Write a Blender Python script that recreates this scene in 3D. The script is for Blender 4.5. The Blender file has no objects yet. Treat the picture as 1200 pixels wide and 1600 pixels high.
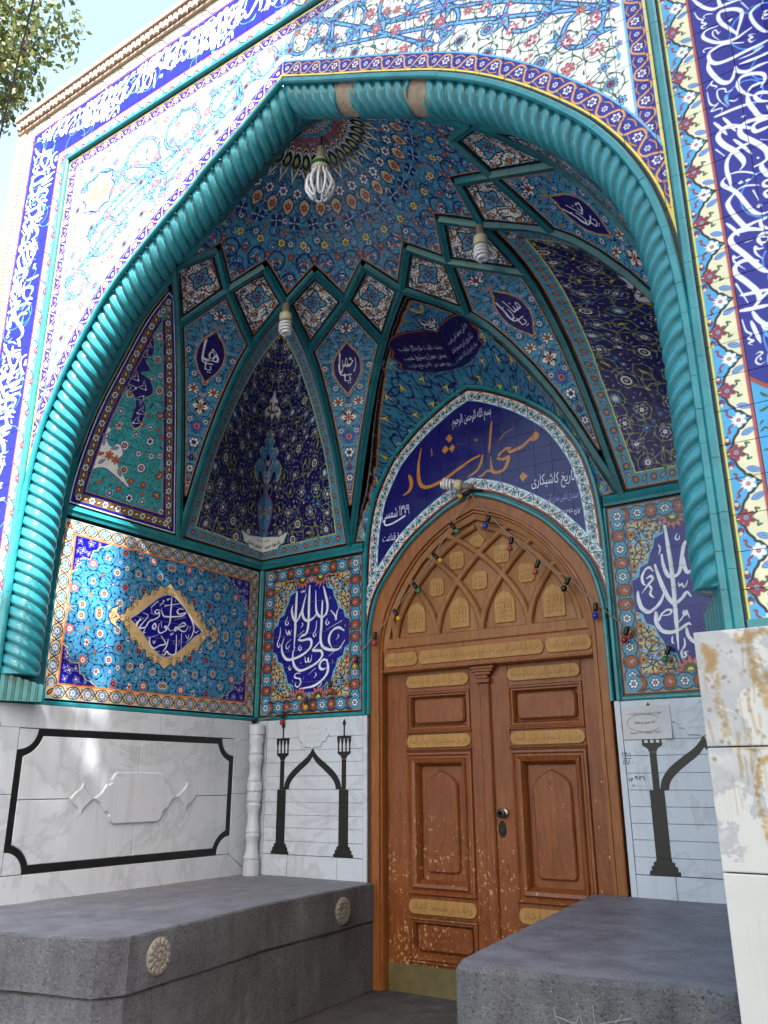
import bpy, bmesh, math, random
import numpy as np
from mathutils import Vector, Matrix

R = math.radians
SC = bpy.context.scene
COL = SC.collection
random.seed(7)
rng = np.random.default_rng(11)

# ------------------------------------------------------------------ camera, sky, sun, exposure
cam_d = bpy.data.cameras.new('camera')
cam = bpy.data.objects.new('camera', cam_d); COL.objects.link(cam)
F_PX, CAM_LOC, YAW, PITCH, ROLL = 1271.17, (2.6669, -2.9213, 0.6908), -0.58441, 0.31916, -0.00457
cam_d.sensor_fit = 'VERTICAL'; cam_d.sensor_height = 36.0
cam_d.lens = F_PX / 1600.0 * 36.0
cam_d.clip_start = 0.05; cam_d.clip_end = 600
_f = Vector((math.sin(YAW) * math.cos(PITCH), math.cos(YAW) * math.cos(PITCH), math.sin(PITCH)))
_r = Vector((math.cos(YAW), -math.sin(YAW), 0)); _u = _r.cross(_f)
_r2 = math.cos(ROLL) * _r + math.sin(ROLL) * _u; _u2 = -math.sin(ROLL) * _r + math.cos(ROLL) * _u
cam.matrix_world = Matrix(((_r2.x, _u2.x, -_f.x, CAM_LOC[0]), (_r2.y, _u2.y, -_f.y, CAM_LOC[1]),
                           (_r2.z, _u2.z, -_f.z, CAM_LOC[2]), (0, 0, 0, 1)))
SC.camera = cam

SUN_AZ_VEC = Vector((0.62, -0.62, 0.95)).normalized()      # towards the sun: right of and in front of the portal, high
world = bpy.data.worlds.new('World'); SC.world = world; world.use_nodes = True
wn = world.node_tree; wn.nodes.clear()
sky = wn.nodes.new('ShaderNodeTexSky'); sky.sky_type = 'NISHITA'; sky.sun_disc = False
sky.sun_elevation = math.asin(SUN_AZ_VEC.z); sky.sun_rotation = math.atan2(SUN_AZ_VEC.x, SUN_AZ_VEC.y)
sky.air_density = 2.0; sky.dust_density = 6.0; sky.ozone_density = 0.0; sky.altitude = 900
bg = wn.nodes.new('ShaderNodeBackground'); bg.inputs[1].default_value = 0.10
wo = wn.nodes.new('ShaderNodeOutputWorld')
wn.links.new(sky.outputs[0], bg.inputs[0]); wn.links.new(bg.outputs[0], wo.inputs[0])
sun_d = bpy.data.lights.new('sun', 'SUN'); sun_d.energy = 5.0; sun_d.angle = R(0.55); sun_d.color = (1.0, 0.96, 0.91)
sun = bpy.data.objects.new('sun', sun_d); COL.objects.link(sun)
sun.rotation_euler = SUN_AZ_VEC.to_track_quat('Z', 'Y').to_euler(); sun.location = SUN_AZ_VEC * 40
vs = SC.view_settings; vs.view_transform = 'Standard'; vs.look = 'None'; vs.exposure = 2.45; vs.gamma = 1.0; vs.use_curve_mapping = False
SC.cycles.max_bounces = 8; SC.cycles.diffuse_bounces = 5; SC.cycles.glossy_bounces = 3
SC.cycles.caustics_reflective = False; SC.cycles.caustics_refractive = False
SC.cycles.use_denoising = True
STROKES={'ali':[(24,[(-1417,2235),(-1394,2165),(-1370,2074),(-1380,2003),(-1424,1976),(-1468,2001),(-1490,2064),(-1496,2207)]),(24,[(-1480,2014),(-1515,1978),(-1570,1959),(-1614,1984),(-1634,2040),(-1621,2112),(-1596,2195)]),(24,[(-1635,2072),(-1654,2025),(-1694,1969),(-1731,2001),(-1750,2069),(-1739,2109)]),(26,[(-1698,2225),(-1702,2138),(-1706,2007),(-1706,1893),(-1714,1749)]),(26,[(-1561,2261),(-1564,2179),(-1565,2056),(-1566,1927),(-1587,1857),(-1637,1838),(-1672,1809)]),(26,[(-1672,1809),(-1626,1801),(-1555,1806),(-1529,1780),(-1543,1733),(-1602,1691),(-1682,1663),(-1775,1654),(-1829,1699),(-1848,1769),(-1823,1843)]),(26,[(-1422,2112),(-1427,2008),(-1429,1904),(-1435,1802),(-1418,1738),(-1373,1709),(-1315,1696),(-1247,1699),(-1188,1765)]),(24,[(-1197,1841),(-1250,1870),(-1303,1860),(-1342,1817),(-1347,1763),(-1315,1709)]),(25,[(-1429,1786),(-1473,1747),(-1512,1711),(-1472,1704),(-1427,1696),(-1416,1656),(-1469,1606),(-1558,1570),(-1643,1555),(-1700,1593),(-1723,1654),(-1722,1710),(-1701,1756)]),(24,[(-1360,1617),(-1401,1624),(-1434,1600),(-1438,1565),(-1409,1548),(-1370,1556)]),(26,[(-1366,1617),(-1353,1562),(-1364,1510),(-1416,1460),(-1503,1420),(-1642,1408)]),(11,[(-1656,2223),(-1645,2210),(-1630,2224),(-1619,2210),(-1600,2241)]),(11,[(-1812,1912),(-1800,1882),(-1783,1864),(-1775,1900),(-1762,1862),(-1745,1905)]),(12,[(-1593,1663),(-1589,1627),(-1569,1618),(-1558,1652),(-1549,1616),(-1529,1630),(-1523,1677)]),(11,[(-1790,2016),(-1815,1978),(-1808,1948),(-1782,1958),(-1794,1979)]),(11,[(-1869,1934),(-1873,1861),(-1897,1798),(-1885,1768),(-1866,1779),(-1878,1800)]),(11,[(-1645,1766),(-1665,1744),(-1648,1719),(-1634,1738),(-1650,1751)]),(11,[(-1478,1950),(-1487,1879),(-1511,1845),(-1505,1821),(-1483,1835),(-1496,1852)]),(11,[(-1367,1957),(-1383,1927),(-1370,1906),(-1351,1920),(-1367,1934)]),(11,[(-1752,1605),(-1763,1582),(-1748,1567),(-1736,1588)]),(14,[(-1610,1883),(-1691,1836)]),(14,[(-1217,1925),(-1377,1867)]),(14,[(-1286,1687),(-1351,1647)]),(14,[(-1478,1564),(-1554,1517)]),(14,[(-1336,2022),(-1291,1973),(-1280,1936),(-1274,1991),(-1253,2032)]),(15,[(-1637,1533),(-1682,1533),(-1699,1507),(-1666,1493),(-1640,1487),(-1632,1452),(-1663,1423),(-1689,1440),(-1680,1466)]),(9,[(-1259,1816),(-1251,1800),(-1278,1772)]),(9,[(-1214,1712),(-1233,1675)]),(9,[(-1343,2139),(-1345,2115)]),(9,[(-1193,1888),(-1183,1871)]),(9,[(-1308,1613),(-1313,1590)]),(9,[(-1482,1526),(-1474,1506),(-1497,1481)]),(9,[(-1636,1950),(-1625,1933),(-1650,1903)]),(9,[(-1456,2243),(-1460,2219)]),(9,[(-1745,1824),(-1801,1781),(-1789,1743),(-1769,1770)]),(9,[(-1759,1777),(-1777,1714)]),(9,[(-1640,1624),(-1629,1603)]),(9,[(-1416,1445),(-1425,1423),(-1454,1406)]),(8,[(-1721,1485),(-1715,1461)]),(8,[(-1605,1500),(-1601,1477)])],
'muh':[(26,[(1393,2269),(1398,2151),(1403,2013),(1404,1878),(1399,1729),(1394,1599),(1389,1455)]),(24,[(1352,2080),(1357,2003),(1378,1936),(1418,1926),(1453,1955),(1481,2060),(1501,2125),(1531,2146),(1536,2052)]),(24,[(1487,2043),(1486,1975),(1503,1939),(1533,1960)]),(25,[(1302,2019),(1318,1940),(1341,1853),(1369,1782),(1402,1752),(1449,1781),(1480,1814),(1504,1782)]),(18,[(1287,1977),(1263,2006),(1232,1987),(1211,1946),(1215,1907),(1230,1888)]),(18,[(1239,1934),(1269,1947),(1278,1924),(1252,1898),(1200,1841)]),(16,[(1251,1890),(1264,1863),(1253,1830),(1274,1802)]),(25,[(1175,1857),(1174,1806),(1190,1745),(1232,1715),(1284,1743),(1323,1788),(1341,1836)]),(15,[(1281,1710),(1286,1652),(1309,1690),(1346,1715),(1373,1708),(1358,1685),(1311,1682)]),(24,[(1274,1711),(1270,1653),(1296,1593),(1353,1571),(1418,1589),(1465,1616),(1483,1606)]),(14,[(1451,1703),(1445,1683),(1460,1673),(1464,1697),(1480,1647)]),(12,[(1437,1882),(1440,1856),(1457,1871),(1464,1849),(1481,1859),(1495,1891)]),(20,[(1452,1593),(1456,1545),(1479,1507),(1514,1488)]),(14,[(1431,1527),(1430,1484),(1406,1446),(1409,1410),(1431,1420),(1423,1441),(1448,1442)]),(11,[(1362,1546),(1356,1514),(1367,1497)]),(11,[(1340,2147),(1348,2120),(1333,2079)]),(10,[(1466,2204),(1450,2172),(1469,2161),(1480,2189)]),(12,[(1461,1689),(1425,1645),(1390,1616)])],
'salat':[(15,[(1474,1978),(1432,1975),(1413,1949),(1441,1935),(1498,1955),(1471,1928),(1405,1910),(1330,1897),(1283,1898),(1261,1932),(1242,1933)]),(15,[(1348,2052),(1351,1992),(1349,1939),(1351,1879),(1341,1833),(1320,1808)]),(15,[(1242,1933),(1214,1932),(1198,1914),(1217,1903),(1239,1917),(1238,1884),(1195,1855),(1152,1834),(1121,1786),(1069,1775),(1092,1811),(1138,1876),(1088,1890)]),(14,[(1070,1851),(1042,1789),(1047,1815),(1097,1848)]),(15,[(1528,1952),(1573,1898),(1594,1839),(1574,1776),(1520,1720)]),(15,[(1535,1854),(1512,1813),(1473,1807),(1413,1829),(1406,1798),(1451,1834),(1507,1857),(1477,1872),(1405,1812),(1359,1791)]),(15,[(1359,1791),(1319,1822),(1301,1812),(1325,1801),(1295,1775),(1260,1762),(1243,1789),(1248,1834)]),(14,[(1264,1851),(1274,1801)]),(14,[(1185,1781),(1219,1800),(1207,1828),(1188,1796),(1221,1779)]),(10,[(1438,2018),(1303,1980),(1285,1966)]),(10,[(1501,1921),(1388,1881)]),(10,[(1158,1941),(1208,1990),(1225,2004)]),(10,[(1238,1966),(1276,2009),(1261,2014)]),(15,[(1473,1788),(1479,1666)]),(15,[(1423,1770),(1430,1653),(1415,1618),(1368,1616),(1338,1634),(1322,1603),(1290,1607)]),(15,[(1347,1730),(1334,1670),(1302,1622)]),(15,[(1275,1743),(1323,1690),(1269,1669),(1218,1641),(1179,1665),(1170,1707),(1182,1723)]),(12,[(1143,1707),(1252,1747)]),(9,[(1302,2036),(1312,2023),(1325,2040),(1335,2031)]),(9,[(1361,1773),(1372,1760),(1384,1780),(1395,1766)]),(9,[(1383,2035),(1394,2022)]),(9,[(1557,1857),(1551,1818)]),(9,[(1514,1783),(1537,1756),(1548,1795)]),(9,[(1605,1826),(1621,1813),(1649,1840)]),(9,[(1122,1779),(1108,1741),(1134,1752)]),(9,[(1203,1697),(1214,1677),(1229,1707)]),(12,[(1247,1623),(1256,1618)]),(12,[(1265,1624),(1275,1619)]),(9,[(1460,1738),(1451,1685)]),(9,[(1395,1722),(1407,1694)]),(9,[(1358,1615),(1353,1592)]),(9,[(1020,1829),(1039,1814)]),(9,[(1172,1903),(1157,1952)]),(9,[(1254,1953),(1268,1948)]),(9,[(1200,1893),(1154,1900)])],
'gold1':[(26,[(197,3322),(185,3239),(171,3134),(161,3061)]),(34,[(106,3060),(91,3001),(59,2950),(16,2924),(-29,2906)]),(44,[(83,3061),(7,3042),(-60,3012),(-128,2982),(-197,2947),(-285,2916),(-374,2898),(-434,2915),(-463,2967),(-469,3061),(-459,3152),(-439,3242)]),(48,[(-558,3034),(-539,2988),(-539,2937),(-566,2896),(-619,2874)]),(12,[(-346,3220),(-340,3181),(-343,3145)]),(12,[(57,3212),(47,3196),(65,3196),(55,3180)])],
'gold2':[(42,[(536,3118),(486,3086),(436,3053),(387,3042),(338,3032),(317,3057)]),(34,[(344,3063),(300,3065),(253,3036),(226,2998)]),(40,[(226,3003),(278,2987),(318,2995),(310,2953),(273,2901),(214,2892),(180,2921),(173,3028)]),(30,[(202,2907),(139,2921),(92,2892),(59,2892)]),(12,[(255,3142),(272,3169),(316,3199),(382,3218)]),(10,[(255,3151),(260,3163)])],
'golddots':[(0,[(-175,3305),(-149,3262),(-179,3229),(-213,3274)]),(0,[(-215,3217),(-184,3177),(-224,3141),(-248,3178)]),(0,[(-151,3211),(-128,3183),(-159,3139),(-184,3182)])],
'golddots2':[(0,[(428,2851),(467,2811),(421,2776),(396,2818)]),(0,[(547,3154),(576,3121),(567,3089),(528,3069),(493,3089)])],
'band':[(26,[(2323,3870),(2341,3830),(2369,3785),(2398,3759),(2423,3758),(2467,3751),(2515,3740)]),(26,[(2423,3807),(2423,3780),(2429,3752)]),(30,[(2469,3576),(2449,3614),(2421,3663),(2410,3705),(2420,3729),(2450,3722),(2480,3705),(2498,3678),(2490,3640),(2471,3592),(2460,3560)]),(26,[(2524,3579),(2492,3569),(2460,3560),(2424,3566),(2388,3583),(2355,3618),(2341,3648),(2358,3668),(2405,3664)]),(12,[(2410,3632),(2400,3624),(2393,3647),(2381,3647),(2381,3623),(2401,3586)]),(30,[(2582,3483),(2529,3479),(2474,3476),(2418,3472),(2375,3480),(2354,3506),(2352,3542),(2376,3557),(2417,3557),(2486,3523)]),(26,[(2574,3423),(2521,3422),(2455,3428)]),(14,[(2553,3462),(2507,3451),(2456,3453)]),(34,[(2346,3507),(2343,3474),(2356,3429),(2379,3382),(2404,3363),(2424,3376),(2440,3425)]),(28,[(2440,3425),(2448,3396),(2479,3377),(2521,3381),(2568,3378)]),(28,[(2515,3275),(2534,3304),(2532,3330),(2511,3348),(2479,3361),(2452,3360),(2437,3336),(2444,3299),(2469,3265),(2496,3242)]),(24,[(2468,3278),(2486,3296),(2527,3296)]),(28,[(2547,3229),(2520,3248),(2497,3253),(2490,3241),(2504,3214),(2541,3193)]),(34,[(2464,3268),(2464,3228),(2479,3180),(2494,3144),(2532,3127)]),(26,[(2334,3225),(2380,3226),(2425,3225),(2487,3219)]),(26,[(2580,3675),(2549,3670),(2528,3649),(2531,3609),(2546,3565),(2566,3531),(2587,3518)]),(22,[(2504,3726),(2525,3673)]),(14,[(2323,3790),(2335,3749),(2352,3729),(2345,3721),(2362,3701),(2342,3700),(2348,3685),(2360,3684)]),(11,[(2392,3738),(2368,3750),(2356,3745),(2362,3731)]),(14,[(2570,3630),(2588,3627),(2571,3616),(2588,3606),(2567,3606),(2574,3591),(2597,3589)]),(14,[(2531,3541),(2508,3547),(2520,3527),(2505,3528),(2512,3509),(2530,3512)]),(12,[(2371,3567),(2343,3577),(2334,3570),(2339,3559)]),(13,[(2322,3377),(2350,3403),(2342,3387),(2361,3367),(2351,3361)]),(14,[(2323,3360),(2325,3305),(2338,3282),(2357,3283),(2326,3260),(2365,3254),(2363,3235)]),(13,[(2417,3319),(2392,3321),(2389,3339),(2365,3349),(2358,3328),(2364,3292),(2389,3245)]),(12,[(2396,3276),(2415,3263),(2431,3266)]),(12,[(2523,3183),(2528,3157),(2535,3149)])],
'band2':[(22,[(2329,3201),(2353,3156),(2369,3118)]),(22,[(2365,3206),(2384,3164),(2401,3119)]),(22,[(2389,3086),(2416,3041),(2443,2987)]),(22,[(2320,3072),(2348,3025)]),(38,[(2454,3107),(2411,3140),(2371,3155),(2345,3144),(2336,3118),(2352,3078),(2385,3030),(2408,2980),(2408,2953),(2392,2936)]),(38,[(2511,3123),(2476,3138),(2441,3141),(2418,3122),(2419,3090),(2447,3053),(2476,3014),(2494,2979),(2494,2945),(2473,2932),(2441,2927)]),(30,[(2531,3117),(2485,3122),(2463,3106),(2471,3082),(2503,3081),(2526,3084)]),(34,[(2473,2932),(2468,2912),(2480,2877),(2494,2855)]),(30,[(2445,3042),(2413,3039),(2379,3029),(2354,2999),(2347,2956),(2351,2912),(2353,2858)]),(30,[(2338,2926),(2325,2913),(2328,2892),(2354,2862),(2371,2835),(2388,2793),(2403,2754),(2417,2729),(2440,2712),(2473,2712)]),(34,[(2360,2842),(2340,2823),(2331,2801),(2343,2755),(2365,2705),(2379,2682),(2408,2686),(2456,2690)]),(14,[(2357,2934),(2384,2931),(2419,2914),(2449,2888)]),(14,[(2370,2852),(2403,2857),(2452,2838)]),(22,[(2425,2827),(2440,2770)]),(22,[(2493,2848),(2467,2846),(2465,2828),(2488,2814)]),(22,[(2486,2804),(2463,2800),(2466,2780),(2481,2769)]),(30,[(2436,2642),(2399,2661),(2361,2674),(2334,2667),(2322,2643),(2329,2608)]),(26,[(2453,2688),(2433,2683),(2435,2657),(2462,2634)]),(22,[(2315,2723),(2339,2683),(2352,2649)]),(26,[(2460,2618),(2428,2627),(2414,2608),(2424,2576)]),(14,[(2480,3039),(2516,3017)])],
'banddots':[(0,[(2393,2889),(2398,2875),(2382,2873),(2376,2885)]),(0,[(2418,2887),(2425,2875),(2408,2873),(2401,2884)]),(0,[(2440,2760),(2449,2748),(2433,2741),(2423,2752)]),(0,[(2461,2969),(2468,2957),(2461,2954),(2455,2962)]),(0,[(2465,3667),(2448,3654),(2443,3666),(2456,3670)]),(0,[(2440,3179),(2448,3173),(2436,3168),(2426,3175)])],
'band3':[(36,[(2389,2662),(2342,2667),(2321,2650),(2327,2617),(2360,2564),(2392,2507),(2417,2470),(2439,2460)]),(36,[(2401,2518),(2364,2538),(2332,2535),(2318,2516),(2322,2490),(2352,2445),(2380,2396),(2383,2361),(2360,2336),(2344,2328)]),(16,[(2458,2598),(2422,2618),(2412,2602),(2434,2588),(2460,2612)]),(16,[(2427,2566),(2408,2569),(2398,2583),(2398,2554),(2417,2522)]),(14,[(2348,2564),(2328,2562),(2321,2574),(2322,2545),(2355,2499)]),(26,[(2314,2454),(2344,2361)]),(26,[(2322,2400),(2368,2395),(2429,2390)]),(30,[(2312,2337),(2360,2332),(2420,2327)]),(30,[(2378,2354),(2412,2379),(2428,2381)]),(30,[(2354,2320),(2368,2282),(2394,2250),(2410,2254)]),(26,[(2344,2283),(2354,2235),(2364,2186)]),(14,[(2315,2300),(2322,2251),(2338,2231),(2325,2217),(2342,2202),(2324,2199),(2336,2186)]),(22,[(2384,2235),(2380,2255),(2395,2254),(2399,2234),(2384,2235)]),(13,[(2342,2147),(2354,2153),(2364,2145),(2344,2133),(2338,2117),(2351,2104),(2371,2111)]),(10,[(2353,2133),(2355,2121),(2358,2129)]),(14,[(2367,2614),(2394,2614)])],
}
# ------------------------------------------------------------------ painter: tile art drawn in code, in metres on the surface
def catmull(pts, n=6):
    p = np.asarray(pts, float)
    if len(p) < 3: return p
    q = np.vstack([2 * p[0] - p[1], p, 2 * p[-1] - p[-2]])
    t = np.linspace(0, 1, n, endpoint=False)[:, None]
    o = []
    for i in range(1, len(q) - 2):
        a, b, c, d = q[i - 1], q[i], q[i + 1], q[i + 2]
        o.append(0.5 * ((2 * b) + (c - a) * t + (2 * a - 5 * b + 4 * c - d) * t * t + (3 * b - a - 3 * c + d) * t ** 3))
    o.append(p[-1:])
    return np.vstack(o)

def ribbon(pts, w):
    p = np.asarray(pts, float)
    d = np.gradient(p, axis=0) if len(p) > 2 else np.repeat([p[-1] - p[0]], len(p), 0)
    d /= np.maximum(np.linalg.norm(d, axis=1, keepdims=True), 1e-9)
    nrm = np.stack([-d[:, 1], d[:, 0]], 1)
    w = np.broadcast_to(np.asarray(w, float), (len(p),))[:, None] * 0.5
    a, b = p + nrm * w, p - nrm * w
    return np.vstack([a, p[-1:] + d[-1:] * w[-1:] * .7, b[::-1], p[:1] - d[:1] * w[:1] * .7])

class Canvas:
    def __init__(s, u0, v0, u1, v1, res, color=(0.8, 0.8, 0.8)):
        s.u0, s.v0, s.u1, s.v1, s.res = u0, v0, u1, v1, res
        s.W = int(math.ceil((u1 - u0) * res)); s.H = int(math.ceil((v1 - v0) * res))
        s.img = np.empty((s.H, s.W, 3), np.float32); s.img[:] = color
        s.alpha = None
        s.clip = None
    def cover(s, px):
        """exact coverage of a closed polygon (pixel units): returns x0, y0, coverage"""
        x, y = px[:, 0], px[:, 1]
        x0 = max(0, int(math.floor(x.min())) - 1); x1 = min(s.W, int(math.ceil(x.max())) + 2)
        y0 = max(0, int(math.floor(y.min()))); y1 = min(s.H, int(math.ceil(y.max())) + 1)
        if x1 <= x0 or y1 <= y0: return None
        SS = 4
        w, h = x1 - x0, (y1 - y0) * SS
        xa, ya = x - x0, (y - y0) * SS - 0.5
        xb, yb = np.roll(xa, -1), np.roll(ya, -1)
        sg = np.where(yb > ya, 1.0, -1.0)
        lo, hi = np.minimum(ya, yb), np.maximum(ya, yb)
        r0 = np.clip(np.ceil(lo), 0, h).astype(int); r1 = np.clip(np.ceil(hi), 0, h).astype(int)
        cnt = r1 - r0
        keep = cnt > 0
        if not keep.any(): return None
        xa, ya, xb, yb, sg, r0, cnt = [q[keep] for q in (xa, ya, xb, yb, sg, r0, cnt)]
        tot = int(cnt.sum()); idx = np.repeat(np.arange(len(cnt)), cnt)
        rows = np.arange(tot) - np.repeat(np.cumsum(cnt) - cnt, cnt) + r0[idx]
        xs = xa[idx] + (rows - ya[idx]) * (xb[idx] - xa[idx]) / (yb[idx] - ya[idx])
        xs = np.clip(xs, 0, w - 1.001)
        xi = xs.astype(int); fr = xs - xi
        flat = (rows // SS) * (w + 1) + xi
        n = (y1 - y0) * (w + 1)
        acc = np.bincount(flat, sg[idx] * (1 - fr), n) + np.bincount(flat + 1, sg[idx] * fr, n + 1)[:n]
        cov = np.abs(np.cumsum(acc.reshape(y1 - y0, w + 1), axis=1)[:, :w]) / SS
        return x0, y0, np.clip(cov, 0, 1).astype(np.float32)
    def to_px(s, pts):
        p = np.asarray(pts, float)
        return np.stack([(p[:, 0] - s.u0) * s.res, (p[:, 1] - s.v0) * s.res], 1)
    def poly(s, pts, color, a=1.0):
        r = s.cover(s.to_px(pts))
        if r is None: return
        x0, y0, c = r; h, w = c.shape
        if s.clip is not None: c = c * s.clip[y0:y0 + h, x0:x0 + w]
        c = (c * a)[..., None]
        t = s.img[y0:y0 + h, x0:x0 + w]
        t += (np.asarray(color, np.float32) - t) * c
        if s.alpha is not None:
            al = s.alpha[y0:y0 + h, x0:x0 + w]; np.maximum(al, c[..., 0], out=al)
    def stroke(s, pts, w, color, smooth=0, a=1.0):
        p = np.asarray(pts, float)
        if smooth: p = catmull(p, smooth)
        s.poly(ribbon(p, w), color, a)
    def line(s, pts, w, color):
        """polyline with sharp corners as separate quads"""
        p = np.asarray(pts, float)
        for i in range(len(p) - 1):
            d = p[i + 1] - p[i]; L = np.linalg.norm(d)
            if L < 1e-9: continue
            d = d / L; n = np.array([-d[1], d[0]]) * w * .5
            a, b = p[i] - d * w * .5, p[i + 1] + d * w * .5
            s.poly([a + n, b + n, b - n, a - n], color)
    def disc(s, u, v, r, color, n=14):
        t = np.linspace(0, 2 * np.pi, n, endpoint=False)
        s.poly(np.stack([u + r * np.cos(t), v + r * np.sin(t)], 1), color)
    def stamp(s, st, u, v):
        h, w = st.shape[:2]
        x0 = int(round((u - s.u0) * s.res - w / 2)); y0 = int(round((v - s.v0) * s.res - h / 2))
        xa, ya, xb, yb = max(0, x0), max(0, y0), min(s.W, x0 + w), min(s.H, y0 + h)
        if xb <= xa or yb <= ya: return
        q = st[ya - y0:yb - y0, xa - x0:xb - x0]
        c = q[..., 3:4]
        if s.clip is not None: c = c * s.clip[ya:yb, xa:xb, None]
        t = s.img[ya:yb, xa:xb]; t += (q[..., :3] - t) * c
    def mask(s, pts):
        m = np.zeros((s.H, s.W), np.float32); r = s.cover(s.to_px(pts))
        if r is not None:
            x0, y0, c = r; m[y0:y0 + c.shape[0], x0:x0 + c.shape[1]] = c
        return m
    def mirror_u(s, axis):
        """copy the part left of u=axis onto the right, reflected"""
        k = int(round((axis - s.u0) * s.res)); n = min(k, s.W - k)
        s.img[:, k:k + n] = s.img[:, k - n:k][:, ::-1]
    def mirror_v(s, axis):
        k = int(round((axis - s.v0) * s.res)); n = min(k, s.H - k)
        s.img[k:k + n] = s.img[k - n:k][::-1]
    def glaze(s, amt=0.03):
        """slight unevenness of the hand-laid colour"""
        g = rng.random((s.H // 14 + 2, s.W // 14 + 2)).astype(np.float32)
        yy = np.arange(s.H) / 14.0; xx = np.arange(s.W) / 14.0
        yi, xi = yy.astype(int), xx.astype(int); fy, fx = (yy - yi)[:, None], (xx - xi)[None]
        n = (g[yi][:, xi] * (1 - fy) * (1 - fx) + g[yi + 1][:, xi] * fy * (1 - fx) + g[yi][:, xi + 1] * (1 - fy) * fx + g[yi + 1][:, xi + 1] * fy * fx)
        s.img *= (1 - amt + 2 * amt * n)[..., None]
    def mute(s, k):
        """duller colours, mixed part way towards grey"""
        y = (s.img @ np.array([.30, .55, .15], np.float32))[..., None]; s.img += (y - s.img) * k
    def image(s, name):
        im = bpy.data.images.new(name, s.W, s.H, alpha=False, float_buffer=False)
        buf = np.ones((s.H, s.W, 4), np.float32); buf[..., :3] = np.clip(s.img, 0, 1)
        im.pixels.foreach_set(buf.ravel()); im.update(); im.pack()
        return im

# glaze colours (base colours as sRGB)
def curvy(p): return catmull(np.vstack([np.asarray(p, float), np.asarray(p, float)[:1]]), 5)
K = dict(turq=(.22, .53, .69), teal=(.10, .52, .56), cobalt=(.075, .07, .54), deep=(.07, .05, .36), white=(.86, .87, .87), cream=(.80, .76, .58),
         sand=(.78, .66, .48), ochre=(.80, .50, .14), orange=(.78, .42, .20), yellow=(.88, .80, .26), maroon=(.52, .16, .24), brick=(.62, .24, .14),
         black=(.05, .05, .07), green=(.16, .30, .18), lime=(.50, .62, .22), brown=(.42, .31, .20), sky=(.38, .68, .86), lilac=(.62, .42, .72),
         pink=(.72, .40, .42), navy=(.08, .08, .30), teal2=(.16, .55, .60), blue=(.22, .36, .78))

def rot_pts(p, a):
    c, s_ = math.cos(a), math.sin(a); p = np.asarray(p, float)
    return np.stack([p[:, 0] * c - p[:, 1] * s_, p[:, 0] * s_ + p[:, 1] * c], 1)
def tear(L, w, x=0.0, tip=1.0, n=9):
    """petal along +x from x to x+L"""
    t = np.linspace(0, 1, n)
    r = w * np.sin(np.pi * t ** 0.8) ** 0.9
    return np.vstack([np.stack([x + L * t, r], 1), np.stack([x + L * t[::-1], -r[::-1]], 1)[1:-1]])
def curl(L, w, bend):
    t = np.linspace(0, 1, 9); cx = L * t; cy = bend * L * t * t
    ww = w * np.sin(np.pi * np.clip(t, .0, 1) ** .7)
    return ribbon(np.stack([cx, cy], 1), np.maximum(ww * 2, 1e-4))
def gear(r0, r1, n, m=10):
    t = np.linspace(0, 2 * np.pi, n * m, endpoint=False)
    r = r0 + (r1 - r0) * np.abs(np.cos(n * t / 2))
    return np.stack([r * np.cos(t), r * np.sin(t)], 1)

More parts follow.
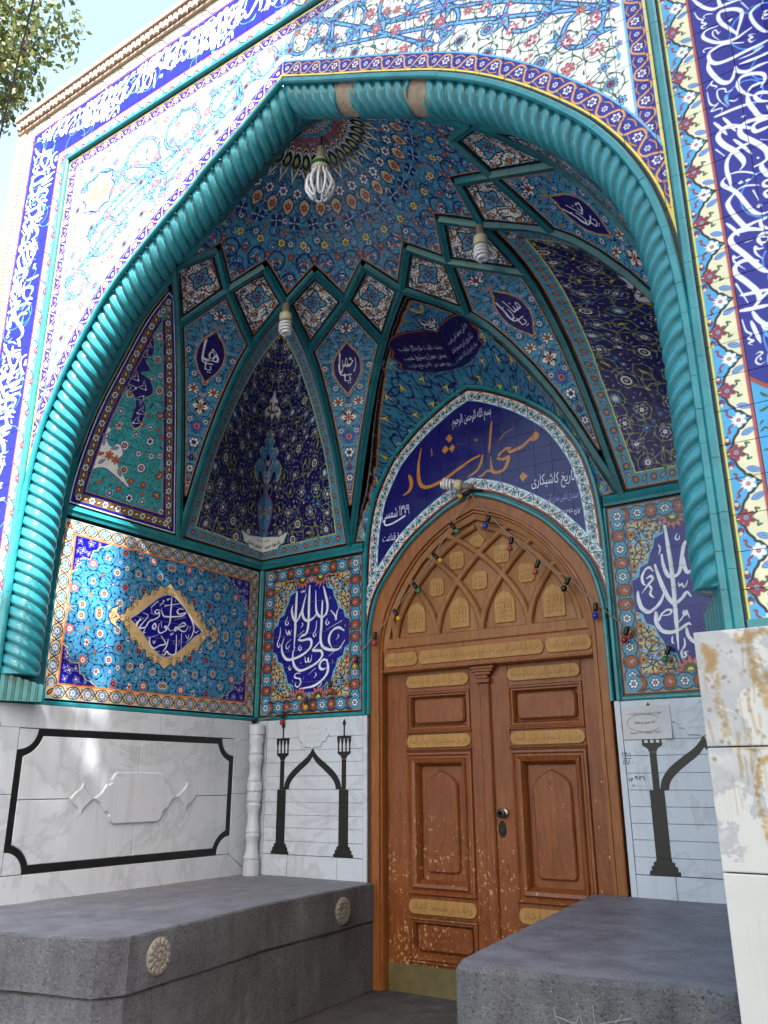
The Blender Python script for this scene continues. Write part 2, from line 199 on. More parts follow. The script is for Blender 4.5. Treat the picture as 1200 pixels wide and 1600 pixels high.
_ST = {}
def flower(kind, pal, Rm, rot, res):
    Rp = max(3, int(round(Rm * res))); q = int(round(rot / (2 * math.pi) * 16)) % 16
    key = (kind, pal, Rp, q)
    if key in _ST: return _ST[key]
    o, p1, p2, c = [K[k] for k in pal]        # outline, main, second, centre
    ext = 1.3
    SSA = 3 if Rp < 24 else 2
    cv = Canvas(-ext, -ext, ext, ext, Rp * SSA, o); cv.alpha = np.zeros((cv.H, cv.W), np.float32)
    a0 = q / 16 * 2 * math.pi
    def P(p, col): cv.poly(rot_pts(p, a0), col)
    if kind == 'ros':                           # six-petalled rosette
        P(gear(.62, 1.08, 6), o); 
        for k in range(6): P(rot_pts(tear(.66, .27, .28), k * math.pi / 3), p1)
        P(gear(.36, .40, 8), o); P(gear(.24, .27, 8), p2); P(gear(.10, .12, 6), c)
    elif kind == 'ring':                        # round daisy with coloured ring
        P(gear(.94, 1.1, 12), o); P(gear(.80, .98, 12), p1); P(gear(.55, .62, 12), o); P(gear(.46, .55, 12), p2); P(gear(.26, .30, 8), p1); P(gear(.14, .18, 6), c)
    elif kind == 'lotus':                       # palmette, fan of petals over a base
        for k, a in enumerate((-2.2, 2.2, -1.5, 1.5, -.85, .85, 0)): P(rot_pts(tear(1.18 - .1 * abs(a) * .4, .26), a), o)
        for k, a in enumerate((-2.2, 2.2, -1.5, 1.5, -.85, .85, 0)): P(rot_pts(tear(.98 - .1 * abs(a) * .4, .17, .08), a), p1)
        for a in (-1.3, 1.3, -.6, .6, 0): P(rot_pts(tear(.66, .15), a), p2)
        P(gear(.2, .24, 6), o); P(gear(.12, .15, 6), c)
    elif kind == 'sun':                         # pointed many-petalled flower
        for k in range(12): P(rot_pts(tear(1.12, .24), k * math.pi / 6), o)
        for k in range(12): P(rot_pts(tear(.98, .15, .1), k * math.pi / 6), p1)
        P(gear(.50, .58, 10), o); P(gear(.42, .5, 10), p2); P(gear(.2, .24, 6), c)
    elif kind == 'bud':
        P(tear(1.9, .50, -.95), o); P(tear(1.55, .34, -.8), p1); P(tear(.9, .18, -.55), p2)
        P(rot_pts(tear(.9, .2, 0), 2.5), o); P(rot_pts(tear(.9, .2, 0), -2.5), o)
    elif kind == 'leaf':
        P(tear(2.1, .42, -1.05), o); P(tear(1.7, .27, -.85), p1); P(tear(1.3, .06, -.7), p2)
    elif kind == 'saz':                         # long serrated leaf, curved
        t = np.linspace(0, 1, 17); cx = -1.2 + 2.4 * t; cy = .42 * np.sin(np.pi * t) - .2
        w = .46 * np.sin(np.pi * t ** .85) * (1 + .22 * np.cos(t * 34))
        P(ribbon(np.stack([cx, cy], 1), w * 2 * .62 + .07), o); P(ribbon(np.stack([cx, cy], 1), np.maximum(w * 2 * .62 - .12, .02)), p1)
        P(ribbon(np.stack([cx, cy], 1)[3:-2], .05), p2)
    elif kind == 'curl':
        P(curl(1.6, .22, .5) - np.array([.8, .2]), o)
    elif kind == 'split':                       # split arabesque leaf
        for sgn in (1, -1): P(curl(1.5, .30, .6 * sgn) * np.array([1, 1]) - np.array([.5, 0]), o)
        for sgn in (1, -1): P(curl(1.35, .19, .6 * sgn) - np.array([.45, 0]), p1)
        P(gear(.16, .2, 5) - np.array([.5, 0]), p2)
    elif kind == 'four':                        # four-lobed blue diamond ornament
        for k in range(4): P(rot_pts(tear(1.2, .46), k * math.pi / 2), o)
        for k in range(4): P(rot_pts(tear(1.05, .34, .06), k * math.pi / 2), p1)
        for k in range(4): P(rot_pts(tear(.8, .14, .25), math.pi / 4 + k * math.pi / 2), p2)
        for k in range(4): P(rot_pts(tear(.55, .12, .12), k * math.pi / 2), o)
        P(gear(.2, .24, 4), o); P(gear(.12, .15, 4), c)
    elif kind == 'dot':
        P(gear(.9, 1.0, 8), o); P(gear(.55, .62, 8), p1)
    a = cv.alpha; im = cv.img
    n = cv.H // SSA
    a4 = a[:n * SSA, :n * SSA].reshape(n, SSA, n, SSA); cols = (im * a[..., None])[:n * SSA, :n * SSA].reshape(n, SSA, n, SSA, 3)
    am = a4.mean((1, 3)); cm = cols.mean((1, 3)) / np.maximum(am, 1e-4)[..., None]
    out = np.dstack([cm, am]).astype(np.float32)
    _ST[key] = out
    return out

def inside(poly, p):
    q = np.asarray(poly, float); p = np.atleast_2d(p)
    x, y = p[:, 0][:, None], p[:, 1][:, None]
    a, b = q, np.roll(q, -1, 0)
    c = ((a[:, 1] > y) != (b[:, 1] > y)) & (x < (b[:, 0] - a[:, 0]) * (y - a[:, 1]) / np.where(b[:, 1] == a[:, 1], 1e-12, b[:, 1] - a[:, 1]) + a[:, 0])
    return (c.sum(1) % 2) == 1
def edge_dist(poly, p):
    q = np.asarray(poly, float); a, b = q, np.roll(q, -1, 0); ab = b - a
    t = np.clip(((p - a) * ab).sum(1) / np.maximum((ab * ab).sum(1), 1e-12), 0, 1)
    return np.sqrt((((a + ab * t[:, None]) - p) ** 2).sum(1).min())

def scatter(poly, r, avoid=(), margin=None, tries=4000, seed=0, have=None):
    """dart throwing inside a polygon; avoid: (u, v, radius) discs"""
    g = np.random.default_rng(seed); q = np.asarray(poly, float); lo, hi = q.min(0), q.max(0)
    cand = lo + g.random((tries, 2)) * (hi - lo); cand = cand[inside(q, cand)]
    out = [] if have is None else list(have); n0 = len(out); margin = r if margin is None else margin
    arr = np.array([(o[0], o[1], o[2]) for o in out] + [tuple(a) for a in avoid], float).reshape(-1, 3)
    for p in cand:
        if len(arr) and (np.hypot(arr[:, 0] - p[0], arr[:, 1] - p[1]) < arr[:, 2] + r).any(): continue
        if margin > 0 and edge_dist(q, p) < margin: continue
        arr = np.vstack([arr, [p[0], p[1], r]]); out.append((p[0], p[1], r))
    return out[n0:]

def arabesque(cv, poly, big, vine, vine_w, leaf_pal, bigs, smalls, avoid=(), seed=0, hi=None, extra=None, margin=None):
    """spiral scrolls round large flowers, then smaller flowers, buds and leaves in what is left"""
    g = np.random.default_rng(seed + 5)
    A = scatter(poly, big, avoid, seed=seed, margin=margin, tries=2600)
    B = scatter(poly, big * .52, avoid, seed=seed + 1, have=A, margin=None if margin is None else margin * .6, tries=3200)
    C = scatter(poly, big * .30, avoid, seed=seed + 2, have=A + B, margin=None if margin is None else margin * .5, tries=5000)
    Dd = scatter(poly, big * .165, avoid, seed=seed + 3, have=A + B + C, margin=None if margin is None else margin * .4, tries=7000)
    for (u, v, r) in Dd:
        k_ = g.random()
        if k_ < .55: cv.stamp(flower('curl', leaf_pal, r * 1.15, g.random() * 6.28, cv.res), u, v)
        elif k_ < .8: cv.stroke([(u - r, v - r * .4), (u, v + r * .5), (u + r, v - r * .2)], vine_w * .8, vine, 3)
        else:
            kd, pl = smalls[g.integers(len(smalls))]; cv.stamp(flower(kd, pl, r * .9, g.random() * 6.28, cv.res), u, v)
    pts = np.array(A + B)
    # linking tendrils to nearest neighbours
    for i, (u, v, r) in enumerate(A + B):
        d = np.hypot(pts[:, 0] - u, pts[:, 1] - v); d[i] = 9
        for j in np.argsort(d)[:2]:
            if d[j] > big * 3.2: continue
            m = (pts[i, :2] + pts[j, :2]) / 2 + (g.random(2) - .5) * d[j] * .5
            pth = [(u, v), m, pts[j, :2]]
            if hi is not None: cv.stroke(pth, vine_w * 1.9, hi, 5)
            cv.stroke(pth, vine_w, vine, 5)
    for (u, v, r) in A:
        a0 = g.random() * 6.28; dr = g.choice([-1, 1])
        t = np.linspace(0, 1, 20); an = a0 + dr * t * 6.2; rr = r * (.98 - .35 * t)
        sp = np.stack([u + rr * np.cos(an), v + rr * np.sin(an)], 1)
        if hi is not None: cv.stroke(sp, vine_w * 2.0, hi)
        cv.stroke(sp, vine_w * (1.15 - .4 * t), vine)
        for k in range(3, 19, 3):
            tang = an[k] + dr * 1.2
            cv.stamp(flower('curl', leaf_pal, r * .30, tang + g.normal() * .3, cv.res), u + (rr[k] + r * .08) * math.cos(an[k]), v + (rr[k] + r * .08) * math.sin(an[k]))
        kd, pl = bigs[g.integers(len(bigs))]
        cv.stamp(flower(kd, pl, r * .50, g.random() * 6.28, cv.res), u, v)
    for (u, v, r) in B:
        kd, pl = smalls[g.integers(len(smalls))]
        cv.stamp(flower(kd, pl, r * .74, g.random() * 6.28, cv.res), u, v)
    for (u, v, r) in C:
        if g.random() < .5:
            kd, pl = smalls[g.integers(len(smalls))]
            cv.stamp(flower(kd, pl, r * .80, g.random() * 6.28, cv.res), u, v)
        else:
            cv.stamp(flower('curl', leaf_pal, r * .95, g.random() * 6.28, cv.res), u, v)
    return A, B, C

def resample(pts, step):
    p = np.asarray(pts, float); s_ = np.r_[0, np.cumsum(np.linalg.norm(np.diff(p, axis=0), axis=1))]
    n = max(1, int(round(s_[-1] / step))); t = (np.arange(n) + .5) / n * s_[-1]
    q = np.stack([np.interp(t, s_, p[:, k]) for k in (0, 1)], 1)
    e = s_[-1] * 1e-3
    q2 = np.stack([np.interp(t + e, s_, p[:, k]) for k in (0, 1)], 1); q1 = np.stack([np.interp(t - e, s_, p[:, k]) for k in (0, 1)], 1)
    d = q2 - q1
    return q, np.arctan2(d[:, 1], d[:, 0]), s_[-1] / n

def border(cv, path, w, style):
    """a running border of width w whose middle follows path"""
    p = np.asarray(path, float)
    if style == 'scroll':                        # orange scroll and white rosettes on cobalt (facade)
        cv.stroke(p, w, K['cobalt'])
        q, a, st = resample(p, w * .95)
        for i, ((u, v), an) in enumerate(zip(q, a)):
            sg = 1 if i % 2 else -1; n = np.array([-math.sin(an), math.cos(an)]); t_ = np.array([math.cos(an), math.sin(an)])
            arc = [np.array([u, v]) - t_ * st * .5 + n * sg * w * .05, np.array([u, v]) - t_ * st * .2 + n * sg * w * .40, np.array([u, v]) + t_ * st * .25 + n * sg * w * .36, np.array([u, v]) + t_ * st * .52 - n * sg * w * .08]
            cv.stroke(arc, w * .15, K['orange'], 5); cv.stroke(np.array(arc) - n * sg * w * .02, w * .04, K['cream'], 5)
            arc2 = [np.array([u, v]) - t_ * st * .4 - n * sg * w * .28, np.array([u, v]) - n * sg * w * .42, np.array([u, v]) + t_ * st * .4 - n * sg * w * .30]
            cv.stroke(arc2, w * .08, K['ochre'], 4)
            if i % 2: cv.stamp(flower('ros', ('cobalt', 'white', 'maroon', 'white'), w * .31, an, cv.res), u, v)
            else: cv.stamp(flower('ros', ('cobalt', 'white', 'orange', 'white'), w * .19, an, cv.res), u, v)
            cv.stamp(flower('curl', ('sky', 'sky', 'sky', 'sky'), w * .13, an + 1.2 * sg, cv.res), u + t_[0] * st * .45 + n[0] * w * .28 * sg, v + t_[1] * st * .45 + n[1] * w * .28 * sg)
    elif style == 'medal':                       # red round medallions and white rosettes on turquoise (niche panels)
        cv.stroke(p, w, K['turq'])
        q, a, st = resample(p, w * .88)
        for sg in (1, -1):
            for (u, v), an in zip(q, a):
                n = np.array([-math.sin(an), math.cos(an)]) * sg; t_ = np.array([math.cos(an), math.sin(an)])
                c = np.array([u, v])
                cv.stroke([c - t_ * st * .5 + n * w * .30, c - t_ * st * .2 + n * w * .46, c + t_ * st * .2 + n * w * .46, c + t_ * st * .5 + n * w * .30], w * .07, K['black'], 4)
        for i, ((u, v), an) in enumerate(zip(q, a)):
            if i % 2:
                cv.poly(gear(w * .40, w * .43, 6) + (u, v), K['black']); cv.poly(gear(w * .34, w * .37, 6) + (u, v), K['brick'])
                cv.stamp(flower('split', ('black', 'ochre', 'white', 'white'), w * .22, an + 2.2, cv.res), u + .06 * w, v); cv.disc(u, v, w * .08, K['sky'])
            else: cv.stamp(flower('ros', ('navy', 'white', 'maroon', 'white'), w * .30, an, cv.res), u, v)
    elif style == 'cream':                       # blue squares and brown leaves on cream (left wall panel)
        cv.stroke(p, w, (.74, .66, .55))
        q, a, st = resample(p, w * 1.25)
        for i, ((u, v), an) in enumerate(zip(q, a)):
            c = np.array([u, v]); n = np.array([-math.sin(an), math.cos(an)]); t_ = np.array([math.cos(an), math.sin(an)])
            for sg in (1, -1):
                cv.stroke([c - t_ * st * .5, c - t_ * st * .28 + n * sg * w * .36, c + n * sg * w * .44, c + t_ * st * .28 + n * sg * w * .36, c + t_ * st * .5], w * .07, K['black'], 4)
                cv.stamp(flower('leaf', ('black', 'brick', 'cream', 'cream'), w * .17, an + .8 * sg, cv.res), *(c + t_ * st * .42 + n * sg * w * .26))
                cv.stamp(flower('dot', ('blue', 'sky', 'sky', 'sky'), w * .07, 0, cv.res), *(c - t_ * st * .36 + n * sg * w * .06))
            cv.poly(gear(w * .30, w * .38, 8) + c, K['black']); cv.poly(gear(w * .25, w * .32, 8) + c, K['sky'])
            cv.stamp(flower('ros', ('maroon', 'white', 'maroon', 'white'), w * .21, an, cv.res), u, v)
    elif style == 'brown':                       # white rosettes and ochre leaves on brown and cobalt (outer lunettes)
        cv.stroke(p, w, K['cobalt']); cv.stroke(p, w * .66, K['brown'])
        q, a, st = resample(p, w * .62)
        for i, ((u, v), an) in enumerate(zip(q, a)):
            if i % 2: cv.stamp(flower('ros', ('black', 'white', 'brown', 'white'), w * .34, an, cv.res), u, v)
            else:
                cv.stamp(flower('leaf', ('black', 'ochre', 'white', 'white'), w * .30, an + .5, cv.res), u, v); cv.disc(u, v, w * .07, K['white'])
    elif style == 'turq':                        # small red and white florets on turquoise (corner lunettes)
        cv.stroke(p, w, K['turq'])
        q, a, st = resample(p, w * .80)
        for i, ((u, v), an) in enumerate(zip(q, a)):
            if i % 2: cv.stamp(flower('ring', ('black', 'brick', 'sand', 'brick'), w * .30, an, cv.res), u, v)
            else:
                cv.stamp(flower('leaf', ('black', 'sand', 'maroon', 'white'), w * .36, an + .7, cv.res), u, v)
    elif style == 'white':                       # blue flowers and black vine on white (arch round the name)
        cv.stroke(p, w, K['white'])
        q, a, st = resample(p, w * .95)
        for i, ((u, v), an) in enumerate(zip(q, a)):
            c = np.array([u, v]); n = np.array([-math.sin(an), math.cos(an)]); t_ = np.array([math.cos(an), math.sin(an)]); sg = 1 if i % 2 else -1
            cv.stroke([c - t_ * st * .5, c - t_ * st * .2 + n * sg * w * .40, c + t_ * st * .2 + n * sg * w * .40, c + t_ * st * .5], w * .075, K['black'], 5)
            cv.stroke([c - t_ * st * .5, c - t_ * st * .2 - n * sg * w * .36, c + t_ * st * .25 - n * sg * w * .30], w * .05, K['black'], 5)
            cv.stamp(flower('ros', ('black', 'sky', 'black', 'sand'), w * (.33 if i % 2 else .28), an, cv.res), u, v)
            cv.stamp(flower('leaf', ('black', 'brick', 'sand', 'sand'), w * .18, an + .9 * sg, cv.res), *(c + t_ * st * .46 + n * sg * w * .20))
            cv.stamp(flower('leaf', ('sky', 'sky', 'blue', 'blue'), w * .15, an - .9 * sg, cv.res), *(c + t_ * st * .42 - n * sg * w * .30))
    elif style == 'pale':                        # pale floral line border round the lettering (sunlit facade)
        cv.stroke(p, w, (.84, .83, .76))
        q, a, st = resample(p, w * 1.1)
        for i, ((u, v), an) in enumerate(zip(q, a)):
            c = np.array([u, v]); n = np.array([-math.sin(an), math.cos(an)]); t_ = np.array([math.cos(an), math.sin(an)]); sg = 1 if i % 2 else -1
            cv.stroke([c - t_ * st * .5, c - t_ * st * .25 + n * sg * w * .36, c + n * sg * w * .42, c + t_ * st * .25 + n * sg * w * .30, c + t_ * st * .5], w * .07, K['black'], 5)
            cv.stamp(flower('ros', ('maroon', 'maroon', 'sky', 'sky'), w * .16, an, cv.res), *(c + n * sg * w * .05))
            cv.stamp(flower('leaf', ('sky', 'sky', 'maroon', 'sky'), w * .18, an + 1.2, cv.res), *(c + t_ * st * .4 - n * sg * w * .22))

def pen(cv, strokes, color, k=1.0, dx=0.0, dy=0.0, sc=1.0, mir=None, dotcol=None):
    """calligraphy: swelling strokes; width 0 means a filled dot"""
    for w, pts in strokes:
        p = np.asarray(pts, float) / 1000.0 * sc + (dx, dy)
        if mir is not None: p[:, 0] = 2 * mir - p[:, 0]
        if w == 0: cv.poly(p, dotcol or color); continue
        q = catmull(p, 7); t = np.linspace(0, 1, len(q))
        d = np.gradient(q, axis=0); an = np.arctan2(d[:, 1], d[:, 0])
        nib = .66 + .34 * np.abs(np.sin(an - R(35)))
        tap = np.minimum(1, .55 + 2.2 * t) * np.minimum(1, .30 + 3.0 * (1 - t))
        cv.stroke(q, w / 1000.0 * k * nib * tap * sc, color)

# ---- small lettering: glyph outlines of Blender's own fallback font, joined by presentation forms
_F = {'ا': 'FE8D', 'آ': 'FE81', 'ب': 'FE8F4', 'پ': 'FB564', 'ت': 'FE954', 'ة': 'FE93', 'ث': 'FE994', 'ج': 'FE9D4', 'ح': 'FEA14', 'خ': 'FEA54', 'د': 'FEA9', 'ذ': 'FEAB',
      'ر': 'FEAD', 'ز': 'FEAF', 'س': 'FEB14', 'ش': 'FEB54', 'ص': 'FEB94', 'ض': 'FEBD4', 'ط': 'FEC14', 'ع': 'FEC94', 'غ': 'FECD4', 'ف': 'FED14', 'ق': 'FED54',
      'ک': 'FB8E4', 'ك': 'FED94', 'گ': 'FB924', 'ل': 'FEDD4', 'م': 'FEE14', 'ن': 'FEE54', 'ه': 'FEE94', 'و': 'FEED', 'ی': 'FBFC4', 'ي': 'FEF14', 'چ': 'FB7A4', 'ى': 'FEEF'}
def shape_word(s):
    out = []
    for w in s.split(' '):
        o = ''; prev = False; i = 0
        while i < len(w):
            ch = w[i]; f = _F.get(ch)
            if f is None: o += ch; prev = False; i += 1; continue
            base = int(f[:4], 16); dual = len(f) > 4
            if ch == 'ل' and i + 1 < len(w) and w[i + 1] == 'ا':
                o += chr(0xFEFB + (1 if prev else 0)); prev = False; i += 2; continue
            nxt = dual and i + 1 < len(w) and w[i + 1] in _F
            if dual: o += chr(base + (3 if prev and nxt else 1 if prev else 2 if nxt else 0))
            else: o += chr(base + (1 if prev else 0))
            prev = dual; i += 1
        out.append(o if (w and w[0].isdigit()) else o[::-1])
    return ' '.join(out[::-1])
_GL = {}
def glyphs(text):
    if text in _GL: return _GL[text]
    c = bpy.data.curves.new('lettering', 'FONT'); c.body = shape_word(text); c.resolution_u = 3
    o = bpy.data.objects.new('lettering', c); COL.objects.link(o)
    m = o.evaluated_get(bpy.context.evaluated_depsgraph_get()).to_mesh()
    v = np.array([tuple(q.co[:2]) for q in m.vertices]).reshape(-1, 2); f = [tuple(p.vertices) for p in m.polygons]
    bpy.data.objects.remove(o); bpy.data.curves.remove(c)
    if len(v): v = v - v.min(0)
    _GL[text] = (v, f)
    return v, f
def text(cv, s, u, v, width, color, ang=0.0, shear=0.0, height=None, bold=0.0):
    """writes s centred on (u, v), width metres wide"""
    g, f = glyphs(s)
    if not len(g): return
    k = width / g[:, 0].max(); ky = k if height is None else height / g[:, 1].max()
    p = (g - g.max(0) / 2) * (k, ky); p[:, 0] += shear * p[:, 1]
    p = rot_pts(p, ang) + (u, v)
    pp = cv.to_px(p); lo = np.floor(pp.min(0)).astype(int) - 2; hi = np.ceil(pp.max(0)).astype(int) + 3
    x0, y0, x1, y1 = max(0, lo[0]), max(0, lo[1]), min(cv.W, hi[0]), min(cv.H, hi[1])
    if x1 <= x0 or y1 <= y0: return
    acc = np.zeros((cv.H, cv.W), np.float32) if False else np.zeros((y1 - y0, x1 - x0), np.float32)
    for q in f:
        r = cv.cover(pp[list(q)])
        if r is None: continue
        a, b, c = r
        ya, yb, xa, xb = max(b, y0), min(b + c.shape[0], y1), max(a, x0), min(a + c.shape[1], x1)
        if yb > ya and xb > xa: acc[ya - y0:yb - y0, xa - x0:xb - x0] += c[ya - b:yb - b, xa - a:xb - a]
    acc = np.clip(acc * (1 + bold), 0, 1)[..., None]
    t = cv.img[y0:y1, x0:x1]; t += (np.asarray(color, np.float32) - t) * acc
# ------------------------------------------------------------------ measures of the portal (metres; X along the facade, Y into the building, Z up, bench top = 0)
D = 2.331                       # depth of the niche
Z_G, Z_D, Z_S = -0.675, 1.168, 2.512    # ground, top of the marble dado, springing of the vault
YA, HA = 0.253, 2.1             # axis of the half dome, half side of its square (before fitting to the walls)
def hw(y): return 2.177 - 0.065 * min(max(y, 0), D) / D
def fit(x, yl, z):
    y = YA + yl * 2.078 / HA
    return (x * hw(y) / HA, y, z)
# outer edge of the arch, right half then left half: (distance, z)
ARC_R = [(0, 4.785), (.20, 4.675), (.39, 4.573), (.74, 4.388), (1.14, 4.155), (1.47, 3.892), (1.765, 3.573), (1.93, 3.331), (2.045, 3.075), (2.105, 2.839), (2.135, 2.586), (2.148, 2.297), (2.15, 1.976), (2.15, 1.168)]
ARC_L = [(0, 4.785), (.20, 4.66), (.42, 4.530), (.62, 4.418), (.78, 4.300), (1.05, 4.140), (1.49, 3.820), (1.835, 3.378), (2.02, 3.030), (2.095, 2.75), (2.13, 2.45), (2.148, 2.15), (2.15, 1.9), (2.15, 1.168)]
def dense(pts, step=0.03):
    q = catmull(pts, 8); s = np.r_[0, np.cumsum(np.linalg.norm(np.diff(q, axis=0), axis=1))]
    n = int(s[-1] / step) + 1; t = np.linspace(0, s[-1], n)
    return np.stack([np.interp(t, s, q[:, k]) for k in range(q.shape[1])], 1)
AR = dense(ARC_R); AL = dense(ARC_L); AL[:, 0] *= -1
ARCH = np.vstack([AL[::-1], AR[1:]])           # left foot -> apex -> right foot
def offset(path, dist, apex_fix=True):
    """shift a polyline to its left (positive = outwards for ARCH run left to right), keeping the point of the arch mitred"""
    p = np.asarray(path, float); d = np.gradient(p, axis=0); d /= np.linalg.norm(d, axis=1, keepdims=True)
    n = np.stack([-d[:, 1], d[:, 0]], 1); o = p + n * dist
    if apex_fix:
        k = int(np.argmax(p[:, 1]))
        if 2 < k < len(p) - 3:
            l = offset(p[:k + 1], dist, False); r = offset(p[k:], dist, False)
            # extend or trim to the axis
            def to_axis(h, sgn):
                keep = h[(h[:, 0] - p[k, 0]) * sgn > 1e-4]
                a, b = (keep[-2], keep[-1]) if sgn < 0 else (keep[1], keep[0])
                t = (p[k, 0] - b[0]) / (b[0] - a[0]) if abs(b[0] - a[0]) > 1e-6 else 0
                return keep, b + (b - a) * t
            lk, la = to_axis(l, -1); rk, ra = to_axis(r, 1)
            o = np.vstack([lk, [(la + ra) / 2], rk])
    return o
# the two arches on the back wall (outer edges): round the name panel and round the door
def sym(pts): 
    q = dense(pts); l = q[::-1].copy(); l[:, 0] *= -1
    return np.vstack([l[:-1], q])
TYMP = sym([(0, 3.69), (.17, 3.625), (.33, 3.54), (.48, 3.445), (.66, 3.295), (.765, 3.175), (.895, 2.94), (.955, 2.74), (.985, 2.56), (1.0, 2.35), (1.005, 2.10), (1.005, 1.168)])
DOOR = sym([(0, 2.775), (.12, 2.735), (.25, 2.68), (.47, 2.545), (.63, 2.41), (.82, 2.18), (.90, 2.03), (.942, 1.85), (.955, 1.69), (.955, 1.168)])
# half-dome profile: distance from the axis -> height
DP = dense([(0, 4.735), (.20, 4.665), (.445, 4.545), (.90, 4.195), (1.11, 4.035), (1.424, 3.82), (1.64, 3.55), (1.89, 3.18), (2.05, 2.78), (2.1, 2.50)])
def Zd(r): return np.interp(r, DP[:, 0], DP[:, 1])
def Rd(z): return np.interp(z, DP[::-1, 1], DP[::-1, 0])
RIB = np.array([(0, 2.53), (.05, 2.66), (.1, 2.79), (.15, 2.92), (.2, 3.06), (.28, 3.25), (.385, 3.46), (.5, 3.65), (.6, 3.785), (.7, 3.88), (.76, 3.92), (.8, 3.945), (.9, 3.99), (1, 4.03)])
def rib_z(p): return np.interp(p, RIB[:, 0], RIB[:, 1])
def rib_p(z): return np.interp(z, RIB[:, 1], RIB[:, 0])
PD = .685                                        # where a diamond's lower tip sits on the rib
def frame_of(th):
    """lunette axis at angle th (multiple of 45): maps local (across, outwards) to ideal plan"""
    c, s = math.cos(th), math.sin(th)
    return lambda a, o: (o * c + a * s, o * s - a * c)      # a > 0 lies clockwise of the axis
SQ = 1.13
def rib_pt(th, side, p):
    """point at parameter p of the rib bounding lunette th on its side (+1 clockwise), ideal coordinates"""
    z = float(rib_z(p))
    if abs(math.sin(2 * th)) < .5:                           # wall lunette
        a, o = side * SQ * (1 - p), 2.1 + (1.11 - 2.1) * p
        x, y = frame_of(th)(a, o)
    else:                                                    # corner lunette: from wall point to its own apex
        f = frame_of(th); ap = f(0, 1.11)
        sx = math.copysign(1, math.cos(th))
        st = (sx * SQ, 2.1) if (side * sx < 0) else (sx * 2.1, SQ)
        x, y = st[0] + (ap[0] - st[0]) * p, st[1] + (ap[1] - st[1]) * p
    return np.array([x, y, z])
def polar(r, deg, z): return np.array([r * math.cos(R(deg)), r * math.sin(R(deg)), z])
KITE_Z, PEAK = 4.04, (.916, 4.18)
# ------------------------------------------------------------------ the painted panels
STILE = .132                                    # side of a tile
def sub(path, x0, x1):                          # part of a polyline between two x
    return path[(path[:, 0] >= x0) & (path[:, 0] <= x1)]

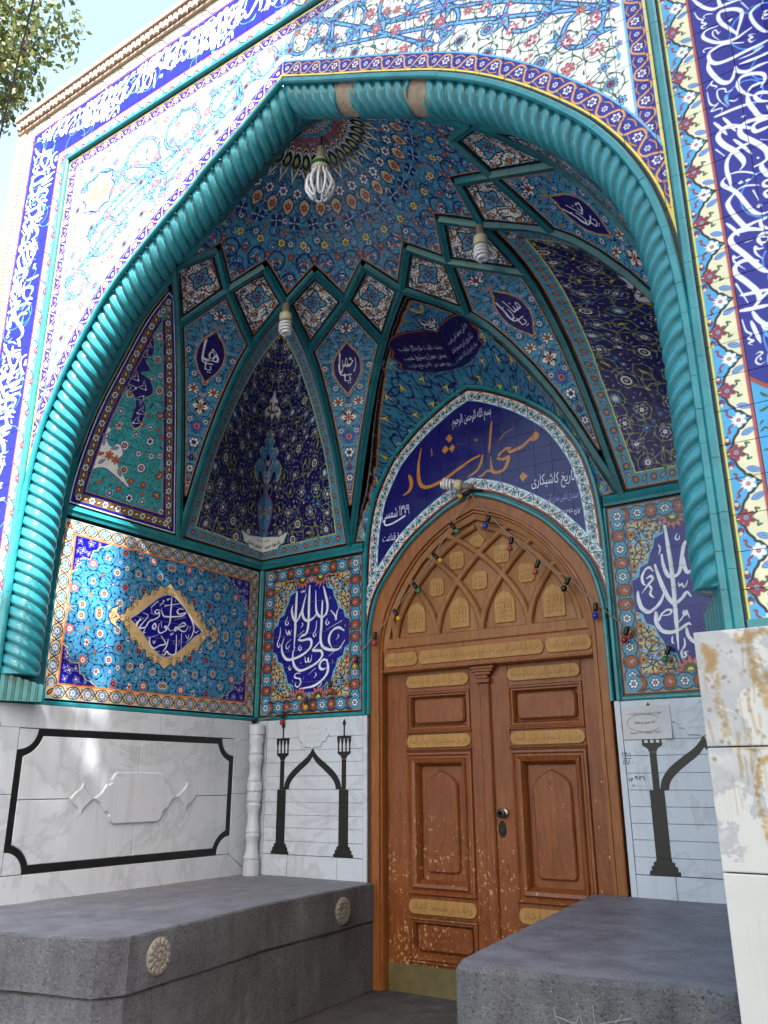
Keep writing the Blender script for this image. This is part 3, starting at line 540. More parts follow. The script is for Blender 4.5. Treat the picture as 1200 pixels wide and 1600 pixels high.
def art_facade():
    cv = Canvas(-2.96, 1.10, 2.76, 6.05, 330, (.80, .74, .64))
    # spandrels
    cv.poly([(-2.15, 1.0), (-2.15, 5.235), (2.15, 5.235), (2.15, 1.0)], K['white'])
    OUT = offset(ARCH, .125)
    left = OUT[OUT[:, 0] < -.001]; k = int(np.argmax(OUT[:, 1]))
    L = OUT[:k + 1]; L = L[(L[:, 1] > 3.35)]
    spd = np.vstack([[(-2.03, 5.115), (-2.03, 3.5)], L[L[:, 0] > -2.03], [(0, 5.115)]])
    m = cv.mask(spd); cv.clip = m
    vine = []                                   # bold double-outlined scrolls
    C = [(-1.72, 4.74, .19), (-1.30, 4.80, .20), (-1.62, 4.30, .17), (-.90, 4.86, .18), (-1.86, 4.00, .12), (-.50, 4.90, .15), (-.17, 5.00, .13), (-1.12, 4.50, .12)]
    for i, (u, v, r) in enumerate(C):
        an = np.linspace(0, 5.0, 26) * (1 if i % 2 else -1) + (-.6 if i % 2 else 2.6); rr = r * np.linspace(1.05, .72, 26)
        sp = np.stack([u + rr * np.cos(an), v + rr * np.sin(an)], 1); vine.append(sp)
    for i in range(len(C) - 1):
        a_, b_ = vine[i][0], vine[i + 1][0]; mid = (a_ + b_) / 2 + np.array([(-1) ** i * .05, .06]); vine.append(catmull([a_, mid, b_], 8))
    for wdt, col in ((.030, 'cobalt'), (.016, 'sky')):
        for sp in vine: cv.stroke(sp, wdt, K[col])
    for sp in vine:
        for kk in (0, len(sp) // 2, len(sp) - 1):
            d_ = sp[min(kk + 1, len(sp) - 1)] - sp[max(kk - 1, 0)]; an = math.atan2(d_[1], d_[0])
            cv.stamp(flower('split', ('cobalt', 'sky', 'lilac', 'sky'), .068, an + .5, cv.res), *sp[kk])
            cv.stamp(flower('split', ('cobalt', 'sky', 'lilac', 'lilac'), .048, an + 2.4, cv.res), *(sp[kk] + (.03, .02)))
    arabesque(cv, spd, .072, K['green'], .0045, ('green',) * 4,
              [('ros', ('maroon', 'pink', 'white', 'maroon')), ('sun', ('black', 'sky', 'maroon', 'black')), ('lotus', ('maroon', 'pink', 'white', 'maroon')), ('ring', ('navy', 'sky', 'maroon', 'navy'))],
              [('ros', ('navy', 'sky', 'maroon', 'white')), ('leaf', ('sky', 'sky', 'blue', 'blue')), ('bud', ('maroon', 'pink', 'white', 'white')), ('ros', ('maroon', 'pink', 'lime', 'white')), ('leaf', ('green', 'green', 'sky', 'sky'))],
              avoid=[(-1.73, 4.745, .12)], seed=5, margin=.05)
    # yellow medallion with lettering
    md = np.array([(-1.86, 4.88), (-1.80, 4.875), (-1.73, 4.91), (-1.66, 4.875), (-1.60, 4.87), (-1.605, 4.80), (-1.565, 4.745), (-1.605, 4.69), (-1.60, 4.62), (-1.66, 4.625), (-1.73, 4.585), (-1.80, 4.625), (-1.855, 4.63), (-1.85, 4.69), (-1.89, 4.745), (-1.85, 4.80)])
    cv.poly((md - (-1.727, 4.747)) * 1.12 + (-1.727, 4.747), K['cobalt']); cv.poly((md - (-1.727, 4.747)) * 1.04 + (-1.727, 4.747), K['sky']); cv.poly(md, (.82, .80, .50))
    cv.clip = None
    cv.mirror_u(0.0)
    text(cv, 'ولی الله', -1.73, 4.75, .20, K['ochre'], ang=.15, height=.17, bold=.3); text(cv, 'رسول الله', 1.73, 4.75, .20, K['ochre'], ang=.15, height=.17, bold=.3)
    # lettering band
    def frame(x, z): return [(-x, 1.0), (-x, z), (x, z), (x, 1.0)]
    cv.line(frame(2.505, 5.555), .41, K['cobalt'])
    g = np.random.default_rng(3)
    for k in range(150):                        # pale scrolls behind the letters
        t = k / 150 * 12.4
        if t < 4.4: u, v = -2.5, 1.2 + t
        elif t < 9.0: u, v = -2.5 + (t - 4.4) * 1.08, 5.56
        else: u, v = 2.5, 1.2 + (t - 9) * 1.3
        u += g.normal() * .09; v += g.normal() * .09; r = .05 + .07 * g.random(); a0 = g.random() * 6.3
        an = a0 + np.linspace(0, 4.2, 12)
        cv.stroke(np.stack([u + r * np.cos(an), v + r * np.sin(an)], 1), .007, (.25, .55, .85))
        cv.stamp(flower('curl', ('sky', 'sky', 'sky', 'sky'), .035, an[-1] + 1.5, cv.res), u + r * math.cos(an[-1]), v + r * math.sin(an[-1]))
    W = (.86, .88, .90)
    ST = STROKES['band'] + STROKES['band2'] + STROKES['band3']; DT = STROKES['banddots']
    def rot_st(st, fn): return [(w, [fn(*p) for p in pts]) for w, pts in st]
    for dz in (0, 1830): pen(cv, rot_st(ST, lambda x, z: (x + 6, z + dz)), W, .62); pen(cv, rot_st(DT, lambda x, z: (x + 6, z + dz)), W)
    # the letters run on past what the camera sees of the right pier
    pen(cv, rot_st(ST[::2], lambda x, z: (2600 + (x - 2312) * .32, z - 60)), W, .45)
    for dz in (-60, 1740): pen(cv, rot_st(ST, lambda x, z: (-2680 + (x - 2312) * 1.27, z + dz)), W, .95)
    for dz in (-900, 860): pen(cv, rot_st(ST[::2], lambda x, z: (-2660 + (x - 2312) * 1.2, z + dz)), W, .85)
    for dx in (-2650, -1500, -350, 800): pen(cv, rot_st(ST, lambda x, z: ((z - 2104) * .66 + dx, 5385 + (2597 - x) * 1.22)), W, .95)
    for dx in (-2100, -900, 300): pen(cv, rot_st(ST[::2], lambda x, z: ((z - 2104) * .66 + dx, 5395 + (2597 - x) * 1.15)), W, .85)
    # foot of the right band: scalloped end and flower field
    cv.poly([(2.31, 1.2), (2.31, 2.075), (2.36, 2.03), (2.42, 1.99), (2.47, 1.975), (2.5, 1.99), (2.55, 1.975), (2.62, 2.03), (2.70, 2.075), (2.70, 1.2)], K['brick'])
    lo = [(2.315, 1.2), (2.315, 2.05), (2.36, 2.01), (2.42, 1.97), (2.47, 1.955), (2.5, 1.965), (2.55, 1.955), (2.62, 2.01), (2.695, 2.05), (2.695, 1.2)]
    for sgn in (1, -1):
        pl = np.array(lo) * (sgn, 1); cv.poly(pl, (.22, .60, .84))
        arabesque(cv, pl[1:] if False else pl, .085, K['green'], .008, ('green',) * 4, [('lotus', ('navy', 'white', 'maroon', 'green')), ('sun', ('black', 'white', 'maroon', 'green')), ('saz', ('black', 'sand', 'black', 'black'))],
                  [('ros', ('maroon', 'yellow', 'maroon', 'maroon')), ('bud', ('black', 'maroon', 'white', 'white')), ('leaf', ('green', 'sky', 'maroon', 'white')), ('saz', ('black', 'sand', 'black', 'black'))], seed=21)
    # outer pale border
    border(cv, frame(2.755, 5.805), .10, 'pale'); cv.line(frame(2.702, 5.752), .012, (.60, .25, .24)); cv.line(frame(2.812, 5.866), .016, K['teal2'])
    # scalloped border between frame and lettering
    p = [(-2.25, 1.0), (-2.25, 5.315), (2.25, 5.315), (2.25, 1.0)]
    cv.line([(-2.25, 1.0), (-2.25, 5.317), (2.25, 5.317), (2.25, 1.0)], .115, (.84, .83, .70))
    q, a, st = resample(p, .122)
    for i, ((u, v), an) in enumerate(zip(q, a)):
        n = np.array([-math.sin(an), math.cos(an)]); t_ = np.array([math.cos(an), math.sin(an)]); c = np.array([u, v])   # n points away from the opening
        half = .0575
        f = lambda x, y: c + t_ * x * st + n * y * half
        if i % 2 == 0:                           # blue lobe pushing outwards
            prof = [(-.5, -.22), (-.42, -.06), (-.36, .02), (-.30, .05), (-.26, .3), (-.16, .48), (-.06, .66), (0, .98), (.06, .66), (.16, .48), (.26, .3), (.30, .05), (.36, .02), (.42, -.06), (.5, -.22)]
        else:
            prof = [(-.5, -.22), (-.44, -.3), (-.36, -.36), (-.24, -.42), (-.16, -.6), (-.06, -.72), (0, -.98), (.06, -.72), (.16, -.6), (.24, -.42), (.36, -.36), (.44, -.3), (.5, -.22)]
        edge = [f(*k) for k in prof]
        cv.poly(edge + [f(.5, -1.02), f(-.5, -1.02)], (.24, .62, .86))
        cv.stroke(edge, .0085, K['black'])
        if i % 2 == 0:
            cv.stamp(flower('ros', ('white', 'white', 'maroon', 'white'), .026, an, cv.res), *f(0, .10))
            for sg in (1, -1):
                cv.stroke([f(.10 * sg, -.2), f(.22 * sg, -.5), f(.34 * sg, -.45), f(.36 * sg, -.62)], .007, K['maroon'], 4)
                cv.stamp(flower('leaf', ('blue', 'sky', 'maroon', 'maroon'), .026, an + 1.57 + .5 * sg, cv.res), *f(.40 * sg, .60))
        else:
            cv.stamp(flower('ros', ('maroon', 'maroon', 'sky', 'maroon'), .030, an, cv.res), *f(0, -.28))
            for sg in (1, -1):
                cv.stroke([f(.06 * sg, .0), f(.14 * sg, .35), f(.26 * sg, .30), f(.22 * sg, .55)], .006, K['green'], 4)
                cv.stamp(flower('bud', ('cobalt', 'cobalt', 'white', 'white'), .022, an + (0 if sg > 0 else math.pi), cv.res), *f(.40 * sg, -.70))
                cv.disc(*f(.33 * sg, -.62), .006, K['maroon']); cv.disc(*f(.44 * sg, -.70), .008, K['cream'])
    cv.line([(-2.308, 1.0), (-2.308, 5.374), (2.308, 5.374), (2.308, 1.0)], .012, (.62, .26, .28))
    cv.line([(-2.197, 1.0), (-2.197, 5.263), (2.197, 5.263), (2.197, 1.0)], .009, K['yellow']); cv.line([(-2.187, 1.0), (-2.187, 5.253), (2.187, 5.253), (2.187, 1.0)], .012, K['black'])
    # border along frame and arch
    for sx in (-1, 1): border(cv, [(sx * 2.087, 2.6), (sx * 2.087, 5.12)], .078, 'scroll'); cv.stroke([(sx * 2.043, 2.6), (sx * 2.043, 5.125)], .010, K['sky'])
    border(cv, [(-2.125, 5.162), (2.125, 5.162)], .078, 'scroll'); cv.stroke([(-2.04, 5.118), (2.04, 5.118)], .010, K['sky'])
    cv.clip = cv.mask([(-2.15, 1.0), (-2.15, 5.228), (2.15, 5.228), (2.15, 1.0)])
    cv.poly(offset(ARCH, .128), K['sky']); cv.poly(offset(ARCH, .118), K['cobalt'])
    k = int(np.argmax(ARCH[:, 1])); B = offset(ARCH, .072); kb = int(np.argmax(B[:, 1])); Bl, Br = B[:kb + 1], B[kb:]
    border(cv, Bl[Bl[:, 1] > 2.75], .088, 'scroll'); border(cv, Br[Br[:, 1] > 2.75], .088, 'scroll')
    cv.stroke([(0, 4.80), (0, 4.96)], .006, K['cream'])
    cv.line([(-2.135, 1.0), (-2.135, 5.210), (2.135, 5.210), (2.135, 1.0)], .009, K['yellow'])
    cv.poly(offset(ARCH, .030), K['yellow']); cv.poly(offset(ARCH, .019), K['black'])
    cv.line([(-2.147, 1.0), (-2.147, 5.222), (2.147, 5.222), (2.147, 1.0)], .014, K['black'])
    cv.clip = None; cv.mute(.06); cv.glaze(.03)
    return cv

def art_left():
    cv = Canvas(0, 1.15, 2.34, 2.58, 420, K['teal'])
    s0, s1, z0, z1 = .338, 2.315, 1.198, 2.457
    box = lambda d: [(s0 + d, z0 + d), (s0 + d, z1 - d), (s1 - d, z1 - d), (s1 - d, z0 + d), (s0 + d, z0 + d)]
    cv.poly(box(0)[:4], K['black']); cv.poly(box(.014)[:4], K['sky'])
    for i in range(4): border(cv, [box(.062)[i], box(.062)[i + 1]], .090, 'cream')
    for (u, v) in box(.062)[:4]: cv.poly(gear(.036, .042, 4) + (u, v), (.74, .66, .55)); cv.stamp(flower('leaf', ('black', 'brick', 'cream', 'cream'), .034, .8, cv.res), u, v)
    cv.poly(box(.107)[:4], K['orange']); cv.poly(box(.119)[:4], (.21, .52, .72))
    cx, cz = 1.327, 1.8275; q = box(.119)[:4]
    e_ = .012; quad = np.array([(q[0][0], q[0][1]), (q[0][0], cz + e_), (cx + e_, cz + e_), (cx + e_, q[0][1])])
    cv.clip = cv.mask(quad)
    arabesque(cv, quad, .062, K['navy'], .0042, ('black',) * 4,
              [('sun', ('navy', 'white', 'brick', 'lime')), ('lotus', ('navy', 'white', 'brick', 'ochre')), ('ring', ('maroon', 'pink', 'white', 'brick')), ('sun', ('black', 'pink', 'navy', 'orange'))],
              [('leaf', ('orange', 'orange', 'brick', 'white')), ('bud', ('navy', 'white', 'maroon', 'white')), ('ros', ('navy', 'white', 'brick', 'white')), ('leaf', ('black', 'orange', 'brick', 'white')), ('ros', ('cobalt', 'white', 'cobalt', 'white'))],
              avoid=[(cx, cz, .24), (cx - .2, cz, .16), (q[0][0], q[0][1], .10)], seed=9, margin=.02)
    # corner pieces: cobalt with white knotwork
    ox, oz = q[0]
    cp = .66 * np.array([(0, 0), (0, .43), (.04, .40), (.05, .34), (.09, .31), (.08, .26), (.13, .235), (.20, .245), (.21, .20), (.225, .13), (.27, .115), (.30, .06), (.36, .05), (.40, .02), (.44, 0)]) * (1, .9)
    cv.poly(cp * 1.035 + (ox, oz), K['yellow']); cv.poly(cp + (ox, oz), K['cobalt'])
    for (u, v, r) in np.array(((.055, .27, .042), (.10, .14, .052), (.06, .05, .04), (.19, .055, .05), (.175, .165, .04), (.30, .03, .03), (.035, .345, .028), (.04, .16, .03), (.12, .22, .03))) * .66:
        cv.stamp(flower('split', ('white', 'cobalt', 'white', 'white'), r, u * 40, cv.res), ox + u, oz + v); cv.stamp(flower('four', ('white', 'cobalt', 'cobalt', 'white'), r * .75, .4, cv.res), ox + u, oz + v)
    cv.clip = None
    cv.mirror_u(cx); cv.mirror_v(cz)
    # medallion
    sand = [(.0, .330), (.055, .285), (.10, .30), (.115, .25), (.17, .26), (.185, .205), (.245, .205), (.265, .155), (.33, .150), (.345, .09), (.385, .075), (.40, .03), (.435, .02)]
    full = np.array(sand + [(x, -y) for x, y in sand[::-1]] + [(-x, -y) for x, y in sand] + [(-x, y) for x, y in sand[::-1]]) + (cx, cz)
    cv.poly((full - (cx, cz)) * 1.025 + (cx, cz), K['navy']); cv.poly(full, K['sand'])
    for sg in (-1, 1):
        tip = np.array([(.43, 0), (.47, .035), (.46, .075), (.51, .05), (.535, 0), (.51, -.05), (.46, -.075), (.47, -.035)]) * (sg, 1) + (cx, cz)
        cv.poly((tip - tip.mean(0)) * 1.14 + tip.mean(0), K['navy']); cv.poly(tip, K['sand']); cv.stamp(flower('split', ('black', 'sand', 'black', 'black'), .035, 0 if sg > 0 else math.pi, cv.res), cx + sg * .49, cz)
    for k in range(22):
        an = k / 22 * 6.283; rx, rz = .355 + .02 * math.cos(2 * an), .265
        u, v = cx + rx * math.cos(an), cz + rz * math.sin(an)
        cv.stamp(flower('split', ('black', 'sand', 'sand', 'black'), .034, an + (1.6 if k % 2 else -1.6), cv.res), u, v)
    blue = np.array([(983, 1828), (1042, 1868), (1148, 1958), (1241, 2033), (1327, 2063), (1412, 2035), (1500, 1970), (1600, 1880), (1675, 1828), (1603, 1780), (1505, 1690), (1412, 1622), (1327, 1592), (1241, 1622), (1148, 1698), (1053, 1785)]) / 1000.
    b2 = catmull(np.vstack([blue, blue[:1]]), 5)
    cv.poly((b2 - (cx, cz)) * 1.03 + (cx, cz), (.55, .62, .70)); cv.poly(b2, K['cobalt'])
    pen(cv, STROKES['salat'], (.86, .88, .92), .95)
    cv.mute(.10); cv.glaze(.03)
    return cv

def art_back(side):
    cv = Canvas(.93, 1.15, 2.13, 2.58, 420, K['teal'])
    x0, x1, z0, z1 = 1.016, 2.072, 1.198, 2.457
    cv.poly([(x0, z0), (x0, z1), (x1, z1), (x1, z0)], K['black'])
    b = lambda d: [(x0 + d, z0 + d), (x0 + d, z1 - d), (x1 - d, z1 - d), (x1 - d, z0 + d), (x0 + d, z0 + d)]
    cv.poly(b(.012)[:4], K['orange']); cv.poly(b(.019)[:4], K['turq'])
    for i in range(4): border(cv, [b(.071)[i], b(.071)[i + 1]], .104, 'medal')
    for (u, v) in b(.071)[:4]: cv.poly(gear(.05, .052, 4) + (u, v), K['turq']); cv.stamp(flower('ros', ('navy', 'white', 'maroon', 'white'), .034, 0, cv.res), u, v)
    cv.poly(b(.124)[:4], (.58, .26, .24)); inner = b(.132)[:4]; cv.poly(inner, (.72, .66, .50))
    cx, cz = (x0 + x1) / 2, (z0 + z1) / 2
    e_ = .012; quad = np.array([inner[0], (inner[0][0], cz + e_), (cx + e_, cz + e_), (cx + e_, inner[0][1])])
    cv.clip = cv.mask(quad)
    lob = np.array([(-.425, .0), (-.40, .05), (-.385, .10), (-.345, .12), (-.33, .18), (-.28, .20), (-.26, .26), (-.235, .30), (-.22, .36), (-.165, .38), (-.15, .44), (-.11, .47), (-.09, .5), (-.03, .475), (0, .44)])
    blob = np.vstack([lob * (1, -1), [(.02, -.44), (.02, .02), (-.425, .02)]]) + (cx, cz)
    g = np.random.default_rng(4)
    for k in range(70):
        u, v = inner[0][0] + g.random() * .4, inner[0][1] + g.random() * .5
        a0 = g.random() * 6.28; an = a0 + np.linspace(0, 3.5, 9); r = .02 + .03 * g.random()
        cv.stroke(np.stack([u + r * np.cos(an), v + r * np.sin(an)], 1), .010, K['sky']); cv.stroke(np.stack([u + r * np.cos(an), v + r * np.sin(an)], 1) + .004, .004, K['blue'])
    arabesque(cv, np.array([inner[0], (inner[0][0], cz - .02), (cx - .38, cz - .1), (cx - .12, cz - .42), (cx - .02, inner[0][1])]), .058, K['black'], .006, ('black',) * 4,
              [('ros', ('black', 'ochre', 'maroon', 'black')), ('split', ('black', 'ochre', 'maroon', 'sky'))], [('ros', ('black', 'brick', 'ochre', 'black')), ('leaf', ('black', 'ochre', 'maroon', 'white')), ('split', ('black', 'sand', 'brick', 'sky'))], seed=31, margin=.01)
    cv.poly((blob - (cx, cz)) * 1.055 + (cx, cz), K['sky']); cv.poly((blob - (cx, cz)) * 1.018 + (cx, cz), K['navy']); cv.poly(blob, K['cobalt'])
    cv.stamp(flower('sun', ('maroon', 'pink', 'green', 'yellow'), .085, 0, cv.res), cx - .095, inner[0][1] + .0)
    cv.clip = None
    cv.mirror_u(cx); cv.mirror_v(cz)
    if side < 0:
        cv.img = cv.img[:, ::-1].copy(); cv.u0, cv.u1 = -cv.u1, -cv.u0
        pen(cv, STROKES['ali'], (.86, .88, .92), 1.0)
    else:
        pen(cv, STROKES['muh'], (.86, .88, .92), 1.15)
        st = [(24, [(1620 + 60, 2050), (1690, 1960), (1660, 1880), (1600, 1860)]), (24, [(1800, 2000), (1830, 1900), (1790, 1800), (1700, 1780)]), (20, [(1640, 1700), (1750, 1650), (1800, 1700)])]
        pen(cv, st, (.86, .88, .92), 1.1)
    cv.mute(.12); cv.glaze(.03)
    return cv

def art_tymp():
    cv = Canvas(-1.02, 1.15, 1.02, 3.72, 420, (.075, .055, .38))
    g = K['ochre']; gold = (.70, .46, .20)
    cv.poly(offset(TYMP, -.034), K['black']); cv.poly(offset(TYMP, -.046), K['brick']); cv.poly(offset(TYMP, -.054), K['white'])
    cv.poly(offset(TYMP, -.128), K['sky']); cv.poly(offset(TYMP, -.135), (.075, .055, .38))
    B = offset(TYMP, -.091); kb = int(np.argmax(B[:, 1]))
    border(cv, B[:kb + 1], .074, 'white'); border(cv, B[kb:], .074, 'white')
    W = (.84, .86, .92)
    # the lower arch over the door
    cv.poly(offset(DOOR, .118), K['sky']); cv.poly(offset(DOOR, .111), K['white'])
    B = offset(DOOR, .076); kb = int(np.argmax(B[:, 1])); l, r = B[:kb + 1], B[kb:]
    border(cv, l[l[:, 1] > 1.9], .072, 'white'); border(cv, r[r[:, 1] > 1.9], .072, 'white')
    cv.poly(offset(DOOR, .040), K['brick']); cv.poly(offset(DOOR, .030), K['black']); cv.poly(offset(DOOR, .012), K['teal'])
    out = cv.mask(offset(TYMP, -.034)); cv.img += (1 - out)[..., None] * (np.array(K['teal'], np.float32) - cv.img)
    blue = cv.mask(offset(TYMP, -.135)) * (1 - cv.mask(offset(DOOR, .118)))
    cv.clip = blue
    pen(cv, STROKES['gold1'] + STROKES['gold2'], gold, .78); pen(cv, STROKES['golddots'] + STROKES['golddots2'], gold)
    cv.clip = None
    text(cv, 'بسم الله الرحمن الرحیم', .025, 3.395, .34, W, height=.12, ang=.02, bold=.4)
    text(cv, 'تاریخ کاشیکاری', .655, 2.735, .33, W, ang=-.06, height=.125, bold=.4)
    text(cv, 'اصفهان کاشی سازی گلستان', .70, 2.60, .27, (.62, .66, .85), ang=-.04, height=.075)
    text(cv, '٤٢۶۶٥٧', .775, 2.475, .13, W, ang=-.04, height=.045, bold=.4)
    text(cv, '۱۳۷۹ شمسی', -.69, 2.735, .26, W, height=.115, bold=.4)
    cv.stroke([(-.80, 2.70), (-.79, 2.655), (-.73, 2.655), (-.65, 2.68), (-.60, 2.70)], .014, W, 5)
    text(cv, 'خط قناعت', -.715, 2.545, .20, W, height=.06, bold=.4)
    cv.glaze(.03)
    return cv
# ------------------------------------------------------------------ cells of the vault: outline in (u, v), map to space, art
def arclen(c): return np.r_[0, np.cumsum(np.linalg.norm(np.diff(np.asarray(c, float), axis=0), axis=1))]
def inset(poly, d):
    """move a closed outline inwards by d (mitred)"""
    p = np.asarray(poly, float)
    keep = np.linalg.norm(p - np.roll(p, 1, 0), axis=1) > 1e-5; p = p[keep]
    ar = 0.5 * (p[:, 0] * np.roll(p[:, 1], -1) - np.roll(p[:, 0], -1) * p[:, 1]).sum()
    if ar < 0: p = p[::-1]
    e1 = p - np.roll(p, 1, 0); e2 = np.roll(p, -1, 0) - p
    e1 /= np.linalg.norm(e1, axis=1, keepdims=True); e2 /= np.linalg.norm(e2, axis=1, keepdims=True)
    n1 = np.stack([-e1[:, 1], e1[:, 0]], 1); n2 = np.stack([-e2[:, 1], e2[:, 0]], 1)
    b = n1 + n2; k = (b * n1).sum(1); k = np.maximum(k, .25)
    return p + b / k[:, None] * d
def closed(p): return np.vstack([p, p[:1]])
ZT = np.r_[np.linspace(2.548, 3.6, 16), np.linspace(3.66, 3.985, 12), 3.993, 4.0, 4.006, 4.011, 4.016, 4.020, 4.024]     # sampled heights of a lunette
MH = .025                                                                  # half width of a rib moulding

class Cell: pass
TYH = TYMP[TYMP[:, 0] >= 0][::-1]
def cell_back():
    c = Cell(); CO = np.array([(2.1, 2.5), (2.1, 3.70), (2.03, 3.725), (1.91, 3.78), (1.72, 3.90), (1.52, 3.965), (1.31, 4.002), (1.11, 4.031)])
    cen = dense(CO, .02); L = arclen(cen)
    zc = cen[:, 1]
    def at(a, z):
        p = float(rib_p(z)); ar = SQ * (1 - p) + 1e-6; orr = 2.1 - .99 * p; oc = float(np.interp(z, zc, cen[:, 0]))
        aT = float(np.interp(z, TYH[:, 1], TYH[:, 0])) if z < 3.69 else 0.0
        aT = min(aT, ar * .97); k = 0.0 if abs(a) >= ar else (1.0 if abs(a) <= aT else (1 - (abs(a) - aT) / (ar - aT)) ** .95)
        return a, max(orr, orr + (oc - orr) * k)
    def mp(u, v):
        z = float(np.interp(v, L, zc)); a, o = at(u, z); return fit(a, o, z)
    c.map = mp
    v = np.interp(ZT, zc, L); w = SQ * (1 - rib_p(ZT)) - MH * 1.2
    ok = w > .02; v, w = v[ok], w[ok]
    c.outline = np.vstack([np.stack([w, v], 1), [(0, v[-1] + .03)], np.stack([-w[::-1], v[::-1]], 1)])
    c.vz = lambda z: float(np.interp(z, zc, L))
    return c
def cell_corner(th):
    c = Cell(); FM = dense([(2.1, 2.5), (2.1, 2.85), (2.07, 3.1), (1.95, 3.36), (1.72, 3.58), (1.45, 3.76), (1.15, 3.91), (.785, 4.031)], .02)
    sx = math.copysign(1, math.cos(th)); z_ = FM[:, 1]
    L = arclen(np.stack([FM[:, 0] * 1.2, FM[:, 1]], 1))
    def ends(z):
        p = float(rib_p(z)); m = float(np.interp(z, z_, FM[:, 0]))
        return np.array([sx * m, m]), rib_pt(th, 1, p)[:2], rib_pt(th, -1, p)[:2]
    def mp(u, v):
        z = float(np.interp(v, L, z_)); f, a, b = ends(z); e = a if u > 0 else b; W = np.linalg.norm(e - f) + 1e-6
        q = f + (e - f) * min(1, abs(u) / W); return fit(q[0], q[1], z)
    c.map = mp
    v = np.interp(ZT, z_, L); w = np.array([np.linalg.norm(ends(z)[1] - ends(z)[0]) for z in ZT]) - MH * 1.2
    ok = w > .02; v, w = v[ok], w[ok]
    c.outline = np.vstack([np.stack([w, v], 1), [(0, v[-1] + .02)], np.stack([-w[::-1], v[::-1]], 1)])
    return c
def cell_side(sx):
    c = Cell(); fr = np.stack([Rd(np.linspace(2.5, 4.03, 60)), np.linspace(2.5, 4.03, 60)], 1); L = arclen(fr)
    def ends(z):
        p = float(rib_p(z)); return np.array([sx * float(Rd(z)), .055]), np.array([sx * (2.1 - .99 * p), SQ * (1 - p)])
    def mp(u, v):
        z = float(np.interp(v, L, fr[:, 1])); a, b = ends(z); W = np.linalg.norm(b - a) + 1e-6
        q = a + (b - a) * min(1, max(0, u / W)); return fit(q[0], q[1], z)
    c.map = mp
    v = np.interp(ZT, fr[:, 1], L); w = np.array([np.linalg.norm(ends(z)[1] - ends(z)[0]) for z in ZT]) - MH * 1.2
    ok = w > .07; v, w = v[ok], w[ok]
    c.outline = np.vstack([np.stack([w, v], 1), np.stack([w[::-1] * 0 + .045, v[::-1]], 1)])
    return c
LUN = {180: 180, 135: 135, 90: 90, 45: 45, 0: 0}
def kite_pts(deg):
    """kite at 22.5, 67.5, 112.5 or 157.5: its two ribs and its upper tip"""
    hi, lo = deg + 22.5, deg - 22.5              # neighbouring lunettes
    A = lambda p: rib_pt(R(hi), 1, p)            # the rib on the clockwise side of the higher lunette
    B = lambda p: rib_pt(R(lo), -1, p)
    return A, B, polar(1.105, deg, KITE_Z)
def cell_kite(deg):
    c = Cell(); A, B, K_ = kite_pts(deg)
    ps = np.linspace(0, PD, 24); rows = [(A(p), B(p)) for p in ps]
    a1, b1 = rows[-1]
    for t in np.linspace(0, 1, 9)[1:]: rows.append((a1 + (K_ - a1) * t, b1 + (K_ - b1) * t))
    cen = np.array([(a + b) / 2 for a, b in rows]); v = arclen(cen); w = np.array([np.linalg.norm(a - b) / 2 for a, b in rows])
    RA, RB = np.array([r[0] for r in rows]), np.array([r[1] for r in rows])
    def mp(u, vv):
        a = np.array([np.interp(vv, v, RA[:, k]) for k in range(3)]); b = np.array([np.interp(vv, v, RB[:, k]) for k in range(3)])
        W = float(np.interp(vv, v, w)) + 1e-6; s = max(-1, min(1, u / W)); q = (a + b) / 2 + (b - a) / 2 * s
        d = np.array([q[0], q[1], 0]); d /= np.linalg.norm(d) + 1e-9
        q = q + d * .10 * W * (1 - s * s); return fit(*q)
    c.map = mp
    ww = w - MH * 1.35; ok = (ww > .008)
    ww[-1] = 0; ok[-1] = False
    vv = v[ok]; ww = ww[ok]
    c.outline = np.vstack([[(0, vv[0] - .01)], np.stack([ww, vv], 1), [(0, v[-1] - MH * 1.6)], np.stack([-ww[::-1], vv[::-1]], 1)])
    c.v = v; c.w = w; c.vd = v[23]; c.vt = v[-1]
    return c
def diamond_pts(i):
    """i = 0..7 counted from theta 11.25 upwards: peak, lunette apex, lower tip, kite apex"""
    deg = 11.25 + 22.5 * i
    kd = 22.5 + 45 * (i // 2); ld = 45 * ((i + 1) // 2)
    A, B, K_ = kite_pts(kd)
    low = B(PD) if i % 2 == 0 else A(PD)
    return polar(PEAK[0], deg, PEAK[1]), polar(1.11, ld, 4.03), low, K_
def cell_diamond(i):
    c = Cell(); P, Lp, Bt, Kp = diamond_pts(i)
    ax = P - Bt; H = np.linalg.norm(ax); ax /= H
    def pl(q, sgn):
        d = q - Bt; y = d @ ax; x = np.linalg.norm(d - ax * y); return np.array([x * sgn, y])
    s = 1
    q2 = {'B': np.zeros(2), 'P': np.array([0, H]), 'L': pl(Lp, -s), 'K': pl(Kp, s)}
    def mp(u, v):
        o = ('L', Lp) if u * -s > 0 else ('K', Kp)
        e = q2[o[0]]; t = u / e[0] if abs(e[0]) > 1e-9 else 0; y = (v - t * e[1]) / H
        q = Bt + (o[1] - Bt) * t + (P - Bt) * y; return fit(*q)
    c.map = mp
    c.outline = inset(np.array([q2['B'], q2['K'] if s > 0 else q2['L'], q2['P'], q2['L'] if s > 0 else q2['K']]), MH * 1.25)
    return c
SD = arclen(DP)
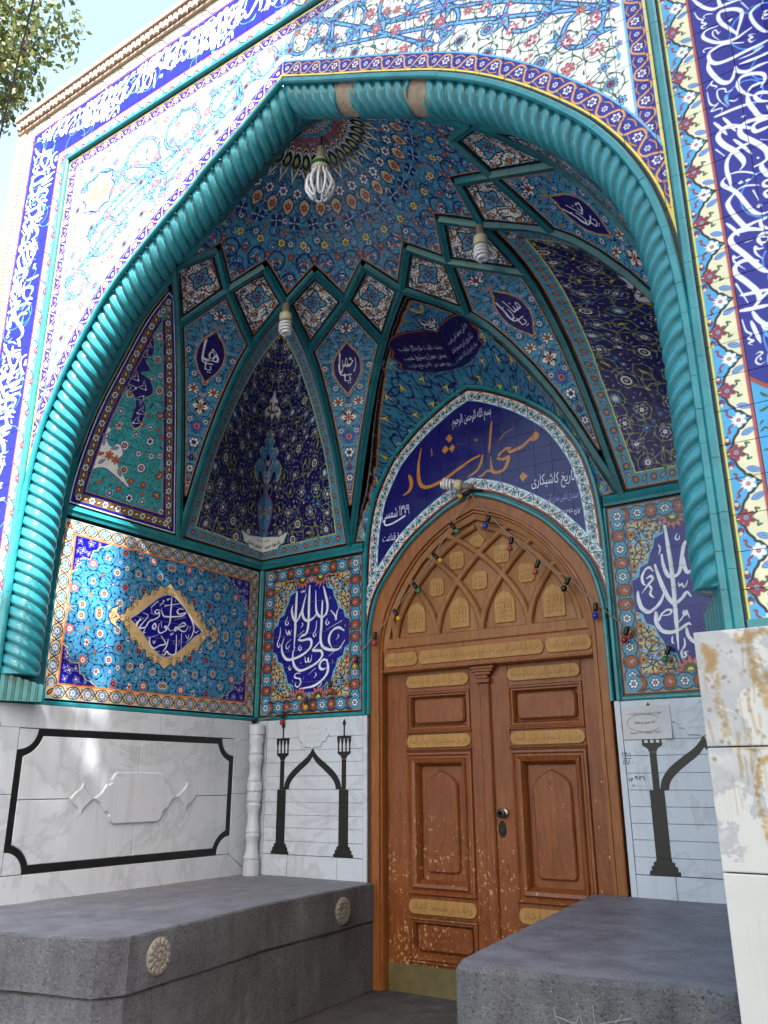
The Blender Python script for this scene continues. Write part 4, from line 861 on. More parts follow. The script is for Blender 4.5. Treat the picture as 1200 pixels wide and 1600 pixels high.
def cell_dome():
    c = Cell()
    def mp(u, v):
        s = math.hypot(u, v); r = float(np.interp(s, SD, DP[:, 0])); th = math.atan2(v, u); return fit(r * math.cos(th), r * math.sin(th), float(Zd(r)))
    c.map = mp
    def sv(p): 
        r = math.hypot(p[0], p[1]); s = float(np.interp(r, DP[:, 0], SD)); return np.array([p[0] / r * s, p[1] / r * s])
    ring = []
    for i in range(8):
        P, Lp, Bt, Kp = diamond_pts(i); nxt = Lp if i % 2 else Kp
        if i == 0: ring.append(sv(Lp))
        ring.append(sv(P)); ring.append(sv(nxt))
    ring = np.array(ring); ring[0] = ring[0] * (1, 0) + (0, .06); ring[-1] = ring[-1] * (1, 0) + (0, .06)
    c.ring = ring
    c.outline = inset(np.vstack([ring, [(-.02, .06)]]) if False else ring, MH * 1.3)
    return c

TURQ_FLOW = [('bud', ('navy', 'white', 'maroon', 'white')), ('leaf', ('black', 'orange', 'brick', 'white')), ('ros', ('navy', 'white', 'maroon', 'white')), ('leaf', ('orange', 'ochre', 'black', 'black')), ('ros', ('white', 'navy', 'white', 'brick'))]
def canvas_for(c, res, col):
    lo, hi = c.outline.min(0) - .03, c.outline.max(0) + .03
    return Canvas(lo[0], lo[1], hi[0], hi[1], res, col)
def art_corner(c):
    cv = canvas_for(c, 330, K['black']); o = c.outline
    cv.poly(inset(o, .014), K['orange']); cv.poly(inset(o, .021), K['turq'])
    border(cv, closed(inset(o, .062)), .074, 'turq')
    cv.poly(inset(o, .100), K['yellow']); q = inset(o, .108); cv.poly(q, (.085, .075, .37))
    b = o[0][1]; half = q[q[:, 0] <= .001]; half = np.vstack([half, [(0, half[:, 1].max())], [(0, half[:, 1].min())]])
    hp = np.array([p for p in q if p[0] < 0]); top = (0, q[:, 1].max()); bot = (0, q[:, 1].min()); hp = np.vstack([[top], hp[np.argsort(-hp[:, 1])], [(hp[:, 0].min(), bot[1])], [bot]]); hp[hp[:, 0] > -1e-6, 0] = .012
    cv.clip = cv.mask(hp)
    arabesque(cv, hp, .070, (.50, .56, .30), .0055, ('lime',) * 4,
              [('sun', ('white', 'navy', 'white', 'brick')), ('ring', ('black', 'white', 'navy', 'brick')), ('sun', ('navy', 'sky', 'white', 'yellow')), ('saz', ('black', 'yellow', 'black', 'black')), ('saz', ('black', 'yellow', 'black', 'black')), ('ros', ('white', 'navy', 'white', 'ochre')), ('lotus', ('white', 'navy', 'white', 'brick'))],
              [('ros', ('white', 'navy', 'white', 'ochre')), ('bud', ('white', 'navy', 'white', 'maroon')), ('saz', ('black', 'yellow', 'lime', 'lime')), ('ros', ('sky', 'navy', 'sky', 'sky')), ('leaf', ('lime', 'green', 'lime', 'lime'))], seed=14,
              avoid=[(0, b + .55, .14), (0, b + .38, .12), (-.05, b + .95, .13), (-.1, b + .85, .12)], margin=.012)
    # clouds of pale blue over the vase, white cloud near the top
    cl = [(.012, b + 1.22), (0, b + 1.22), (-.05, b + 1.12), (-.09, b + 1.07), (-.07, b + 1.02), (-.13, b + 1.0), (-.17, b + .95), (-.13, b + .91), (-.18, b + .87), (-.23, b + .80), (-.21, b + .73), (-.155, b + .70), (-.15, b + .77), (-.10, b + .80), (-.06, b + .74), (-.02, b + .72), (0, b + .70), (.012, b + .70)]
    cl = catmull(cl, 5); cv.poly((np.array(cl) - (0, b + .93)) * 1.05 + (0, b + .93), K['yellow']); cv.poly(cl, (.25, .50, .72))
    g = np.random.default_rng(2)
    for k in range(46):
        u, v = -.24 * g.random(), b + .70 + .5 * g.random()
        if inside(np.array(cl), (u, v))[0]:
            an = g.random() * 6.28 + np.linspace(0, 4.6, 9); r = .013 + .009 * g.random(); cv.stroke(np.stack([u + r * np.cos(an), v + r * np.sin(an)], 1), .0055, K['white'])
    cv.poly([(0, b + 1.0), (-.035, b + .94), (-.075, b + .90), (-.03, b + .86), (0, b + .80)], (.085, .075, .37)); cv.stamp(flower('split', ('white', 'sand', 'maroon', 'white'), .05, 1.57, cv.res), -.02, b + .89)
    wc = np.array([(.012, b + 1.62), (0, b + 1.62), (-.03, b + 1.52), (-.065, b + 1.48), (-.05, b + 1.44), (-.10, b + 1.40), (-.13, b + 1.34), (-.09, b + 1.31), (-.045, b + 1.36), (0, b + 1.31), (.012, b + 1.31)])
    wc = catmull(wc, 5); cv.poly((wc - wc.mean(0)) * 1.15 + wc.mean(0), (.45, .50, .66)); cv.poly(wc, K['white']); 
    for (u, v) in ((-.03, b + 1.46), (-.06, b + 1.38), (-.02, b + 1.40)): cv.stamp(flower('split', ('black', 'maroon', 'black', 'black'), .035, u * 60, cv.res), u, v)
    # vase
    vs_ = np.array([(.012, b + .69), (0, b + .69), (-.06, b + .69), (-.065, b + .665), (-.035, b + .64), (-.04, b + .60), (-.075, b + .57), (-.10, b + .53), (-.115, b + .47), (-.10, b + .40), (-.07, b + .32), (-.04, b + .26), (-.03, b + .215), (0, b + .215), (.012, b + .215)])
    vs_ = catmull(vs_, 4); cv.poly((vs_ - (0, b + .45)) * (1.12, 1.04) + (0, b + .45), K['brick']); cv.poly(vs_, (.22, .48, .72))
    cv.stroke([(-.045, b + .59), (-.02, b + .575), (0, b + .57)], .012, K['brick'], 4)
    for (kd, pl, r, u, v, an) in (('lotus', ('navy', 'sand', 'brick', 'white'), .055, 0, b + .45, 1.57), ('ros', ('navy', 'white', 'maroon', 'white'), .024, -.06, b + .40, 0), ('bud', ('navy', 'yellow', 'brick', 'white'), .04, 0, b + .30, 1.57), ('ros', ('navy', 'white', 'maroon', 'white'), .02, -.08, b + .48, 0), ('leaf', ('navy', 'yellow', 'brick', 'white'), .035, 0, b + .65, 1.57)):
        cv.stamp(flower(kd, pl, r, an, cv.res), u, v)
    cv.stroke([(-.055, b + .685), (-.10, b + .66), (-.10, b + .61), (-.07, b + .585)], .008, K['sand'], 5)
    # white cloud with the donor's line
    wl = [(.012, b + .225), (0, b + .225), (-.10, b + .21), (-.20, b + .19), (-.31, b + .215), (-.27, b + .165), (-.25, b + .13), (-.20, b + .12), (-.17, b + .09), (-.12, b + .095), (-.08, b + .065), (-.03, b + .075), (0, b + .06), (.012, b + .06)]
    cv.poly((np.array(wl) - (0, b + .15)) * 1.06 + (0, b + .15), K['sky']); cv.poly(wl, K['white'])
    cv.clip = None; cv.mirror_u(0)
    text(cv, 'همایون صداری', -.12, b + .135, .20, K['black'], height=.055, ang=-.08, bold=.3); text(cv, 'یادبود سید', .12, b + .135, .20, K['black'], height=.055, ang=.08, bold=.3)
    text(cv, 'دانشگر', -.05, b + .185, .08, K['black'], height=.025); text(cv, 'شهید', .05, b + .185, .06, K['black'], height=.025)
    cv.mute(.14); cv.img **= .88; cv.glaze(.03); return cv
def art_side(c):
    cv = canvas_for(c, 330, K['black']); o = c.outline
    cv.poly(inset(o, .012), K['white']); cv.poly(inset(o, .020), K['cobalt'])
    border(cv, closed(inset(o, .068)), .090, 'brown'); cv.poly(inset(o, .117), K['orange']); q = inset(o, .124); cv.poly(q, (.12, .53, .60))
    b = o[:, 1].min()
    arabesque(cv, q, .072, (.30, .66, .70), .004, ('green',) * 4,
              [('ros', ('navy', 'white', 'navy', 'brick')), ('sun', ('black', 'white', 'maroon', 'lime')), ('lotus', ('maroon', 'white', 'maroon', 'lime')), ('saz', ('black', 'orange', 'brick', 'brick')), ('ring', ('navy', 'white', 'maroon', 'navy')), ('lotus', ('black', 'brick', 'sand', 'ochre'))],
              [('ros', ('white', 'navy', 'white', 'brick')), ('ros', ('navy', 'white', 'maroon', 'white')), ('leaf', ('black', 'orange', 'brick', 'brick')), ('leaf', ('black', 'green', 'lime', 'lime')), ('ros', ('maroon', 'brick', 'ochre', 'white'))], seed=17, margin=.02)
    cv.clip = cv.mask(q)
    x0 = q[:, 0].min()
    cb = np.array([(x0 + .03, b + 1.38), (x0 + .10, b + 1.34), (x0 + .16, b + 1.24), (x0 + .13, b + 1.17), (x0 + .20, b + 1.12), (x0 + .14, b + 1.07), (x0 + .24, b + 1.05), (x0 + .31, b + .97), (x0 + .26, b + .90), (x0 + .31, b + .84), (x0 + .33, b + .72), (x0 + .29, b + .67), (x0 + .24, b + .72), (x0 + .23, b + .82), (x0 + .17, b + .90), (x0 + .06, b + .92), (x0 - .05, b + .88), (x0 - .05, b + 1.38)])
    cb = curvy(cb); cv.poly((cb - cb.mean(0)) * 1.03 + cb.mean(0), K['yellow']); cv.poly(cb, (.10, .08, .42))
    for (u, v) in ((.08, 1.28), (.10, 1.20), (.06, 1.10), (.13, 1.02), (.22, .98), (.24, .90), (.28, .80), (.28, .72), (.04, .98), (.14, .94)): cv.stamp(flower('split', ('white', 'navy', 'white', 'white'), .045, u * 70, cv.res), x0 + u, b + v)
    wb = np.array([(x0 - .05, b + .72), (x0 + .06, b + .70), (x0 + .05, b + .63), (x0 + .12, b + .60), (x0 + .10, b + .54), (x0 + .17, b + .48), (x0 + .22, b + .52), (x0 + .28, b + .46), (x0 + .26, b + .38), (x0 + .42, b + .24), (x0 + .26, b + .30), (x0 + .16, b + .32), (x0 + .06, b + .26), (x0 - .05, b + .14)])
    wb = curvy(wb); cv.poly((wb - wb.mean(0)) * 1.04 + wb.mean(0), K['navy']); cv.poly(wb, K['white'])
    for i, (u, v) in enumerate(((.06, .62), (.10, .50), (.18, .42), (.08, .40), (.24, .40), (.14, .36), (.04, .52), (.20, .48), (.06, .32), (.30, .32))): cv.stamp(flower(('ros', 'leaf')[i % 2], ('maroon', ('orange', 'sky')[i % 2], 'maroon', 'white'), .034, u * 50, cv.res), x0 + u, b + v)
    cv.stroke([(x0 + .03, b + .60), (x0 + .09, b + .55), (x0 + .05, b + .46), (x0 + .02, b + .36)], .022, K['blue'], 5); cv.stroke([(x0 + .02, b + .30), (x0 + .07, b + .38), (x0 + .13, b + .42)], .02, K['brick'], 5)
    cv.clip = None; cv.mute(.14); cv.img **= .88; cv.glaze(.03); return cv
def art_backlun(c):
    cv = canvas_for(c, 330, K['black']); o = c.outline
    cv.poly(inset(o, .013), K['orange']); q = inset(o, .020); cv.poly(q, (.16, .48, .66))
    hp = np.array([p for p in q if p[0] < 0]); hp = np.vstack([[(0, q[:, 1].max())], hp[np.argsort(-hp[:, 1])], [(0, q[:, 1].min())]]); hp[hp[:, 0] > -1e-6, 0] = .012
    cv.clip = cv.mask(hp)
    zc = c.vz(3.84)
    arabesque(cv, hp, .058, K['navy'], .007, ('navy',) * 4, [('split', ('black', 'yellow', 'yellow', 'yellow')), ('four', ('navy', 'yellow', 'yellow', 'yellow')), ('split', ('navy', 'yellow', 'sand', 'yellow'))],
              [('leaf', ('navy', 'maroon', 'maroon', 'maroon')), ('split', ('black', 'yellow', 'yellow', 'yellow')), ('leaf', ('navy', 'maroon', 'brick', 'brick')), ('curl', ('navy',) * 4)], seed=23, margin=.012)
    cv.clip = None; cv.mirror_u(0)
    # poem cartouche, folded over the ridge
    y = c.vz(3.80); ct = np.array([(-.33, -.04), (-.36, .0), (-.33, .04), (-.345, .09), (-.25, .15), (-.16, .19), (-.06, .225), (0, .23), (.06, .225), (.16, .19), (.25, .15), (.345, .09), (.33, .04), (.36, .0), (.33, -.04), (.345, -.09), (.25, -.115), (.16, -.10), (.06, -.075), (0, -.05), (-.06, -.075), (-.16, -.10), (-.25, -.115), (-.345, -.09)]) * (1, 1.25) + (0, y)
    cv.poly((ct - (0, y)) * 1.05 + (0, y), K['black']); cv.poly((ct - (0, y)) * 1.03 + (0, y), K['brick']); cv.poly(ct, (.07, .05, .30))
    W = (.80, .82, .88)
    for i, s in enumerate(('بشد ثابت کردگار نقیب', 'بسعی جمیل و بشوق عجیب', 'چو نصر من الله و فتح قریب')): text(cv, s, -.165, y + .105 - i * .078, .27, W, height=.058, ang=.20, bold=.2)
    for i, s in enumerate(('به بانی محمد علی نجیب', 'شاکر وی این مسجد اهدا', 'سال تاریخ آن کلک نوشت')): text(cv, s, .165, y + .115 - i * .078, .27, W, height=.056, ang=-.20, bold=.2)
    cv.stamp(flower('four', ('white', 'navy', 'white', 'white'), .065, .78, cv.res), 0, y + .36)
    cv.mute(.14); cv.img **= .88; cv.glaze(.03); return cv
KT = {157.5: 'ها', 112.5: 'رحمن', 67.5: 'منان', 22.5: 'حنان'}
def art_kite(c, deg):
    cv = canvas_for(c, 330, K['black']); o = c.outline
    cv.poly(inset(o, .012), K['orange']); q = inset(o, .019); cv.poly(q, (.20, .52, .70))
    hp = np.array([p for p in q if p[0] < 0]); hp = np.vstack([[(0, q[:, 1].max())], hp[np.argsort(-hp[:, 1])], [(0, q[:, 1].min())]]); hp[hp[:, 0] > -1e-6, 0] = .012
    cv.clip = cv.mask(hp); vd, vt = c.vd, c.vt; m = vd - .16
    arabesque(cv, hp, .047, K['navy'], .004, ('black',) * 4, [('ros', ('navy', 'white', 'maroon', 'brick')), ('saz', ('black', 'ochre', 'brick', 'brick')), ('lotus', ('navy', 'white', 'maroon', 'white'))], TURQ_FLOW, seed=int(40 + 0 * deg), margin=.008,
              avoid=[(0, m, .10), (0, m + .09, .06), (0, m - .1, .06), (-.09, m - .28, .06), (0, m - .42, .07), (0, m - .6, .05)])
    cv.stamp(flower('lotus', ('black', 'white', 'brick', 'ochre'), .052, 1.57, cv.res), -.080, m - .29)
    cv.clip = None; cv.mirror_u(0)
    md = np.array([(0, .21), (.03, .165), (.065, .13), (.09, .08), (.105, .02), (.10, -.05), (.07, -.12), (.035, -.165), (0, -.21)]); md = np.vstack([md, (md * (-1, 1))[::-1]]) + (0, m)
    cv.poly((md - (0, m)) * 1.08 + (0, m), K['ochre']); cv.poly(md, (.09, .06, .36))
    W = (.84, .86, .90); text(cv, KT[deg], .0, m + .035, .14, W, height=.16, bold=.1); text(cv, 'یا', 0, m - .09, .055, W, height=.085, bold=.1)
    cv.stroke([(-.055, m + .13), (-.06, m - .02), (-.04, m - .06), (.03, m - .06)], .011, W, 5)
    for (kd, pl, r, v, an) in (('bud', ('orange', 'brick', 'white', 'white'), .028, m + .24, 1.57), ('lotus', ('black', 'white', 'maroon', 'brick'), .055, m + .33, 1.57), ('four', ('brick', 'white', 'black', 'brick'), .062, m - .41, 0), ('sun', ('navy', 'blue', 'pink', 'maroon'), .058, m - .57, 0), ('ros', ('navy', 'white', 'navy', 'brick'), .045, m - .70, 0), ('bud', ('navy', 'navy', 'white', 'white'), .035, m - .82, 1.57), ('ros', ('navy', 'white', 'maroon', 'white'), .03, m - .91, 0), ('bud', ('navy', 'orange', 'white', 'white'), .025, m - 1.0, 1.57)):
        if v > .03: cv.stamp(flower(kd, pl, r, an, cv.res), 0, v)
    cv.mute(.14); cv.img **= .88; cv.glaze(.03); return cv
def art_diamond(c):
    cv = canvas_for(c, 330, K['black']); o = c.outline; q = inset(o, .015); cv.poly(q, (.82, .80, .80))
    cen = q.mean(0) + (0, .03); cv.clip = cv.mask(q)
    cv.stamp(flower('four', ('black', 'turq', 'brick', 'brick'), .085, .0, cv.res), *cen)
    cv.stamp(flower('four', ('navy', 'turq', 'maroon', 'turq'), .055, .78, cv.res), *cen)
    A = arabesque(cv, q, .034, K['black'], .005, ('black',) * 4, [('sun', ('navy', 'turq', 'navy', 'brick')), ('ros', ('black', 'brick', 'ochre', 'black')), ('ring', ('black', 'brick', 'sand', 'black'))], [('leaf', ('black', 'turq', 'black', 'black')), ('bud', ('black', 'maroon', 'black', 'black')), ('leaf', ('black', 'black', 'green', 'black')), ('ros', ('navy', 'turq', 'navy', 'navy'))], seed=51, margin=.006, avoid=[(cen[0], cen[1], .075)])
    cv.clip = None; cv.mute(.14); cv.img **= .88; cv.glaze(.03); return cv
def art_dome(c):
    cv = canvas_for(c, 330, K['black']); o = c.outline
    cv.poly(inset(o, .012), K['orange']); cv.poly(inset(o, .019), (.17, .46, .62)); q = inset(o, .02); cv.clip = cv.mask(q)
    def ring(n, r, fn, ph=0):
        for k in range(-1, n + 2):
            a = (k + ph) / n * math.pi
            fn(r * math.cos(a), r * math.sin(a), a)
    st = lambda kd, pl, rr, da=0: (lambda u, v, a: cv.stamp(flower(kd, pl, rr, a + da, cv.res), u, v))
    # scatter of small florets and scrolls under the rings
    arabesque(cv, q, .046, K['navy'], .0055, ('navy',) * 4, [('ros', ('navy', 'white', 'navy', 'brick')), ('split', ('navy', 'sky', 'white', 'white')), ('bud', ('navy', 'white', 'brick', 'white'))],
              [('leaf', ('black', 'orange', 'brick', 'brick')), ('ros', ('maroon', 'brick', 'ochre', 'white')), ('leaf', ('navy', 'white', 'navy', 'navy')), ('bud', ('navy', 'navy', 'white', 'white'))], seed=61, margin=.01)
    N = 16; sec = math.pi / N
    for k in range(-1, N + 1):                  # lambrequin star
        a = (k + .5) * sec; ca, sa = math.cos(a), math.sin(a)
        T = lambda r, t: (r * .74 * ca - t * .66 * sa, r * .74 * sa + t * .66 * ca)
        lam = [T(.40, -.055), T(.46, -.062), T(.50, -.035), T(.56, -.042), T(.60, -.02), T(.68, 0), T(.60, .02), T(.56, .042), T(.50, .035), T(.46, .062), T(.40, .055), T(.34, .03), T(.31, 0), T(.34, -.03)]
        cv.poly((np.array(lam) - T(.48, 0)) * 1.10 + T(.48, 0), K['black']); cv.poly(lam, (.70, .70, .70)); cv.poly((np.array(lam) - T(.47, 0)) * (.62) + T(.47, 0), K['black']); cv.poly((np.array(lam) - T(.47, 0)) * (.36) + T(.47, 0), (.55, .60, .34))
        cv.stroke([T(.40, -.02), T(.46, -.04), T(.52, -.01)], .012, K['black'], 4); cv.stroke([T(.40, .02), T(.46, .04), T(.52, .01)], .012, K['black'], 4)
        cv.stamp(flower('bud', ('black', 'lime', 'brick', 'ochre'), .032, a, cv.res), *T(.52, 0)); cv.stroke([T(.36, -.02), T(.34, 0), T(.36, .02)], .010, K['black'], 4)
        cv.stroke([T(.30, -.05), T(.33, -.03), T(.29, 0), T(.33, .03), T(.30, .05)], .010, K['brick'], 4)
    ring(16, .19, st('ros', ('maroon', 'brick', 'navy', 'white'), .022), .5); ring(10, .125, st('ros', ('navy', 'sand', 'brick', 'navy'), .022), .5); ring(8, .065, st('ros', ('navy', 'brick', 'navy', 'white'), .016), .5)
    ring(16, .545, st('ros', ('navy', 'white', 'maroon', 'brick'), .040), 0)
    def cream(u, v, a):
        e = rot_pts(tear(.115, .038, -.0575), a) + (u, v); cv.poly((e - (u, v)) * 1.22 + (u, v), K['navy']); cv.poly(e, (.70, .64, .46)); cv.stamp(flower('ros', ('brick', 'maroon', 'ochre', 'maroon'), .028, a, cv.res), u, v)
    ring(16, .64, cream, .5)
    ring(16, .745, st('four', ('navy', 'navy', 'sky', 'white'), .046, .78), 0); ring(16, .80, st('leaf', ('black', 'orange', 'brick', 'brick'), .025, 0), .5)
    ring(16, .89, st('ros', ('navy', 'yellow', 'ochre', 'maroon'), .034), .5)
    def scroll(u, v, a):
        an = np.linspace(0, 6.28, 24); cv.stroke(np.stack([u + .068 * np.cos(an), v + .068 * np.sin(an)], 1), .012, K['navy'])
        for sg in (1, -1):
            cv.stamp(flower('leaf', ('navy', 'white', 'navy', 'navy'), .026, a + sg * .8, cv.res), u + .03 * math.cos(a + 1.3 * sg), v + .03 * math.sin(a + 1.3 * sg))
        cv.stamp(flower('ros', ('navy', 'brick', 'ochre', 'white'), .02, a, cv.res), u, v)
    ring(8, 1.16, scroll, .5) if False else None
    for i in range(9): 
        a = (22.5 * i); s = 1.17; scroll(s * math.cos(R(a)), s * math.sin(R(a)), R(a))
        for dd in (-6.5, 6.5): scroll(1.02 * math.cos(R(a + dd)), 1.02 * math.sin(R(a + dd)), R(a))
        for dd in (-11.25, 0): cv.stamp(flower('ros', ('navy', 'brick', 'ochre', 'white'), .028, 0, cv.res), .985 * math.cos(R(a + dd)), .985 * math.sin(R(a + dd)))
    cv.clip = None; cv.mute(.14); cv.img **= .88; cv.glaze(.03); return cv
# ------------------------------------------------------------------ object helpers
from mathutils.geometry import tessellate_polygon
def link_mesh(name, verts, faces, mats, parent=None, uvs=None, smooth=False, midx=None):
    me = bpy.data.meshes.new(name)
    me.from_pydata([tuple(map(float, v)) for v in verts], [], [tuple(f) for f in faces])
    for m in (mats if isinstance(mats, (list, tuple)) else [mats]): me.materials.append(m)
    if midx is not None: me.polygons.foreach_set('material_index', midx)
    if uvs is not None:
        ul = me.uv_layers.new(name='UVMap'); li = np.empty(len(me.loops), np.int32); me.loops.foreach_get('vertex_index', li)
        ul.data.foreach_set('uv', np.asarray(uvs, np.float32)[li].ravel())
    if smooth: me.polygons.foreach_set('use_smooth', [True] * len(me.polygons))
    me.update()
    o = bpy.data.objects.new(name, me); COL.objects.link(o)
    if parent is not None: adopt(o, parent)
    return o
def world_at(o):
    return o.location.copy() if o.parent is None else world_at(o.parent) + o.matrix_parent_inverse.translation + o.location
def adopt(o, parent):
    o.parent = parent; o.matrix_parent_inverse = Matrix.Translation(-world_at(parent)); return o
def tag(o, label=None, cat=None, group=None, kind=None):
    for k, v in (('label', label), ('category', cat), ('group', group), ('kind', kind)):
        if v: o[k] = v
    return o
def thing(name, loc, label, cat, group=None):
    o = bpy.data.objects.new(name, None); COL.objects.link(o); o.location = loc; o.empty_display_size = .1
    return tag(o, label, cat, group)

class MB:
    """collects faces for one mesh object"""
    def __init__(s): s.v = []; s.f = []; s.m = []
    def add(s, v, f, m=0):
        b = len(s.v); s.v += [tuple(map(float, q)) for q in v]; s.f += [tuple(i + b for i in q) for q in f]; s.m += [m] * len(f); return s
    def box(s, x0, x1, y0, y1, z0, z1, bev=0.0, m=0):
        if bev <= 0:
            v = [(x, y, z) for x in (x0, x1) for y in (y0, y1) for z in (z0, z1)]
            return s.add(v, [(0, 1, 3, 2), (4, 6, 7, 5), (0, 4, 5, 1), (2, 3, 7, 6), (0, 2, 6, 4), (1, 5, 7, 3)], m)
        b = bmesh.new(); r = bmesh.ops.create_cube(b, size=1)
        for q in b.verts: q.co = Vector(((x0 + x1) / 2 + q.co.x * (x1 - x0), (y0 + y1) / 2 + q.co.y * (y1 - y0), (z0 + z1) / 2 + q.co.z * (z1 - z0)))
        bmesh.ops.bevel(b, geom=b.edges[:], offset=bev, segments=2, affect='EDGES', profile=.6)
        b.verts.index_update(); s.add([q.co[:] for q in b.verts], [[q.index for q in f.verts] for f in b.faces], m); b.free(); return s
    def build(s, name, mats, parent=None, smooth=False):
        return link_mesh(name, s.v, s.f, mats, parent, smooth=smooth, midx=s.m)
def tri(poly):
    """fill a simple 2D polygon, counter-clockwise faces"""
    p = [Vector((float(a), float(b), 0)) for a, b in poly]; out = []
    for a, b, c in tessellate_polygon([p]):
        q = (p[b] - p[a]).cross(p[c] - p[a]).z
        if abs(q) < 1e-12: continue
        out.append((a, b, c) if q > 0 else (a, c, b))
    return out
def area2(p): p = np.asarray(p, float); return .5 * (p[:, 0] * np.roll(p[:, 1], -1) - np.roll(p[:, 0], -1) * p[:, 1]).sum()
def slab(mb, plane, poly, h0, h1, m=0, bev=0.0):
    """a flat piece standing on a wall plane from height h0 to h1 (towards the viewer), edges eased by bev"""
    p = np.asarray(poly, float)
    if area2(p) < 0: p = p[::-1]
    n = len(p); inn = inset(p, bev) if bev > 0 and len(p) > 2 else p
    if len(inn) != n: inn = p
    t = tri(inn)
    v = [plane(a, b, h0) for a, b in p] + [plane(a, b, h1 - bev) for a, b in p] + [plane(a, b, h1) for a, b in inn]
    f = [(i, (i + 1) % n, n + (i + 1) % n, n + i) for i in range(n)]
    if bev > 0: f += [(n + i, n + (i + 1) % n, 2 * n + (i + 1) % n, 2 * n + i) for i in range(n)]; f += [(2 * n + a, 2 * n + b, 2 * n + c) for a, b, c in t]
    else: f += [(n + a, n + b, n + c) for a, b, c in t]
    return mb.add(v, f, m)
def lathe(mb, prof, c, n=20, axis='z', m=0):
    v = []; f = []
    for r, z in prof:
        for k in range(n):
            a = 2 * math.pi * k / n
            v.append((c[0] + r * math.cos(a), c[1] + r * math.sin(a), c[2] + z))
    for i in range(len(prof) - 1):
        for k in range(n): f.append((i * n + k, i * n + (k + 1) % n, (i + 1) * n + (k + 1) % n, (i + 1) * n + k))
    f.append(tuple(range(n))[::-1]); f.append(tuple((len(prof) - 1) * n + k for k in range(n)))
    return mb.add(v, f, m)
def tube(mb, pts, r, n=8, m=0, caps=True):
    p = [Vector(q) for q in pts]; v = []; f = []; up = None
    for i, q in enumerate(p):
        d = (p[min(i + 1, len(p) - 1)] - p[max(i - 1, 0)]).normalized()
        if up is None: up = d.orthogonal().normalized()
        else: up = (up - d * up.dot(d)).normalized()
        s_ = d.cross(up); rr = r[i] if hasattr(r, '__len__') else r
        for k in range(n):
            a = 2 * math.pi * k / n; v.append(tuple(q + (up * math.cos(a) + s_ * math.sin(a)) * rr))
    for i in range(len(p) - 1):
        for k in range(n): f.append((i * n + k, i * n + (k + 1) % n, (i + 1) * n + (k + 1) % n, (i + 1) * n + k))
    if caps: f.append(tuple(range(n))[::-1]); f.append(tuple((len(p) - 1) * n + k for k in range(n)))
    return mb.add(v, f, m)
# wall planes: (along, up, out) -> space
def PF(a, b, h): return (a, -h, b)                                     # facade
def PB(a, b, h): return (a, D - h, b)                                  # back wall
_lw = Vector((2.177 - 2.112, D, 0)).normalized()                       # left wall, running inwards
def PL(a, b, h): return (-2.177 + _lw.x * a + _lw.y * h, _lw.y * a - _lw.x * h, b)
def PR(a, b, h): x, y, z = PL(a, b, h); return (-x, y, z)

# ------------------------------------------------------------------ materials
def new_mat(name):
    m = bpy.data.materials.new(name); m.use_nodes = True; nt = m.node_tree; nt.nodes.clear()
    o = nt.nodes.new('ShaderNodeOutputMaterial'); b = nt.nodes.new('ShaderNodeBsdfPrincipled'); nt.links.new(b.outputs[0], o.inputs[0])
    return m, nt, b
def nd(nt, t, **kw):
    n = nt.nodes.new(t)
    for k, v in kw.items():
        if k.startswith('i_'):
            key = k[2:].replace('_', ' '); n.inputs[int(key) if key.isdigit() else key].default_value = v
        else: setattr(n, k, v)
    return n
def srgb(c): return tuple((x / 12.92 if x <= .04045 else ((x + .055) / 1.055) ** 2.4) for x in c[:3]) + (1,)
def ramp(nt, fac, stops):
    r = nt.nodes.new('ShaderNodeValToRGB'); e = r.color_ramp.elements
    while len(e) < len(stops): e.new(.5)
    for q, (p, c) in zip(e, stops): q.position = p; q.color = c if len(c) == 4 else srgb(c)
    nt.links.new(fac, r.inputs[0]); return r.outputs[0]
def mix(nt, fac, a, b, mode='MIX'):
    n = nt.nodes.new('ShaderNodeMix'); n.data_type = 'RGBA'; n.blend_type = mode
    for sock, v in ((n.inputs[0], fac), (n.inputs[6], a), (n.inputs[7], b)):
        if isinstance(v, (int, float)): sock.default_value = v
        elif isinstance(v, tuple): sock.default_value = v
        else: nt.links.new(v, sock)
    return n.outputs[2]
def noise(nt, co, scale, detail=4, rough=.55, dist=0.0, w=None):
    n = nd(nt, 'ShaderNodeTexNoise', i_Scale=scale, i_Detail=detail, i_Roughness=rough, i_Distortion=dist)
    nt.links.new(co, n.inputs['Vector']); return n.outputs['Fac']
def geo(nt, stretch=None):
    g = nt.nodes.new('ShaderNodeNewGeometry'); out = g.outputs['Position']
    if stretch:
        m = nd(nt, 'ShaderNodeMapping'); m.inputs['Scale'].default_value = stretch; nt.links.new(out, m.inputs[0]); out = m.outputs[0]
    return out
def bump(nt, b, h, strength, dist=.01):
    n = nd(nt, 'ShaderNodeBump', i_Strength=strength, i_Distance=dist); nt.links.new(h, n.inputs['Height']); nt.links.new(n.outputs[0], b.inputs['Normal'])
